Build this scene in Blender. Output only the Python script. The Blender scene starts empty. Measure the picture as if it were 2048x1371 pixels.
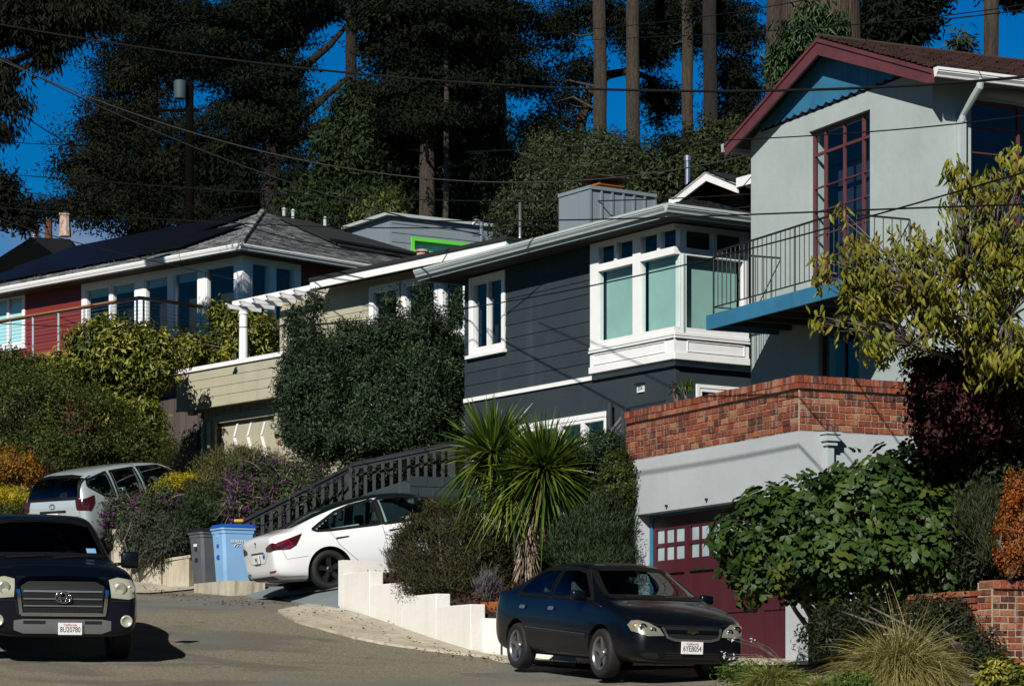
import bpy, bmesh, math, random
import numpy as np
from mathutils import Vector, Matrix
from mathutils.bvhtree import BVHTree
random.seed(7); RNG = np.random.default_rng(7)
S = bpy.context.scene; COL = S.collection; R = math.radians
# ---------------------------------------------------------------- camera, sky, sun, exposure
F, CX, HY = 5200.0, 1024.0, 1400.0          # focal length and level horizon of the photograph, in its pixels
cam = bpy.data.objects.new("camera", bpy.data.cameras.new("camera")); COL.objects.link(cam); S.camera = cam
cam.data.sensor_width = 36; cam.data.lens = F / 2048 * 36; cam.data.shift_y = (HY - 685.5) / 2048
cam.data.clip_end = 2000; cam.rotation_euler = (R(90), 0, 0)
SUN_EL, SUN_AZ = 32.5, 200.0                # azimuth clockwise from +Y: behind the camera, to its left
W = bpy.data.worlds.new("World"); S.world = W; W.use_nodes = True
nt = W.node_tree; bg = nt.nodes["Background"]
sky = nt.nodes.new("ShaderNodeTexSky"); sky.sky_type = 'NISHITA'; sky.sun_disc = False
sky.sun_elevation = R(SUN_EL); sky.sun_rotation = R(SUN_AZ); sky.air_density = 1.0; sky.dust_density = 0.2; sky.ozone_density = 3.0
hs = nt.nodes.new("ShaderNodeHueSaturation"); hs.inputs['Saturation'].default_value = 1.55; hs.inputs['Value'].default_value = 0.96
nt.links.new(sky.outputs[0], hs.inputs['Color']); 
# thin cloud wisps, mapped on the view direction
tc = nt.nodes.new("ShaderNodeTexCoord"); mp = nt.nodes.new("ShaderNodeMapping"); mp.inputs['Scale'].default_value = (6, 6, 14)
nz = nt.nodes.new("ShaderNodeTexNoise"); nz.inputs['Scale'].default_value = 1.3; nz.inputs['Detail'].default_value = 5
cr = nt.nodes.new("ShaderNodeValToRGB"); cr.color_ramp.elements[0].position = .60; cr.color_ramp.elements[1].position = .80
cm = nt.nodes.new("ShaderNodeMixRGB"); cm.inputs[2].default_value = (4.2, 4.6, 6.0, 1)
nt.links.new(tc.outputs['Generated'], mp.inputs[0]); nt.links.new(mp.outputs[0], nz.inputs[0]); nt.links.new(nz.outputs[0], cr.inputs[0])
mu = nt.nodes.new("ShaderNodeMath"); mu.operation = 'MULTIPLY'; mu.inputs[1].default_value = .8
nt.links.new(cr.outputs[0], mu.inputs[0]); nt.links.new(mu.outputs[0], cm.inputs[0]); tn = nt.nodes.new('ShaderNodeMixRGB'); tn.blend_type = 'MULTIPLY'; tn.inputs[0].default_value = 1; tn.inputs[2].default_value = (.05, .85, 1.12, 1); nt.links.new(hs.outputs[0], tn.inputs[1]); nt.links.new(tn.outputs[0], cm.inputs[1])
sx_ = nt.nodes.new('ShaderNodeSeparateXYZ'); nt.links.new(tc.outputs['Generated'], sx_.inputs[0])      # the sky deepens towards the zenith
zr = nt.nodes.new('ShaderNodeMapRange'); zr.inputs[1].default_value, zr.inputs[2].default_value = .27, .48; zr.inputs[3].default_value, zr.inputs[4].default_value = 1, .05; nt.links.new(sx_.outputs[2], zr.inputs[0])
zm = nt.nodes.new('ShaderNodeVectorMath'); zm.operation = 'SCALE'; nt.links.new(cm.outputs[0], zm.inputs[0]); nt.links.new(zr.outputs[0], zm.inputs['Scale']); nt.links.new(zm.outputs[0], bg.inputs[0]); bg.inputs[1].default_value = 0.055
sl = bpy.data.lights.new("sun", 'SUN'); sl.energy = 5.0; sl.angle = R(.5); sl.color = (1, .965, .90)
so = bpy.data.objects.new("sun", sl); COL.objects.link(so)
a_, e_ = R(SUN_AZ), R(SUN_EL)
SUND = Vector((math.sin(a_) * math.cos(e_), math.cos(a_) * math.cos(e_), math.sin(e_)))
so.rotation_euler = SUND.to_track_quat('Z', 'Y').to_euler()
S.view_settings.view_transform = 'Standard'; S.view_settings.look = 'None'; S.view_settings.exposure = 0.15; S.view_settings.gamma = 1
S.cycles.max_bounces = 6; S.cycles.diffuse_bounces = 1; S.cycles.glossy_bounces = 3; S.cycles.transparent_max_bounces = 12
S.cycles.use_denoising = True
# ---------------------------------------------------------------- helpers
def tag(o, label=None, cat=None, group=None, kind=None):
    for k, v in (('label', label), ('category', cat), ('group', group), ('kind', kind)):
        if v: o[k] = v
    return o
def empty(name, loc, label, cat, group=None, mw=None):
    o = bpy.data.objects.new(name, None); COL.objects.link(o); o.empty_display_size = .3
    if mw is not None: o.matrix_world = mw
    else: o.location = loc
    BASE[o.name] = Vector((0, 0, 0)) if mw is not None else Vector(loc)
    return tag(o, label, cat, group)
BASE = {}
class MB:                       # mesh builder: collects faces, links them as ONE mesh object
    def __init__(s): s.v = []; s.f = []; s.r = []
    def add(s, vs, fs, rv=None):
        b = len(s.v); s.v += [tuple(v) for v in vs]; s.f += [tuple(b + i for i in f) for f in fs]
        if rv is None: rv = random.random()
        s.r += [rv] * len(fs); return s
    def hexa(s, p, rv=None):    # 8 points: bottom ring 0-3, top ring 4-7
        return s.add(p, [(0, 3, 2, 1), (4, 5, 6, 7), (0, 1, 5, 4), (1, 2, 6, 5), (2, 3, 7, 6), (3, 0, 4, 7)], rv)
    def box(s, x0, x1, y0, y1, z0, z1, rv=None):
        return s.hexa([(x0, y0, z0), (x1, y0, z0), (x1, y1, z0), (x0, y1, z0), (x0, y0, z1), (x1, y0, z1), (x1, y1, z1), (x0, y1, z1)], rv)
    def prism(s, pts, off, rv=None):    # polygon pts extruded by vector off
        n = len(pts); off = Vector(off); P = [Vector(p) for p in pts]; Q = [p + off for p in P]
        return s.add(P + Q, [tuple(range(n - 1, -1, -1)), tuple(range(n, 2 * n))] + [(i, (i + 1) % n, n + (i + 1) % n, n + i) for i in range(n)], rv)
    def tube(s, pts, r, n=8, cap=True, rv=None):
        pts = [Vector(p) for p in pts]; rs = r if isinstance(r, (list, tuple)) else [r] * len(pts)
        vs = []; up = None
        for i, p in enumerate(pts):
            t = (pts[min(i + 1, len(pts) - 1)] - pts[max(i - 1, 0)]).normalized()
            if up is None: up = t.orthogonal().normalized()
            up = (up - t * up.dot(t)).normalized(); w = t.cross(up)
            vs += [p + (up * math.cos(2 * math.pi * k / n) + w * math.sin(2 * math.pi * k / n)) * rs[i] for k in range(n)]
        fs = [(i * n + k, i * n + (k + 1) % n, (i + 1) * n + (k + 1) % n, (i + 1) * n + k) for i in range(len(pts) - 1) for k in range(n)]
        if cap: fs += [tuple(range(n - 1, -1, -1)), tuple(range((len(pts) - 1) * n, len(pts) * n))]
        return s.add(vs, fs, rv)
    def lathe(s, prof, n=24, c=(0, 0, 0), axis='z', rv=None):   # prof: (radius, height) pairs
        vs = []
        for (r, h) in prof:
            for k in range(n):
                a = 2 * math.pi * k / n
                if axis == 'z': vs.append((c[0] + r * math.cos(a), c[1] + r * math.sin(a), c[2] + h))
                elif axis == 'y': vs.append((c[0] + r * math.cos(a), c[1] + h, c[2] + r * math.sin(a)))
                else: vs.append((c[0] + h, c[1] + r * math.cos(a), c[2] + r * math.sin(a)))
        fs = [(i * n + k, i * n + (k + 1) % n, (i + 1) * n + (k + 1) % n, (i + 1) * n + k) for i in range(len(prof) - 1) for k in range(n)]
        return s.add(vs, fs, rv)
    def bevel_box(s, x0, x1, y0, y1, z0, z1, b, rv=None):
        bm = bmesh.new(); bmesh.ops.create_cube(bm, size=1)
        for v in bm.verts: v.co = Vector(((x0 + x1) / 2 + v.co.x * (x1 - x0), (y0 + y1) / 2 + v.co.y * (y1 - y0), (z0 + z1) / 2 + v.co.z * (z1 - z0)))
        bmesh.ops.bevel(bm, geom=bm.edges[:], offset=b, segments=2, affect='EDGES', profile=.5)
        s.add([v.co.copy() for v in bm.verts], [tuple(v.index for v in f.verts) for f in bm.faces], rv) if not bm.verts.index_update() else 0
        bm.free(); return s
    def build(s, name, m, parent=None, smooth=False, uv=True, angle=None):
        base = BASE.get(parent.name, Vector((0, 0, 0))) if parent else Vector((0, 0, 0))
        me = bpy.data.meshes.new(name)
        me.from_pydata([(x - base.x, y - base.y, z - base.z) for x, y, z in s.v], [], s.f)
        at = me.attributes.new('rv', 'FLOAT', 'FACE'); at.data.foreach_set('value', np.array(s.r, dtype=np.float32))
        if uv: boxuv(me)
        o = bpy.data.objects.new(name, me); COL.objects.link(o); me.materials.append(m)
        if parent: o.parent = parent
        BASE[o.name] = base
        if smooth or angle:
            me.polygons.foreach_set('use_smooth', [True] * len(me.polygons))
            if angle: me.set_sharp_from_angle(angle=R(angle))
        me.update(); return o
def boxuv(me):
    n = len(me.loops); uvl = me.uv_layers.new(name='UVMap')
    co = np.empty(len(me.vertices) * 3, np.float32); me.vertices.foreach_get('co', co); co = co.reshape(-1, 3)
    vi = np.empty(n, np.int32); me.loops.foreach_get('vertex_index', vi)
    nf = len(me.polygons); nr = np.empty(nf * 3, np.float32); me.polygons.foreach_get('normal', nr); nr = nr.reshape(-1, 3)
    lt = np.empty(nf, np.int32); me.polygons.foreach_get('loop_total', lt); N = np.repeat(nr, lt, axis=0); P = co[vi]
    t = np.stack([-N[:, 1], N[:, 0], np.zeros(n)], 1); L = np.linalg.norm(t, axis=1, keepdims=True); t = t / np.maximum(L, 1e-6)
    u = np.where(np.abs(N[:, 2]) > .75, P[:, 0], (P * t).sum(1)); v = np.where(np.abs(N[:, 2]) > .75, P[:, 1], P[:, 2])
    uvl.data.foreach_set('uv', np.stack([u, v], 1).astype(np.float32).ravel())
def npmesh(name, V, nper, polys, m, parent=None, rv=None, base=None, smooth=False):
    """V (n*nper,3) vertices of n copies of a template whose polygons are `polys` (all quads or tris)"""
    V = np.asarray(V, np.float32); n = len(V) // nper; k = len(polys[0])
    pl = np.array(polys, np.int32); idx = (pl[None] + (np.arange(n) * nper)[:, None, None]).reshape(-1)
    if base is None: base = BASE.get(parent.name, Vector((0, 0, 0))) if parent else Vector((0, 0, 0))
    V = V - np.array(base, np.float32)
    me = bpy.data.meshes.new(name); me.vertices.add(len(V)); me.vertices.foreach_set('co', V.ravel())
    nf = n * len(polys); me.loops.add(nf * k); me.polygons.add(nf)
    me.loops.foreach_set('vertex_index', idx.astype(np.int32)); me.polygons.foreach_set('loop_start', np.arange(nf, dtype=np.int32) * k)
    me.update(calc_edges=True)
    if rv is None: rv = RNG.random(n)
    at = me.attributes.new('rv', 'FLOAT', 'FACE'); at.data.foreach_set('value', np.repeat(rv, len(polys)).astype(np.float32))
    if smooth: me.polygons.foreach_set('use_smooth', [True] * nf)
    me.materials.append(m); o = bpy.data.objects.new(name, me); COL.objects.link(o)
    if parent: o.parent = parent
    BASE[o.name] = Vector(base); return o
def copy_tree(o, parent=None):
    c = o.copy(); COL.objects.link(c); c.parent = parent; BASE[c.name] = BASE.get(o.name, Vector((0, 0, 0)))
    for ch in [x for x in bpy.data.objects if x.parent == o]: copy_tree(ch, c)
    return c
# ---------------------------------------------------------------- photo geometry: a pixel on a known real plane
def ray(px, py): return (px - CX) / F, (HY - py) / F
def at(px, py, Y): a, b = ray(px, py); return Vector((a * Y, Y, b * Y))
class Fr:                        # street frame of a building: s runs away up the hill, u runs away from the street
    def __init__(s, th, px, Y):
        s.d = Vector((-math.sin(R(th)), math.cos(R(th)), 0)); s.n = Vector((math.cos(R(th)), math.sin(R(th)), 0)); s.O = Vector(((px - CX) / F * Y, Y, 0))
    def pt(f, s, u, z): p = f.O + f.d * s + f.n * u; return Vector((p.x, p.y, z))
    def on_u(f, px, py, u=0.0):
        a, b = ray(px, py); Y = (u + f.O.dot(f.n)) / (a * f.n.x + f.n.y); return (Vector((a * Y, Y, 0)) - f.O).dot(f.d), b * Y
    def on_s(f, px, py, s=0.0):
        a, b = ray(px, py); Y = (s + f.O.dot(f.d)) / (a * f.d.x + f.d.y); return (Vector((a * Y, Y, 0)) - f.O).dot(f.n), b * Y
    def box(f, mb, s0, s1, u0, u1, z0, z1, rv=None):
        return mb.hexa([f.pt(s0, u0, z0), f.pt(s1, u0, z0), f.pt(s1, u1, z0), f.pt(s0, u1, z0), f.pt(s0, u0, z1), f.pt(s1, u0, z1), f.pt(s1, u1, z1), f.pt(s0, u1, z1)], rv)
class Pl:                        # a facade: a runs along it, o outwards, z up
    def __init__(s, fr, kind, c=0.0): s.fr, s.k, s.c = fr, kind, c
    def P(s, a, o, z): return s.fr.pt(a, s.c - o, z) if s.k == 'u' else s.fr.pt(s.c - o, a, z)
    def px(s, px, py, o=0.0): return s.fr.on_u(px, py, s.c - o) if s.k == 'u' else s.fr.on_s(px, py, s.c - o)
    def box(s, mb, a0, a1, o0, o1, z0, z1, rv=None):
        return mb.hexa([s.P(a0, o0, z0), s.P(a1, o0, z0), s.P(a1, o1, z0), s.P(a0, o1, z0), s.P(a0, o0, z1), s.P(a1, o0, z1), s.P(a1, o1, z1), s.P(a0, o1, z1)], rv)
    def cells(s, a0, a1, z0, z1, holes):
        A = sorted({a0, a1, *[min(max(h[i], a0), a1) for h in holes for i in (0, 1)]}); Z = sorted({z0, z1, *[min(max(h[i], z0), z1) for h in holes for i in (2, 3)]})
        for i in range(len(A) - 1):
            for j in range(len(Z) - 1):
                ca, cz = (A[i] + A[i + 1]) / 2, (Z[j] + Z[j + 1]) / 2
                if A[i + 1] - A[i] > 1e-4 and Z[j + 1] - Z[j] > 1e-4 and not any(h[0] < ca < h[1] and h[2] < cz < h[3] for h in holes): yield A[i], A[i + 1], Z[j], Z[j + 1]
    def wall(s, mb, a0, a1, z0, z1, holes=(), t=.15, o=0.0):
        for c in s.cells(a0, a1, z0, z1, holes): s.box(mb, c[0], c[1], o - t, o, c[2], c[3])
        return mb
    def siding(s, mb, a0, a1, z0, z1, h=.2, holes=(), lap=.014, o=0.002):
        z = z0
        while z < z1 - 1e-3:
            zt = min(z + h, z1); rv = random.random()
            for c in s.cells(a0, a1, z, zt, holes):
                q = lambda zz: o + lap * (1 - (zz - z) / h)
                mb.hexa([s.P(c[0], -.02, c[2]), s.P(c[1], -.02, c[2]), s.P(c[1], q(c[2]), c[2]), s.P(c[0], q(c[2]), c[2]), s.P(c[0], -.02, c[3]), s.P(c[1], -.02, c[3]), s.P(c[1], q(c[3]), c[3]), s.P(c[0], q(c[3]), c[3])], rv)
            z = zt
        return mb
# ---------------------------------------------------------------- materials
MT = {}
def mat(name, col, rough=.8, metal=0., col2=None, nscale=3., ndetail=4., bump=0., bscale=30., rvmix=None, spec=.5, coat=0., thr=(.35, .65), transl=0., stretch=None, dist=.02, dark=None, dscale=1.):
    m = bpy.data.materials.new(name); m.use_nodes = True; t = m.node_tree; N = t.nodes; L = t.links; b = N['Principled BSDF']
    b.inputs['Roughness'].default_value = rough; b.inputs['Metallic'].default_value = metal; b.inputs['Specular IOR Level'].default_value = spec
    b.inputs['Coat Weight'].default_value = coat; b.inputs['Coat Roughness'].default_value = .04
    c4 = (*col, 1); out = None; tc = N.new('ShaderNodeTexCoord'); src = tc.outputs['Object']
    if stretch:
        mp = N.new('ShaderNodeMapping'); mp.inputs['Scale'].default_value = stretch; L.new(src, mp.inputs[0]); src = mp.outputs[0]
    if rvmix:                   # list of (pos, colour) picked per leaf / brick / board
        at_ = N.new('ShaderNodeAttribute'); at_.attribute_name = 'rv'; r = N.new('ShaderNodeValToRGB'); e = r.color_ramp.elements
        while len(e) < len(rvmix): e.new(.5)
        for q, (p, c) in zip(e, rvmix): q.position = p; q.color = (*c, 1)
        L.new(at_.outputs['Fac'], r.inputs[0]); out = r.outputs[0]
    if col2:
        n = N.new('ShaderNodeTexNoise'); n.inputs['Scale'].default_value = nscale; n.inputs['Detail'].default_value = ndetail; n.inputs['Roughness'].default_value = .6; L.new(src, n.inputs[0])
        mr = N.new('ShaderNodeMapRange'); mr.inputs[1].default_value, mr.inputs[2].default_value = thr; L.new(n.outputs[0], mr.inputs[0])
        mx = N.new('ShaderNodeMixRGB'); L.new(mr.outputs[0], mx.inputs[0])
        if out: L.new(out, mx.inputs[1])
        else: mx.inputs[1].default_value = c4
        mx.inputs[2].default_value = (*col2, 1); out = mx.outputs[0]
    if dark:                    # dirt streaks / stains with a shape of their own
        n = N.new('ShaderNodeTexNoise'); n.inputs['Scale'].default_value = dscale; n.inputs['Detail'].default_value = 6; mp = N.new('ShaderNodeMapping'); mp.inputs['Scale'].default_value = (3, 3, .35)
        L.new(tc.outputs['Object'], mp.inputs[0]); L.new(mp.outputs[0], n.inputs[0])
        mr = N.new('ShaderNodeMapRange'); mr.inputs[1].default_value, mr.inputs[2].default_value = .52, .75; mr.inputs[4].default_value = .7; L.new(n.outputs[0], mr.inputs[0])
        mx = N.new('ShaderNodeMixRGB'); L.new(mr.outputs[0], mx.inputs[0])
        if out: L.new(out, mx.inputs[1])
        else: mx.inputs[1].default_value = c4
        mx.inputs[2].default_value = (*dark, 1); out = mx.outputs[0]
    if out: L.new(out, b.inputs['Base Color'])
    else: b.inputs['Base Color'].default_value = c4
    if bump:
        n = N.new('ShaderNodeTexNoise'); n.inputs['Scale'].default_value = bscale; n.inputs['Detail'].default_value = 5; L.new(src, n.inputs[0])
        bp = N.new('ShaderNodeBump'); bp.inputs['Strength'].default_value = bump; bp.inputs['Distance'].default_value = dist; L.new(n.outputs[0], bp.inputs['Height']); L.new(bp.outputs[0], b.inputs['Normal'])
    if transl:
        tr = N.new('ShaderNodeBsdfTranslucent'); ms = N.new('ShaderNodeMixShader'); ms.inputs[0].default_value = transl
        if out: L.new(out, tr.inputs[0])
        else: tr.inputs[0].default_value = c4
        L.new(b.outputs[0], ms.inputs[1]); L.new(tr.outputs[0], ms.inputs[2]); L.new(ms.outputs[0], N['Material Output'].inputs[0])
    MT[name] = m; return m
def glassmat(name, tint=(.8, .9, .9), base=.06, rough=.02):
    m = bpy.data.materials.new(name); m.use_nodes = True; t = m.node_tree; N = t.nodes; L = t.links
    N.remove(N['Principled BSDF']); g = N.new('ShaderNodeBsdfGlossy'); g.inputs['Roughness'].default_value = rough; g.inputs[0].default_value = (1, 1, 1, 1)
    tr = N.new('ShaderNodeBsdfTransparent'); tr.inputs[0].default_value = (*tint, 1); fr = N.new('ShaderNodeLayerWeight'); fr.inputs[0].default_value = .5; pw = N.new('ShaderNodeMath'); pw.operation = 'POWER'; pw.inputs[1].default_value = 5
    ad = N.new('ShaderNodeMath'); ad.operation = 'MULTIPLY_ADD'; ad.inputs[1].default_value = .95 - base; ad.inputs[2].default_value = base; ms = N.new('ShaderNodeMixShader')
    L.new(fr.outputs['Facing'], pw.inputs[0]); L.new(pw.outputs[0], ad.inputs[0]); L.new(ad.outputs[0], ms.inputs[0]); L.new(tr.outputs[0], ms.inputs[1]); L.new(g.outputs[0], ms.inputs[2]); L.new(ms.outputs[0], N['Material Output'].inputs[0])
    MT[name] = m; return m
glassmat('window_glass', (.86, .93, .93), .04, .01)
glassmat('lamp_glass', (.9, .92, .9), .04, .03)
mat('stucco_grey', (0.391, 0.4505, 0.4377), .92, col2=(0.34, 0.3952, 0.3825), nscale=1.2, bump=.3, bscale=9, dist=.015, dark=(0.357, 0.374, 0.3655), dscale=.9)
mat('stucco_blue_grey', (0.425, 0.459, 0.476), .92, col2=(0.374, 0.408, 0.425), nscale=1.0, bump=.3, bscale=12, dist=.012, dark=(0.374, 0.408, 0.425), dscale=1.1)
mat('white_paint', (.80, .80, .80), .55, col2=(.74, .74, .73), nscale=2.5, bump=.1, bscale=40)
mat('gutter_paint', (0.425, 0.476, 0.476), .45, col2=(0.3825, 0.425, 0.425), nscale=3)
mat('white_wall', (.73, .72, .68), .9, col2=(.67, .655, .61), nscale=1.5, bump=.25, bscale=16, dark=(.66, .61, .52), dscale=1.6)
mat('slate_siding', (0.0221, 0.034, 0.0425), .75, spec=.3, rvmix=[(0, (0.0204, 0.03145, 0.03995)), (1, (0.02465, 0.03655, 0.0459))], col2=(0.0289, 0.0425, 0.051), nscale=2, thr=(.45, .8), bump=.15, bscale=25, dark=(0.0425, 0.05525, 0.06375), dscale=1.3)
mat('slate_stucco', (0.02125, 0.0323, 0.03995), .9, spec=.3, col2=(0.02635, 0.03825, 0.04675), nscale=1.5, bump=.4, bscale=20)
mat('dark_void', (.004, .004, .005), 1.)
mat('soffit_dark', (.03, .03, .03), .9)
mat('blue_paint', (0.02975, 0.1445, 0.255), .5, col2=(0.03825, 0.1785, 0.306), nscale=2, bump=.15, bscale=30, dark=(0.0255, 0.102, 0.187), dscale=2)
mat('maroon_trim', (.10, .027, .031), .55, col2=(.125, .036, .04), nscale=3, bump=.1, bscale=40)
mat('maroon_door', (.070, .0125, .019), .5, col2=(.058, .010, .016), nscale=2, bump=.1, bscale=60)
mat('iron_black', (.008, .009, .012), .5)
mat('galvanised', (.33, .35, .37), .35, .8)
mat('brown_shingle', (.045, .022, .017), .95, rvmix=[(0, (.03, .014, .011)), (1, (.075, .035, .026))], bump=.5, bscale=40)
mat('dark_shingle', (.014, .015, .018), .95, rvmix=[(0, (.009, .010, .013)), (1, (.022, .023, .027))], bump=.5, bscale=40)
mat('grey_shingle', (0.136, 0.1445, 0.1445), .95, rvmix=[(0, (0.0595, 0.06375, 0.068)), (.5, (0.136, 0.1445, 0.1445)), (1, (0.255, 0.2635, 0.2635))], bump=.5, bscale=40)
mat('brick', (.3, .06, .03), .85, rvmix=[(0, (.06, .016, .010)), (.25, (.15, .030, .013)), (.5, (.22, .044, .016)), (.8, (.28, .075, .024)), (1, (.34, .16, .09))], col2=(.16, .035, .02), nscale=9, thr=(.5, .75), bump=.7, bscale=40, dark=(.33, .27, .22), dscale=7)
mat('mortar', (.42, .36, .27), .95, col2=(.30, .25, .18), nscale=6, bump=.5, bscale=60)
mat('beige_paint', (0.391, 0.3655, 0.2635), .75, col2=(0.357, 0.3315, 0.238), nscale=2, bump=.12, bscale=30, dark=(0.323, 0.2975, 0.2125), dscale=1.5)
mat('red_siding', (.16, .014, .010), .6, rvmix=[(0, (.15, .013, .010)), (1, (.18, .017, .012))], bump=.1, bscale=30)
mat('grey_panel', (0.17, 0.2082, 0.2338), .6, rvmix=[(0, (0.1615, 0.1997, 0.2253)), (1, (0.1913, 0.2295, 0.255))], dark=(0.2125, 0.2465, 0.2635), dscale=2)
mat('green_frame', (.12, .60, .05), .5)
mat('teal_blind', (0.306, 0.4675, 0.425), .9, col2=(0.2635, 0.408, 0.374), nscale=2)
mat('blue_blind', (.45, .72, .78), .9)
mat('cedar', (.22, .10, .035), .6, rvmix=[(0, (.17, .075, .028)), (1, (.28, .14, .05))], stretch=(1, 1, 8), bump=.2)
mat('raw_wood', (.14, .05, .022), .9, col2=(.07, .03, .015), nscale=8, stretch=(6, 6, 1))
mat('fence_wood', (.055, .042, .036), .95, rvmix=[(0, (.04, .03, .026)), (1, (.085, .066, .056))], bump=.4, bscale=20)
mat('orange_wood', (.36, .09, .02), .6, rvmix=[(0, (.30, .07, .015)), (1, (.42, .12, .028))])
mat('block_brown', (.15, .068, .042), .95, rvmix=[(0, (.12, .055, .035)), (1, (.18, .085, .05))], bump=.5)
mat('solar_glass', (.004, .005, .009), .4, spec=.15)
mat('black_roll', (.012, .013, .014), .8)
mat('asphalt', (0.255, 0.22, 0.155), .95, rvmix=None, col2=(0.10, 0.088, 0.062), nscale=30, ndetail=3, bump=.8, bscale=50, dist=.015, thr=(.42, .60))
def _patchy(m, cols, sc, thr):      # broad tar and repair patches over the fine stone speckle
    t = m.node_tree; N = t.nodes; L = t.links; b = N['Principled BSDF']; src = b.inputs['Base Color'].links[0].from_socket; tc = N.new('ShaderNodeTexCoord')
    n = N.new('ShaderNodeTexNoise'); n.inputs['Scale'].default_value = sc; n.inputs['Detail'].default_value = 7; n.inputs['Distortion'].default_value = .6; L.new(tc.outputs['Object'], n.inputs[0])
    r = N.new('ShaderNodeMapRange'); r.inputs[1].default_value, r.inputs[2].default_value = thr; r.inputs[4].default_value = .65; L.new(n.outputs[0], r.inputs[0]); x = N.new('ShaderNodeMixRGB'); L.new(r.outputs[0], x.inputs[0]); L.new(src, x.inputs[1]); x.inputs[2].default_value = (*cols, 1); L.new(x.outputs[0], b.inputs['Base Color'])
_patchy(MT['asphalt'], (.085, .08, .068), .5, (.5, .60)); _patchy(MT['asphalt'], (.13, .135, .125), .22, (.53, .60)); _patchy(MT['asphalt'], (.03, .028, .025), 1.7, (.66, .70))
mat('drive_concrete', (0.17, 0.1955, 0.2125), .9, col2=(0.136, 0.1573, 0.17), nscale=.8, bump=.3, bscale=50)
mat('old_concrete', (.50, .45, .355), .95, col2=(.36, .315, .235), nscale=1.3, ndetail=8, bump=.6, bscale=30, dark=(.12, .10, .07), dscale=2.5)
mat('soil', (.045, .026, .017), 1., col2=(.02, .012, .009), nscale=9, ndetail=8, bump=1., bscale=40, dist=.05)
mat('ground', (.05, .045, .028), 1., col2=(.03, .034, .016), nscale=.3, bump=.6, bscale=10)
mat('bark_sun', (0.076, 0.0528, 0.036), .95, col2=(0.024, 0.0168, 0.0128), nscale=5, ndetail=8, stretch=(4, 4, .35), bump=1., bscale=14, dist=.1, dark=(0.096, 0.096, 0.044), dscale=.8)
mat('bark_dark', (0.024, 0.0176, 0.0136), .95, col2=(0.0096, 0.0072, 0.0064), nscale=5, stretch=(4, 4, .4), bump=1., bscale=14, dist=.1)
mat('bark_peel', (0.12, 0.068, 0.044), .9, col2=(0.04, 0.0224, 0.016), nscale=2.2, ndetail=8, stretch=(4, 4, .25), bump=1., bscale=6, dist=.15)
mat('twig', (.16, .13, .10), .9, col2=(.06, .05, .04), nscale=12)
mat('rubber', (.008, .008, .008), .75, bump=.2, bscale=80)
mat('alloy', (.42, .42, .43), .28, .9)
mat('black_plastic', (.01, .01, .011), .45)
mat('chrome', (.7, .7, .72), .1, 1.)
mat('paint_navy', (.0012, .0025, .006), .35, coat=.3, spec=.3)
mat('paint_white', (.78, .79, .80), .3, coat=1.)
mat('paint_silver', (.48, .55, .58), .35, .35, coat=1.)
mat('paint_truck', (.0012, .003, .008), .4, coat=.35, spec=.25)
mat('roof_glass', (.004, .009, .010), .05, spec=.35)
glassmat('car_glass', (.50, .62, .62), .05, .01)
mat('car_interior', (.10, .11, .115), .85, col2=(.07, .075, .08), nscale=6)
mat('frit', (.004, .004, .004), .6, spec=.2)
mat('lamp_shell', (.50, .48, .40), .25, .6)
mat('lamp_haze', (.42, .42, .33), .3, .2, coat=.6)
mat('lamp_red', (.20, .005, .007), .15, coat=1.)
mat('lamp_black', (.045, .006, .008), .15, coat=1.)
mat('amber', (.45, .12, .02), .3)
mat('plate_white', (.72, .72, .72), .5)
mat('text_navy', (.01, .014, .04), .5)
mat('text_red', (.42, .02, .02), .5)
mat('text_white', (.75, .78, .8), .5)
mat('bin_blue', (0.2295, 0.425, 0.68), .5, col2=(0.204, 0.391, 0.6375), nscale=3, bump=.08, bscale=50)
mat('bin_lid', (.01, .07, .36), .45)
mat('bin_grey', (.075, .085, .095), .55, col2=(.09, .10, .11), nscale=4)
mat('rail_slate', (.020, .025, .031), .7, spec=.3, col2=(.027, .033, .040), nscale=4)
mat('steel', (.30, .33, .36), .35, .7)
mat('wire', (.008, .008, .009), .9, spec=.15)
mat('wire_grey', (.03, .03, .03), .8, spec=.2)
mat('can_grey', (.03, .05, .065), .7)
mat('pole_wood', (.004, .0035, .003), 1., bump=.3, spec=0.)
mat('terracotta', (.30, .13, .08), .8, col2=(.5, .42, .38), nscale=6)
def fol(name, cols, rough=.6, tr=.25, spec=.3):
    n = len(cols); return mat(name, cols[0], rough, rvmix=[(i / max(n - 1, 1), c) for i, c in enumerate(cols)], transl=tr, spec=spec)
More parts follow.
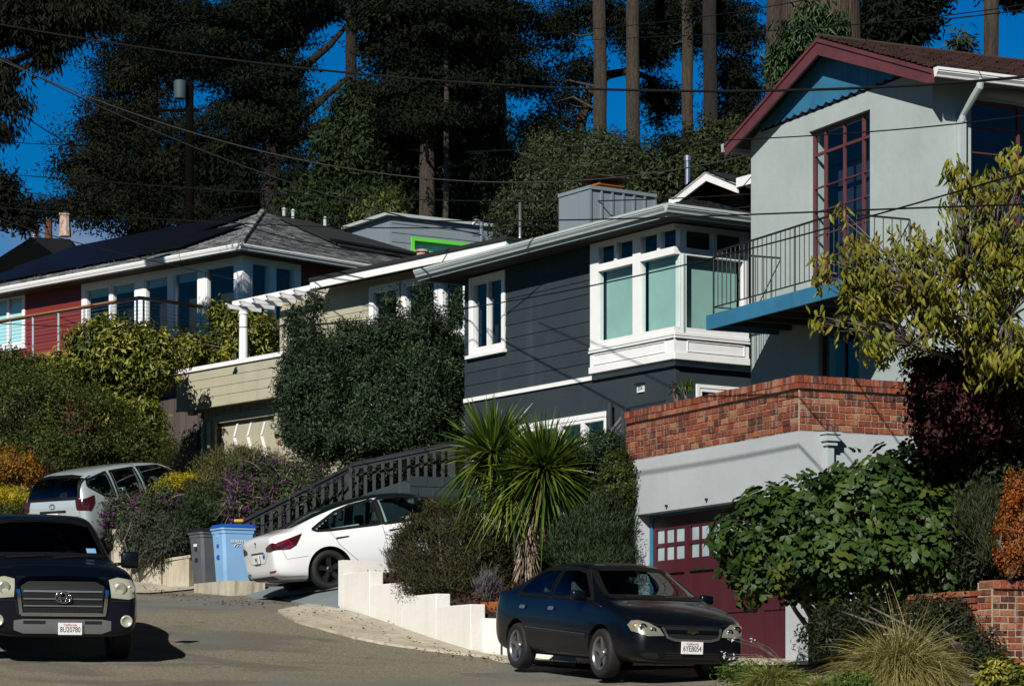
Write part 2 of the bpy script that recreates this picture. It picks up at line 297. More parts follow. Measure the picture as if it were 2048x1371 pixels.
# ---------------------------------------------------------------- terrain: one height field through measured points
CP = np.array([(0, 0, -1.6), (-8, 0, -1.2), (8, 0, -2.0), (0, 15, -.72), (1.2, 33, .22), (.15, 35.4, .38), (3.2, 33.6, .33), (3.9, 35.7, .55), (1.9, 39.6, .72), (-.45, 38, .67), (-2.86, 43, 1.52),
  (-5.2, 34.3, .55), (-7.3, 34.3, .6), (-5.6, 37.5, .95), (-4.77, 43.97, 1.58), (-5.2, 49.5, 2.16), (-7.1, 49.5, 2.05), (-10.3, 59, 3.55), (-8, 57, 3.4), (-20, 72, 5.4), (-14, 34, .9), (-16, 50, 2.4), (-1, 46, 1.75), (2, 48, 1.8),
  (-3, 52, 2.3), (3, 55, 2.6), (-5, 61, 3.7), (-13, 66, 4.6), (0, 68, 5.2), (8, 60, 4), (-10, 80, 7.0), (5, 80, 8), (20, 60, 6), (-30, 90, 9), (0, 100, 11.5), (25, 100, 12), (-60, 100, 10), (60, 100, 12),
  (-60, 40, -1), (60, 40, 3), (-60, -20, -4), (60, -20, -4), (0, -20, -3), (-60, 140, 14), (60, 140, 16), (0, 140, 15), (9, 32, .5), (8, 26, .1), (-6, 24, -.15), (12, 38, 1.)])
def _k(r2): return np.where(r2 > 1e-9, .5 * r2 * np.log(np.maximum(r2, 1e-9)), 0)
_n = len(CP); _A = np.zeros((_n + 3, _n + 3)); _d = ((CP[:, None, :2] - CP[None, :, :2]) ** 2).sum(-1)
_A[:_n, :_n] = _k(_d) + np.eye(_n) * 1.5; _A[:_n, _n] = 1; _A[:_n, _n + 1:] = CP[:, :2]; _A[_n, :_n] = 1; _A[_n + 1:, :_n] = CP[:, :2].T
_w = np.linalg.solve(_A, np.concatenate([CP[:, 2], [0, 0, 0]]))
def hh(x, y):
    x = np.clip(np.asarray(x, float), -60, 60); y = np.clip(np.asarray(y, float), -20, 140); sh = x.shape; x = x.ravel(); y = y.ravel()
    r2 = (x[:, None] - CP[:, 0]) ** 2 + (y[:, None] - CP[:, 1]) ** 2
    return (_k(r2) @ _w[:_n] + _w[_n] + x * _w[_n + 1] + y * _w[_n + 2]).reshape(sh)
def h1(x, y): return float(hh(np.array([x]), np.array([y]))[0])
def gp(px, py):                  # where the sight line of a pixel meets the terrain
    a, b = ray(px, py); Y = np.linspace(20, 90, 1401); z = hh(a * Y, Y); k = np.nonzero(z >= b * Y)[0]
    Yh = Y[k[0]] if len(k) else 60.; return Vector((a * Yh, Yh, h1(a * Yh, Yh)))
def grid_sheet(name, xs, ys, zf, m, parent=None):
    X, Y = np.meshgrid(xs, ys); Z = zf(X, Y); nx, ny = len(xs), len(ys); V = np.stack([X, Y, Z], -1).reshape(-1, 3)
    i = np.arange(nx * ny).reshape(ny, nx); P = np.stack([i[:-1, :-1], i[:-1, 1:], i[1:, 1:], i[1:, :-1]], -1).reshape(-1, 4)
    me = bpy.data.meshes.new(name); me.from_pydata(V.tolist(), [], P.tolist()); me.materials.append(m)
    me.polygons.foreach_set('use_smooth', [True] * len(me.polygons)); o = bpy.data.objects.new(name, me); COL.objects.link(o); return o
far = np.array([-1500, -800, -400, -200, -120]); xs = np.concatenate([far, np.arange(-80, 80.1, 1.0), -far[::-1]]); ys = np.concatenate([far, np.arange(-80, 160.1, 1.0), [220, 400, 800, 1500]])
tag(grid_sheet('ground', xs, ys, lambda X, Y: hh(X, Y) - .06, MT['ground']), kind='structure')
def drape(name, poly, m, dz=0., step=.5, thick=0, zf=None, kind='structure', parent=None, nz=0.):
    zf = zf or hh; bm = bmesh.new(); bm.faces.new([bm.verts.new((p[0], p[1], 0)) for p in poly])
    X = [p[0] for p in poly]; Y = [p[1] for p in poly]
    for lo, hi, nv in ((min(X), max(X), (1, 0, 0)), (min(Y), max(Y), (0, 1, 0))):
        c = lo + step
        while c < hi:
            bmesh.ops.bisect_plane(bm, geom=bm.verts[:] + bm.edges[:] + bm.faces[:], plane_co=(c * nv[0], c * nv[1], 0), plane_no=nv); c += step
    vs = bm.verts[:]; z = zf(np.array([v.co.x for v in vs]), np.array([v.co.y for v in vs]))
    for v, zz in zip(vs, z): v.co.z = zz + dz + (random.uniform(-nz, nz) if nz else 0)
    if thick:
        ret = bmesh.ops.extrude_face_region(bm, geom=bm.faces[:]); 
        for v in [g for g in ret['geom'] if isinstance(g, bmesh.types.BMVert)]: v.co.z -= thick
    bmesh.ops.recalc_face_normals(bm, faces=bm.faces[:]); me = bpy.data.meshes.new(name); bm.to_mesh(me); bm.free()
    if not thick and me.polygons[0].normal.z < 0: me.flip_normals()
    boxuv(me); me.materials.append(m); o = bpy.data.objects.new(name, me); COL.objects.link(o); BASE[o.name] = Vector((0, 0, 0)); return tag(o, kind=kind)
G_ = lambda *p: [gp(*q)[:2] for q in p]
def jag(P, amp=.05, n=6):
    out = []
    for i in range(len(P)):
        a, b = P[i], P[(i + 1) % len(P)]
        for k in range(n): t = k / n; out.append((a[0] + (b[0] - a[0]) * t + random.uniform(-amp, amp), a[1] + (b[1] - a[1]) * t + random.uniform(-amp, amp)))
    return out
edge = G_((1060, 1341), (975, 1314), (860, 1301), (759, 1287), (711, 1277), (660, 1263), (591, 1244), (553, 1223), (632, 1208), (560, 1190), (487, 1176), (400, 1178), (300, 1188), (240, 1186))
road = [(9, 20), (9, 28), (6, 32.5)] + [(4.6, 34.2), (2.4, 35.6)] + jag(edge, .03, 3)[:-2] + [(-13, 56), (-20, 66), (-28, 74), (-32, 70), (-20, 52), (-14, 38), (-12, 20), (-9, -12), (8, -12)]
drape('road', road, MT['asphalt'], 0.0, .6)
# concrete apron in front of the white wall, the drive and the kerb strip further up
drape('pavement', jag([gp(759, 1287)[:2], gp(711, 1277)[:2], gp(660, 1263)[:2], gp(591, 1244)[:2], gp(553, 1223)[:2], gp(632, 1208)[:2], (-3.0, 43.1), (-2.86, 42.9), (-.35, 37.95), (0.15, 37.6), gp(975, 1315)[:2], gp(860, 1302)[:2]], .025, 4), MT['old_concrete'], .035, .4, thick=.12)
drape('garage_apron', [(4.6, 34.25), (6.2, 35.6), (2.2, 40.2), (.1, 37.55), (1.0, 36.9), (2.4, 35.7)], MT['old_concrete'], .02, .4)
drape('kerb_strip', jag([gp(487, 1176)[:2], gp(400, 1178)[:2], gp(300, 1188)[:2], gp(235, 1187)[:2], gp(225, 1165)[:2], gp(310, 1160)[:2], gp(395, 1162)[:2], gp(487, 1168)[:2]], .04, 3), MT['old_concrete'], .03, .4)
def patch(name, A, B, C, D, m, n=24, amp=.08, kind='structure'):     # bilinear bank between four real corners
    A, B, C, D = map(Vector, (A, B, C, D)); V = []
    for i in range(n + 1):
        for j in range(n + 1):
            u, v = i / n, j / n; p = A.lerp(B, u).lerp(D.lerp(C, u), v); e = 1 if 0 < i < n and 0 < j < n else 0
            V.append((p.x, p.y, p.z + e * random.uniform(-amp, amp)))
    Fc = [(i * (n + 1) + j, i * (n + 1) + j + 1, (i + 1) * (n + 1) + j + 1, (i + 1) * (n + 1) + j) for i in range(n) for j in range(n)]
    ring = [i * (n + 1) for i in range(n + 1)] + [n * (n + 1) + j for j in range(1, n + 1)] + [i * (n + 1) + n for i in range(n - 1, -1, -1)] + [j for j in range(n - 1, 0, -1)]
    b0 = len(V); V += [(V[i][0], V[i][1], V[i][2] - 2.5) for i in ring]; Fc += [(ring[k], ring[(k + 1) % len(ring)], b0 + (k + 1) % len(ring), b0 + k) for k in range(len(ring))]
    me = bpy.data.meshes.new(name); me.from_pydata(V, [], Fc); me.materials.append(m)
    if me.polygons[0].normal.z < 0: me.flip_normals()
    me.polygons.foreach_set('use_smooth', [True] * len(me.polygons)); o = bpy.data.objects.new(name, me); COL.objects.link(o); return tag(o, kind=kind)
patch('planting_bed', (-.15, 38.15, 1.2), (-2.6, 43.1, 2.05), (.6, 46, 3.0), (1.76, 39.7, 1.95), MT['soil'], 30, .05)
patch('planting_bed', (.6, 46, 3.0), (-3.2, 44.9, 1.9), (-1.6, 49.4, 2.6), (2.4, 46.5, 3.1), MT['soil'], 16, .05)
patch('planting_bed', (-5.6, 51.2, 2.8), (-10.8, 53.2, 3.3), (-10.2, 60, 4.5), (-4, 60, 4.4), MT['soil'], 30, .08)
patch('planting_bed', (-5.6, 51.2, 2.8), (-4, 60, 4.4), (3.0, 56, 5.1), (-.9, 50.6, 4.0), MT['soil'], 30, .08)
patch('planting_bed', (-18, 64, 5.0), (-9.4, 62.5, 4.6), (-9.5, 70, 8.2), (-20, 74, 8.6), MT['soil'], 20, .08)
patch('planting_bed', (5.2, 33.2, .5), (4.2, 36.0, .75), (11, 38.5, 1.6), (12, 30, .8), MT['soil'], 20, .05)
# ---------------------------------------------------------------- building helpers
def win(parent, pl, a0, a1, z0, z1, fr=.06, o=.02, depth=.1, mull=(), rails=(), fm='white_paint', gm='window_glass', blind=None, name='window', bo=.12, trim=None, sill=None, bar=.04, blindz=None, void=.5):
    """one window: frame (part) > pane, blind, backing behind it"""
    mb = MB(); B = lambda *q: pl.box(mb, *q)
    if trim:
        B(a0 - trim, a0, 0, .035, z0 - trim, z1 + trim); B(a1, a1 + trim, 0, .035, z0 - trim, z1 + trim); B(a0, a1, 0, .033, z1, z1 + trim); B(a0, a1, 0, .033, z0 - trim, z0)
    B(a0, a0 + fr, -depth, o, z0, z1); B(a1 - fr, a1, -depth, o, z0, z1); B(a0 + fr, a1 - fr, -depth, o, z0, z0 + fr); B(a0 + fr, a1 - fr, -depth, o, z1 - fr, z1)
    for m_ in mull: a = a0 + (a1 - a0) * m_; B(a - bar / 2, a + bar / 2, -depth + .01, o - .004, z0 + fr, z1 - fr)
    for r_ in rails: z = z0 + (z1 - z0) * r_; B(a0 + fr, a1 - fr, -depth + .013, o - .007, z - bar / 2, z + bar / 2)
    if sill: B(a0 - (trim or 0) - .05, a1 + (trim or 0) + .05, 0, sill, z0 - (trim or 0) - .06, z0 - (trim or 0) + .001)
    w = mb.build(name, MT[fm], parent)
    g = MB(); g.add([pl.P(a0 + fr, -depth * .5, z0 + fr), pl.P(a1 - fr, -depth * .5, z0 + fr), pl.P(a1 - fr, -depth * .5, z1 - fr), pl.P(a0 + fr, -depth * .5, z1 - fr)], [(0, 1, 2, 3)]); g.build('pane', MT[gm], w)
    if blind:
        b = MB(); zb0 = z0 if blindz is None else z0 + (z1 - z0) * blindz
        pl.box(b, a0 + .01 + bo * .3, a1 - .01, -bo - .02, -bo, zb0, z1); b.build('blind', MT[blind], w)
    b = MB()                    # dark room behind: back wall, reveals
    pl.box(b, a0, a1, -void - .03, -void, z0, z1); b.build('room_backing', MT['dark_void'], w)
    return w
def shingles(mb, A, B, C, D, rows, cols, th=.018, over=.3):   # A-B bottom edge, D-C top edge
    A, B, C, D = map(Vector, (A, B, C, D)); n = (B - A).cross(D - A).normalized()
    if n.z < 0: n = -n
    for r in range(rows):
        v0, v1 = r / rows, min((r + 1 + over) / rows, 1); L0, R0 = A.lerp(D, v0), B.lerp(C, v0); L1, R1 = A.lerp(D, v1), B.lerp(C, v1)
        off = (r % 2) * .5; k = max(1, int(round(cols * (R0 - L0).length / (B - A).length)))
        for c in range(-1, k + 1):
            u0, u1 = max(0, (c + off + random.uniform(-.06, .06)) / k), min(1, (c + 1 + off - .04) / k)
            if u1 <= u0: continue
            t = th * random.uniform(.8, 1.5); p = [L0.lerp(R0, u0) + n * t, L0.lerp(R0, u1) + n * t, L1.lerp(R1, u1) + n * .003, L1.lerp(R1, u0) + n * .003, L0.lerp(R0, u0), L0.lerp(R0, u1)]
            mb.add(p, [(0, 1, 2, 3), (4, 5, 1, 0)])
    return mb
def text(s, size, m, parent, mw, name='lettering', ext=.002, sx=1.):
    cu = bpy.data.curves.new('t', 'FONT'); cu.body = s; cu.size = size; cu.extrude = ext; cu.align_x = 'CENTER'; cu.align_y = 'CENTER'
    o = bpy.data.objects.new('t', cu); COL.objects.link(o); dg = bpy.context.evaluated_depsgraph_get(); me = bpy.data.meshes.new_from_object(o.evaluated_get(dg)); bpy.data.objects.remove(o)
    me.transform(mw @ Matrix.Diagonal((sx, 1, 1, 1))); me.materials.clear(); me.materials.append(m)
    b = BASE.get(parent.name, Vector((0, 0, 0))); me.transform(Matrix.Translation(-b)); q = bpy.data.objects.new(name, me); COL.objects.link(q); q.parent = parent; BASE[q.name] = b; return q
def face_m(loc, right, out):     # matrix: text x -> right, text z -> out
    r = Vector(right).normalized(); o = Vector(out).normalized(); u = o.cross(r); M = Matrix((r, u, o)).transposed().to_4x4(); M.translation = loc; return M
def bars(parent, name, m, lst, copies=True):
    for (p, q, r) in lst: MB().tube([p, q], r, 6).build(name, MT[m], parent)
def zpx(py, Y): return (HY - py) / F * Y
# ================================================================ 1 the grey stucco house with the balcony, and the brick-topped garage before it
G = Fr(25, 1598, 35.5); PF = Pl(G, 'u', 0); PS = Pl(G, 's', 0)
gl = G.on_u(1253, 900)[0]; ZB = 4.437; ZC = 3.69; gd = G.on_u(1273, 1029); g0 = G.on_u(1571, 1200)[0]; ZL = gd[1]; GU = 2.8
gar = empty('garage', G.pt(0, 0, .5), 'grey stucco garage with brick parapet and maroon door behind the dark blue sedan', 'garage')
mb = MB(); DEEP = .42
PF.wall(mb, 0, gl, .1, ZC, [(g0, gd[0], -1, ZL)], t=DEEP); PS.wall(mb, DEEP, GU + 3, .1, ZC, t=.3, o=0); Pl(G, 's', gl).wall(mb, DEEP, 6, .1, ZC, t=.0 + .3, o=0)
mb.build('wall', MT['stucco_blue_grey'], gar); mb = MB(); G.box(mb, .3, gl, DEEP, 6, ZC - .2, ZC - .02); mb.build('roof_deck', MT['black_roll'], gar)
def brick_field(pl, a0, a1, z0, z1, L=.215, H=.078, g=.018, o=.0, d=.07, stretch_end=True):
    b = MB(); rows = int(round((z1 - z0) / H)); H = (z1 - z0) / rows
    for r in range(rows):
        a = a0 - (L / 2 if r % 2 else 0) + random.uniform(-.01, .01)
        while a < a1:
            w = L * random.choice((1, 1, 1, .5, .97, 1.04)); x0, x1 = max(a, a0) + g / 2, min(a + w, a1) - g / 2
            if x1 - x0 > .02:
                q = random.uniform(0, .007); j = random.uniform(-.003, .003); z = z0 + r * H
                pl.box(b, x0, x1, o - d, o + q, z + g / 2 + j, z + H - g / 2 + j, random.random() ** 1.1)
            a += w
    return b
def soldier(pl, a0, a1, z0, z1, w=.075, o=.03, d=.3):
    b = MB(); n = int((a1 - a0) / w); w = (a1 - a0) / n
    for k in range(n):
        j = random.uniform(-.004, .004); pl.box(b, a0 + k * w + .005, a0 + (k + 1) * w - .005, o - d, o + j + .004, z0 + .004, z1 + random.uniform(-.006, .004))
    return b
zt1, zt2 = ZB - .19, ZB - .10
for pl, a1 in ((PF, gl), (PS, GU)):
    brick_field(pl, 0 if pl is PF else .0, a1, ZC, zt1 - .02, H=.083, L=.21, o=.012).build('brickwork', MT['brick'], gar)
    brick_field(pl, -.03, a1, zt1, zt2, L=.22, H=.09, o=.045).build('brick_course', MT['brick'], gar); soldier(pl, -.02, a1, zt2, ZB, o=.035 if pl is PF else .033).build('brick_coping', MT['brick'], gar)
mb = MB(); G.box(mb, -.003, gl, -.003, .28, ZC - .01, ZB - .03); G.box(mb, -.0031, .28, .28, GU, ZC - .01, ZB - .03); mb.build('mortar_core', MT['mortar'], gar)
# door, its frame
Pd = Pl(G, 'u', .25); dl = gd[0] - .095; dr = g0; dz0, dz1 = .45, ZL - .04
door = MB(); Pd.box(door, dr, dl, -.06, -.02, dz0, dz1); nb = 4; bw = (dl - dr) / nb
wz = [(2.13, 2.34), (2.39, 2.60)]
for i in range(nb):
    a0, a1 = dr + i * bw, dr + (i + 1) * bw
    Pd.box(door, a0, a0 + .085, -.02, .012, dz0, dz1); Pd.box(door, a1 - .085, a1, -.02, .012, dz0, dz1)
    for z0, z1 in ((dz0, dz0 + .16), (1.28, 1.38), (1.93, wz[0][0]), (wz[0][1], wz[1][0]), (wz[1][1], dz1)): Pd.box(door, a0 + .085, a1 - .085, -.02, .010, z0, z1)
    for k in (1, 2): a = a0 + .085 + (bw - .17) * k / 3; Pd.box(door, a - .03, a + .03, -.02, .009, wz[0][0], wz[1][1])
    for k in range(7): a = a0 + .085 + (bw - .17) * k / 7; Pd.box(door, a + .006, a + (bw - .17) / 7 - .006, -.02, -.012, dz0 + .16, 1.93)
    Pd.box(door, a0 + .085, a1 - .085, .01, .03, 1.93, 1.955)
dob = door.build('garage_door', MT['maroon_door'], gar)
mat('frosted', (.42, .50, .52), .25, col2=(.30, .38, .42), nscale=3)
for i in range(nb):
    for k in range(3):
        for (z0, z1) in wz:
            a0 = dr + i * bw + .085 + (bw - .17) * k / 3 + .012; g = MB(); Pd.box(g, a0 + .02, a0 + (bw - .17) / 3 - .04, -.02, -.014, z0, z1); g.build('pane', MT['frosted'], dob)
mb = MB(); Pd.box(mb, dl, dl + .085, -.05, .03, dz0, ZL); Pd.box(mb, dr, dl, -.05, .035, dz1, ZL - .003); mb.build('door_frame', MT['blue_paint'], gar)
hp = PS.px(1655, 872); mb = MB(); a = hp[0]
PS.box(mb, a - .11, a + .11, 0.002, .16, ZC - .14, ZC - .05); PS.box(mb, a - .13, a + .13, 0.003, .18, ZC - .05, ZC - .02); PS.box(mb, a - .05, a + .05, .003, .09, .7, ZC - .14); PS.box(mb, a - .08, a + .08, .002, .13, ZC - .2, ZC - .14); mb.build('downpipe', MT['gutter_paint'], gar)
for px, py in ((1264, 1021), (1335, 1011), (1415, 998), (1497, 983)):
    q = PF.px(px, py); MB().tube([PF.P(q[0], 0, q[1]), PF.P(q[0], .04, q[1])], .018, 6).build('tie_bolt', MT['iron_black'], gar)
# the house itself
hs0 = G.on_u(1865, 200, GU)[0]; hs1 = G.on_u(1502, 400, GU)[0]; HF = Pl(G, 'u', GU); HS = Pl(G, 's', hs0)
house = empty('stucco_house', G.pt(hs0, GU, 1.5), 'tall grey stucco house with blue gable, maroon trim and iron balcony', 'house')
rk = GU - .28; ra, rz = G.on_u(1467, 283, rk); pa, pz = G.on_u(1650, 66, rk); ea, ez = G.on_u(1858, 112, rk)
pa = (hs0 + hs1) / 2 + .05; sl_ = (pz - (rz + ez) / 2) / ((ra - ea) / 2); Zrf = lambda a: pz - abs(a - pa) * sl_
ra = max(ra, hs1 + .22); ea = min(ea, hs0 - .2); zeL, zeR = Zrf(hs1) - .1, Zrf(hs0) - .1
w0 = HF.px(1740, 300)[0], HF.px(1618, 300)[0]; wt = HF.px(1618, 264)[1]; wb = 6.12
lw = HF.px(1718, 700)[0], HF.px(1637, 700)[0]; lz = HF.px(1637, 652)[1]
mb = MB(); HF.wall(mb, hs0, hs1, 1.5, min(zeL, zeR), [(w0[0], w0[1], wb, wt), (lw[0], lw[1], 4.0, lz)], t=.3)
mb.prism([HF.P(hs0, 0, zeR), HF.P(hs1, 0, zeR), HF.P(pa, 0, Zrf(pa) - .1)], G.n * .3)
sw = HS.px(1942, 300); swz = (HS.px(1942, 375)[1] - .6, HS.px(1942, 197)[1]); sw = (sw[0], sw[0] + 3.2)
HS.wall(mb, GU + .3, GU + 11, 1.5, zeR, [(sw[0], sw[1], swz[0], swz[1])], t=.3); HF2 = Pl(G, 's', hs1); HF2.wall(mb, GU + .3, GU + 11, 1.5, zeL, t=.3, o=0)
wl = mb.build('wall', MT['stucco_grey'], house)
mb = MB(); n = 14                # soft stucco hoods over the openings
for pl, a0, a1, z in ((HS, sw[0] - .05, sw[1] + .1, swz[1] + .12),):
    mb.tube([pl.P(a0 + (a1 - a0) * t, -.07, z - .02 + .02 * math.sin(t * 9)) for t in np.linspace(0, 1, 9)], [.05, .10, .12, .125, .12, .125, .12, .10, .05], 18)
mb.build('stucco_hood', MT['stucco_grey'], house, smooth=True)
# blue boarded gable with scalloped foot
zb = 9.22; half = (Zrf(pa) - .12 - zb) / sl_; mb = MB(); a = pa - half + .05; bwid = .235
while a < pa + half - .08:
    a1 = min(a + bwid, pa + half - .05); top = lambda x: max(Zrf(x) - .13, zb + .02); pts = [HF.P(a + .004, 0, top(a))] 
    if a < pa < a1: pts.append(HF.P(pa, 0, top(pa)))
    pts.append(HF.P(a1 - .004, 0, top(a1)))
    for k in range(7): t = k / 6; pts.append(HF.P(a1 - .004 - (a1 - a - .008) * t, 0, zb - .045 * math.sin(math.pi * t)))
    mb.prism(pts, -G.n * .045); a = a1
gb = mb.build('gable_boards', MT['blue_paint'], house)
mb = MB(); HF.box(mb, pa - half, pa + half, .0, .006, zb - .07, zb + .03); mb.build('gable_gap', MT['dark_void'], gb)
# roof: slabs, rake boards, shingles
mb = MB(); UB = GU + 12
for (e, sg) in ((ea - .12, 1), (ra + .1, -1)):
    P = [G.pt(e, rk, Zrf(e) - .04), G.pt(pa, rk, Zrf(pa) - .04), G.pt(pa, UB, Zrf(pa) - .04), G.pt(e, UB, Zrf(e) - .04)]; mb.prism(P, (0, 0, -.05))
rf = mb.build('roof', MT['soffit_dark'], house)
mb = MB(); e = ea - .14; shingles(mb, G.pt(e, rk - .02, Zrf(e) - .035), G.pt(e, UB, Zrf(e) - .035), G.pt(pa, UB, Zrf(pa) - .035), G.pt(pa, rk - .02, Zrf(pa) - .035), 22, 50, .03)
e = ra + .1; shingles(mb, G.pt(e, UB, Zrf(e) - .035), G.pt(e, rk - .02, Zrf(e) - .035), G.pt(pa, rk - .02, Zrf(pa) - .035), G.pt(pa, UB, Zrf(pa) - .035), 22, 50, .03)
mb.tube([G.pt(pa, rk - .02, Zrf(pa) - .02), G.pt(pa, UB, Zrf(pa) - .02)], .05, 6); mb.build('shingles', MT['brown_shingle'], rf)
for e in (ea - .12, ra + .1):
    mb = MB(); mb.prism([G.pt(e, rk - .03, Zrf(e) - .045), G.pt(pa, rk - .03, Zrf(pa) - .045), G.pt(pa, rk - .03, Zrf(pa) - .30), G.pt(e, rk - .03, Zrf(e) - .26)], G.n * .04)
    mb.prism([G.pt(e, rk - .05, Zrf(e) - .045), G.pt(pa, rk - .05, Zrf(pa) - .045), G.pt(pa, rk - .05, Zrf(pa) - .10), G.pt(e, rk - .05, Zrf(e) - .10)], G.n * .018); mb.build('rake_board', MT['maroon_trim'], house)
def gutter(mb, fr, kind, c, a0, a1, z, h=.13, d=.12):      # K-style gutter profile along a facade line; c is the fascia plane
    pl = Pl(fr, kind, c); pr = [(0, 0), (.02, -h), (.55 * d, -h), (.62 * d, -.8 * h), (.9 * d, -.5 * h), (.9 * d, -.36 * h), (d, -.32 * h), (d, -.02 * h), (.9 * d, 0)]
    A = [pl.P(a0, o, z + q) for o, q in pr]; B = [pl.P(a1, o, z + q) for o, q in pr]; n = len(pr)
    mb.add(A + B, [(i, (i + 1) % n, n + (i + 1) % n, n + i) for i in range(n)] + [tuple(range(n - 1, -1, -1)), tuple(range(n, 2 * n))])
mb = MB(); gutter(mb, G, 's', ea - .14, rk - .02, UB, Zrf(ea - .14) - .02); mb.build('gutter', MT['white_paint'], house)
mb = MB(); gutter(mb, Fr(25, 1598, 35.5), 's', ra + .24, rk - .02, UB, Zrf(ra + .1) - .02); mb.build('gutter', MT['gutter_paint'], house)
ad = HS.px(1919, 250)[0]; zg = Zrf(ea - .14) - .1; e0 = hs0 - (ea - .2)
mb = MB(); mb.tube([HS.P(ad, e0, zg), HS.P(ad, e0 - .02, zg - .12), HS.P(ad, .1, zg - .42), HS.P(ad, .06, zg - .52)], .055, 10); HS.box(mb, ad - .05, ad + .05, .012, .10, 2.5, zg - .5); mb.build('downpipe', MT['gutter_paint'], house)
# steel windows
def steel(parent, pl, a0, a1, z0, z1, cols, rows, dep=.12, name='window', thick=.022):
    mb = MB(); B = lambda *q: pl.box(mb, *q); f = .045
    B(a0, a0 + f, -dep, -dep + .05, z0, z1); B(a1 - f, a1, -dep, -dep + .05, z0, z1); B(a0 + f, a1 - f, -dep, -dep + .05, z0, z0 + f); B(a0 + f, a1 - f, -dep, -dep + .05, z1 - f, z1)
    for c, t in cols: a = a0 + (a1 - a0) * c; B(a - t, a + t, -dep + .003, -dep + .047, z0 + f, z1 - f)
    for r, t in rows: z = z0 + (z1 - z0) * r; B(a0 + f, a1 - f, -dep + .006, -dep + .043, z - t, z + t)
    w = mb.build(name, MT['maroon_trim'], parent)
    g = MB(); g.add([pl.P(a0, -dep + .02, z0), pl.P(a1, -dep + .02, z0), pl.P(a1, -dep + .02, z1), pl.P(a0, -dep + .02, z1)], [(0, 1, 2, 3)]); g.build('pane', MT['window_glass'], w)
    g = MB(); pl.box(g, a0 - .1, a1 + .1, -.62, -.6, z0 - .1, z1 + .1); g.build('room_backing', MT['navy_room'], w); return w
mat('navy_room', (.006, .02, .06), .8, col2=(.002, .006, .02), nscale=1.5)
rws = [(k / 7.4, .010) for k in range(1, 7)]
steel(house, HF, w0[0], w0[1], wb, wt, [(.18, .022), (.49, .016), (.80, .022)], rws[:-1] + [(.865, .022)], name='french_window')
steel(house, HF, lw[0], lw[1], 4.0, lz, [(.45, .025)], [(.5, .012)], name='window')
steel(house, HS, sw[0], sw[1], swz[0], swz[1], [(.28, .02), (.5, .012), (.72, .02)], [(.2, .01), (.4, .01), (.6, .01), (.8, .014)])
# balcony
BU = GU - 1.3; bs1, bz0 = G.on_u(1412, 660, BU); bz1 = G.on_u(1412, 631, BU)[1]; bs0 = G.on_u(1826, 500, GU)[0]
bal = empty('balcony', G.pt(bs0, GU, bz0), 'blue-edged balcony with black iron railing on the stucco house', 'balcony')
mb = MB(); G.box(mb, bs0, bs1, BU, BU + .05, bz0, bz1); G.box(mb, bs0, bs0 + .05, BU + .05, GU - .002, bz0, bz1); G.box(mb, bs1 - .05, bs1, BU + .05, GU - .002, bz0, bz1); mb.build('fascia', MT['blue_paint'], bal)
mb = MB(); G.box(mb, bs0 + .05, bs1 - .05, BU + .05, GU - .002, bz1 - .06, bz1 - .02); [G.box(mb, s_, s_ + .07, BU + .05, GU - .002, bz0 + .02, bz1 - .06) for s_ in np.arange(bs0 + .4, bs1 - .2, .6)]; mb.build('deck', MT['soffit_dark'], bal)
rt = G.on_u(1427, 502, BU)[1]; rb = bz1 + .12; r1, r0 = bs1 - .12, bs0 + .06; ru = BU + .07
path = [G.pt(r1, GU - .02, 0), G.pt(r1, ru, 0), G.pt(r0, ru, 0), G.pt(r0, GU - .02, 0)]
for z, r in ((rt, .016), (rb, .011)): MB().tube([p + Vector((0, 0, z)) for p in path], r, 6).build('rail', MT['iron_black'], bal)
for (p, q) in ((path[0], path[1]), (path[1], path[2]), (path[2], path[3])):
    n = max(2, int((q - p).length / .135))
    for k in range(n + 1):
        if k == 0 and p is not path[1] and p is not path[2]: continue
        x = p.lerp(q, k / n); big = k in (0, n) or (k % 9 == 0); MB().tube([x + Vector((0, 0, (bz1 - .02) if big else rb)), x + Vector((0, 0, rt))], .015 if big else .0075, 6).build('baluster', MT['iron_black'], bal)
# ================================================================ 2 dark house no. 204
D = Fr(33.4, 1352, 44.0); DF = Pl(D, 'u', 0); DS = Pl(D, 's', 0); de = DF.px(930, 700)[0]; ov = .6
zg = 8.235; zs = zg - .2; zt = 5.70
dh = empty('slate_house', D.pt(0, 0, 2), 'dark slate house with white bay window, white trim and number 204', 'house')
L = lambda px, py, pl=DF, o=0.: pl.px(px, py, o)
lwa = (L(1006, 650)[0], L(946, 650)[0]); lwz = (L(949, 700)[1], L(949, 566)[1])
bw0, bw1 = L(1213, 850)[0], L(1040, 850)[0]; bwz = L(1213, 832)[1]
rw = DS.px(1397, 775); 
bay0, bay1 = -.15, L(1180, 700, DF, .15)[0]; bzb = L(1178, 748, DF, .15)[1]
mb = MB(); DF.wall(mb, 0, de, 2, zt - .03, [(bw0, bw1, bwz - .95, bwz)], t=.2); DS.wall(mb, .2, 8, 2, zt - .03, [(rw[0], rw[0] + 1.9, rw[1] - .8, rw[1])], t=.2)
mb.build('wall', MT['slate_stucco'], dh)
mb = MB(); DF.wall(mb, bay1, de, zt - .03, zs, [(lwa[0], lwa[1], lwz[0], lwz[1])], t=.2); DF.wall(mb, 0, bay1, zt - .03, bzb + .02, t=.2); DF.wall(mb, bay1 - .2, bay1 - .001, bzb + .02, zs, t=.2); Pl(D, 's', de).wall(mb, .2, 8, 2, zs, t=.2, o=0); mb.build('wall', MT['slate_stucco'], dh)
mb = MB(); DF.siding(mb, bay1, de, zt + .04, zs, .245, [(lwa[0] - .02, lwa[1] + .02, lwz[0], lwz[1])]); DF.siding(mb, 0, bay1, zt + .04, bzb, .245); mb.build('siding', MT['slate_siding'], dh)
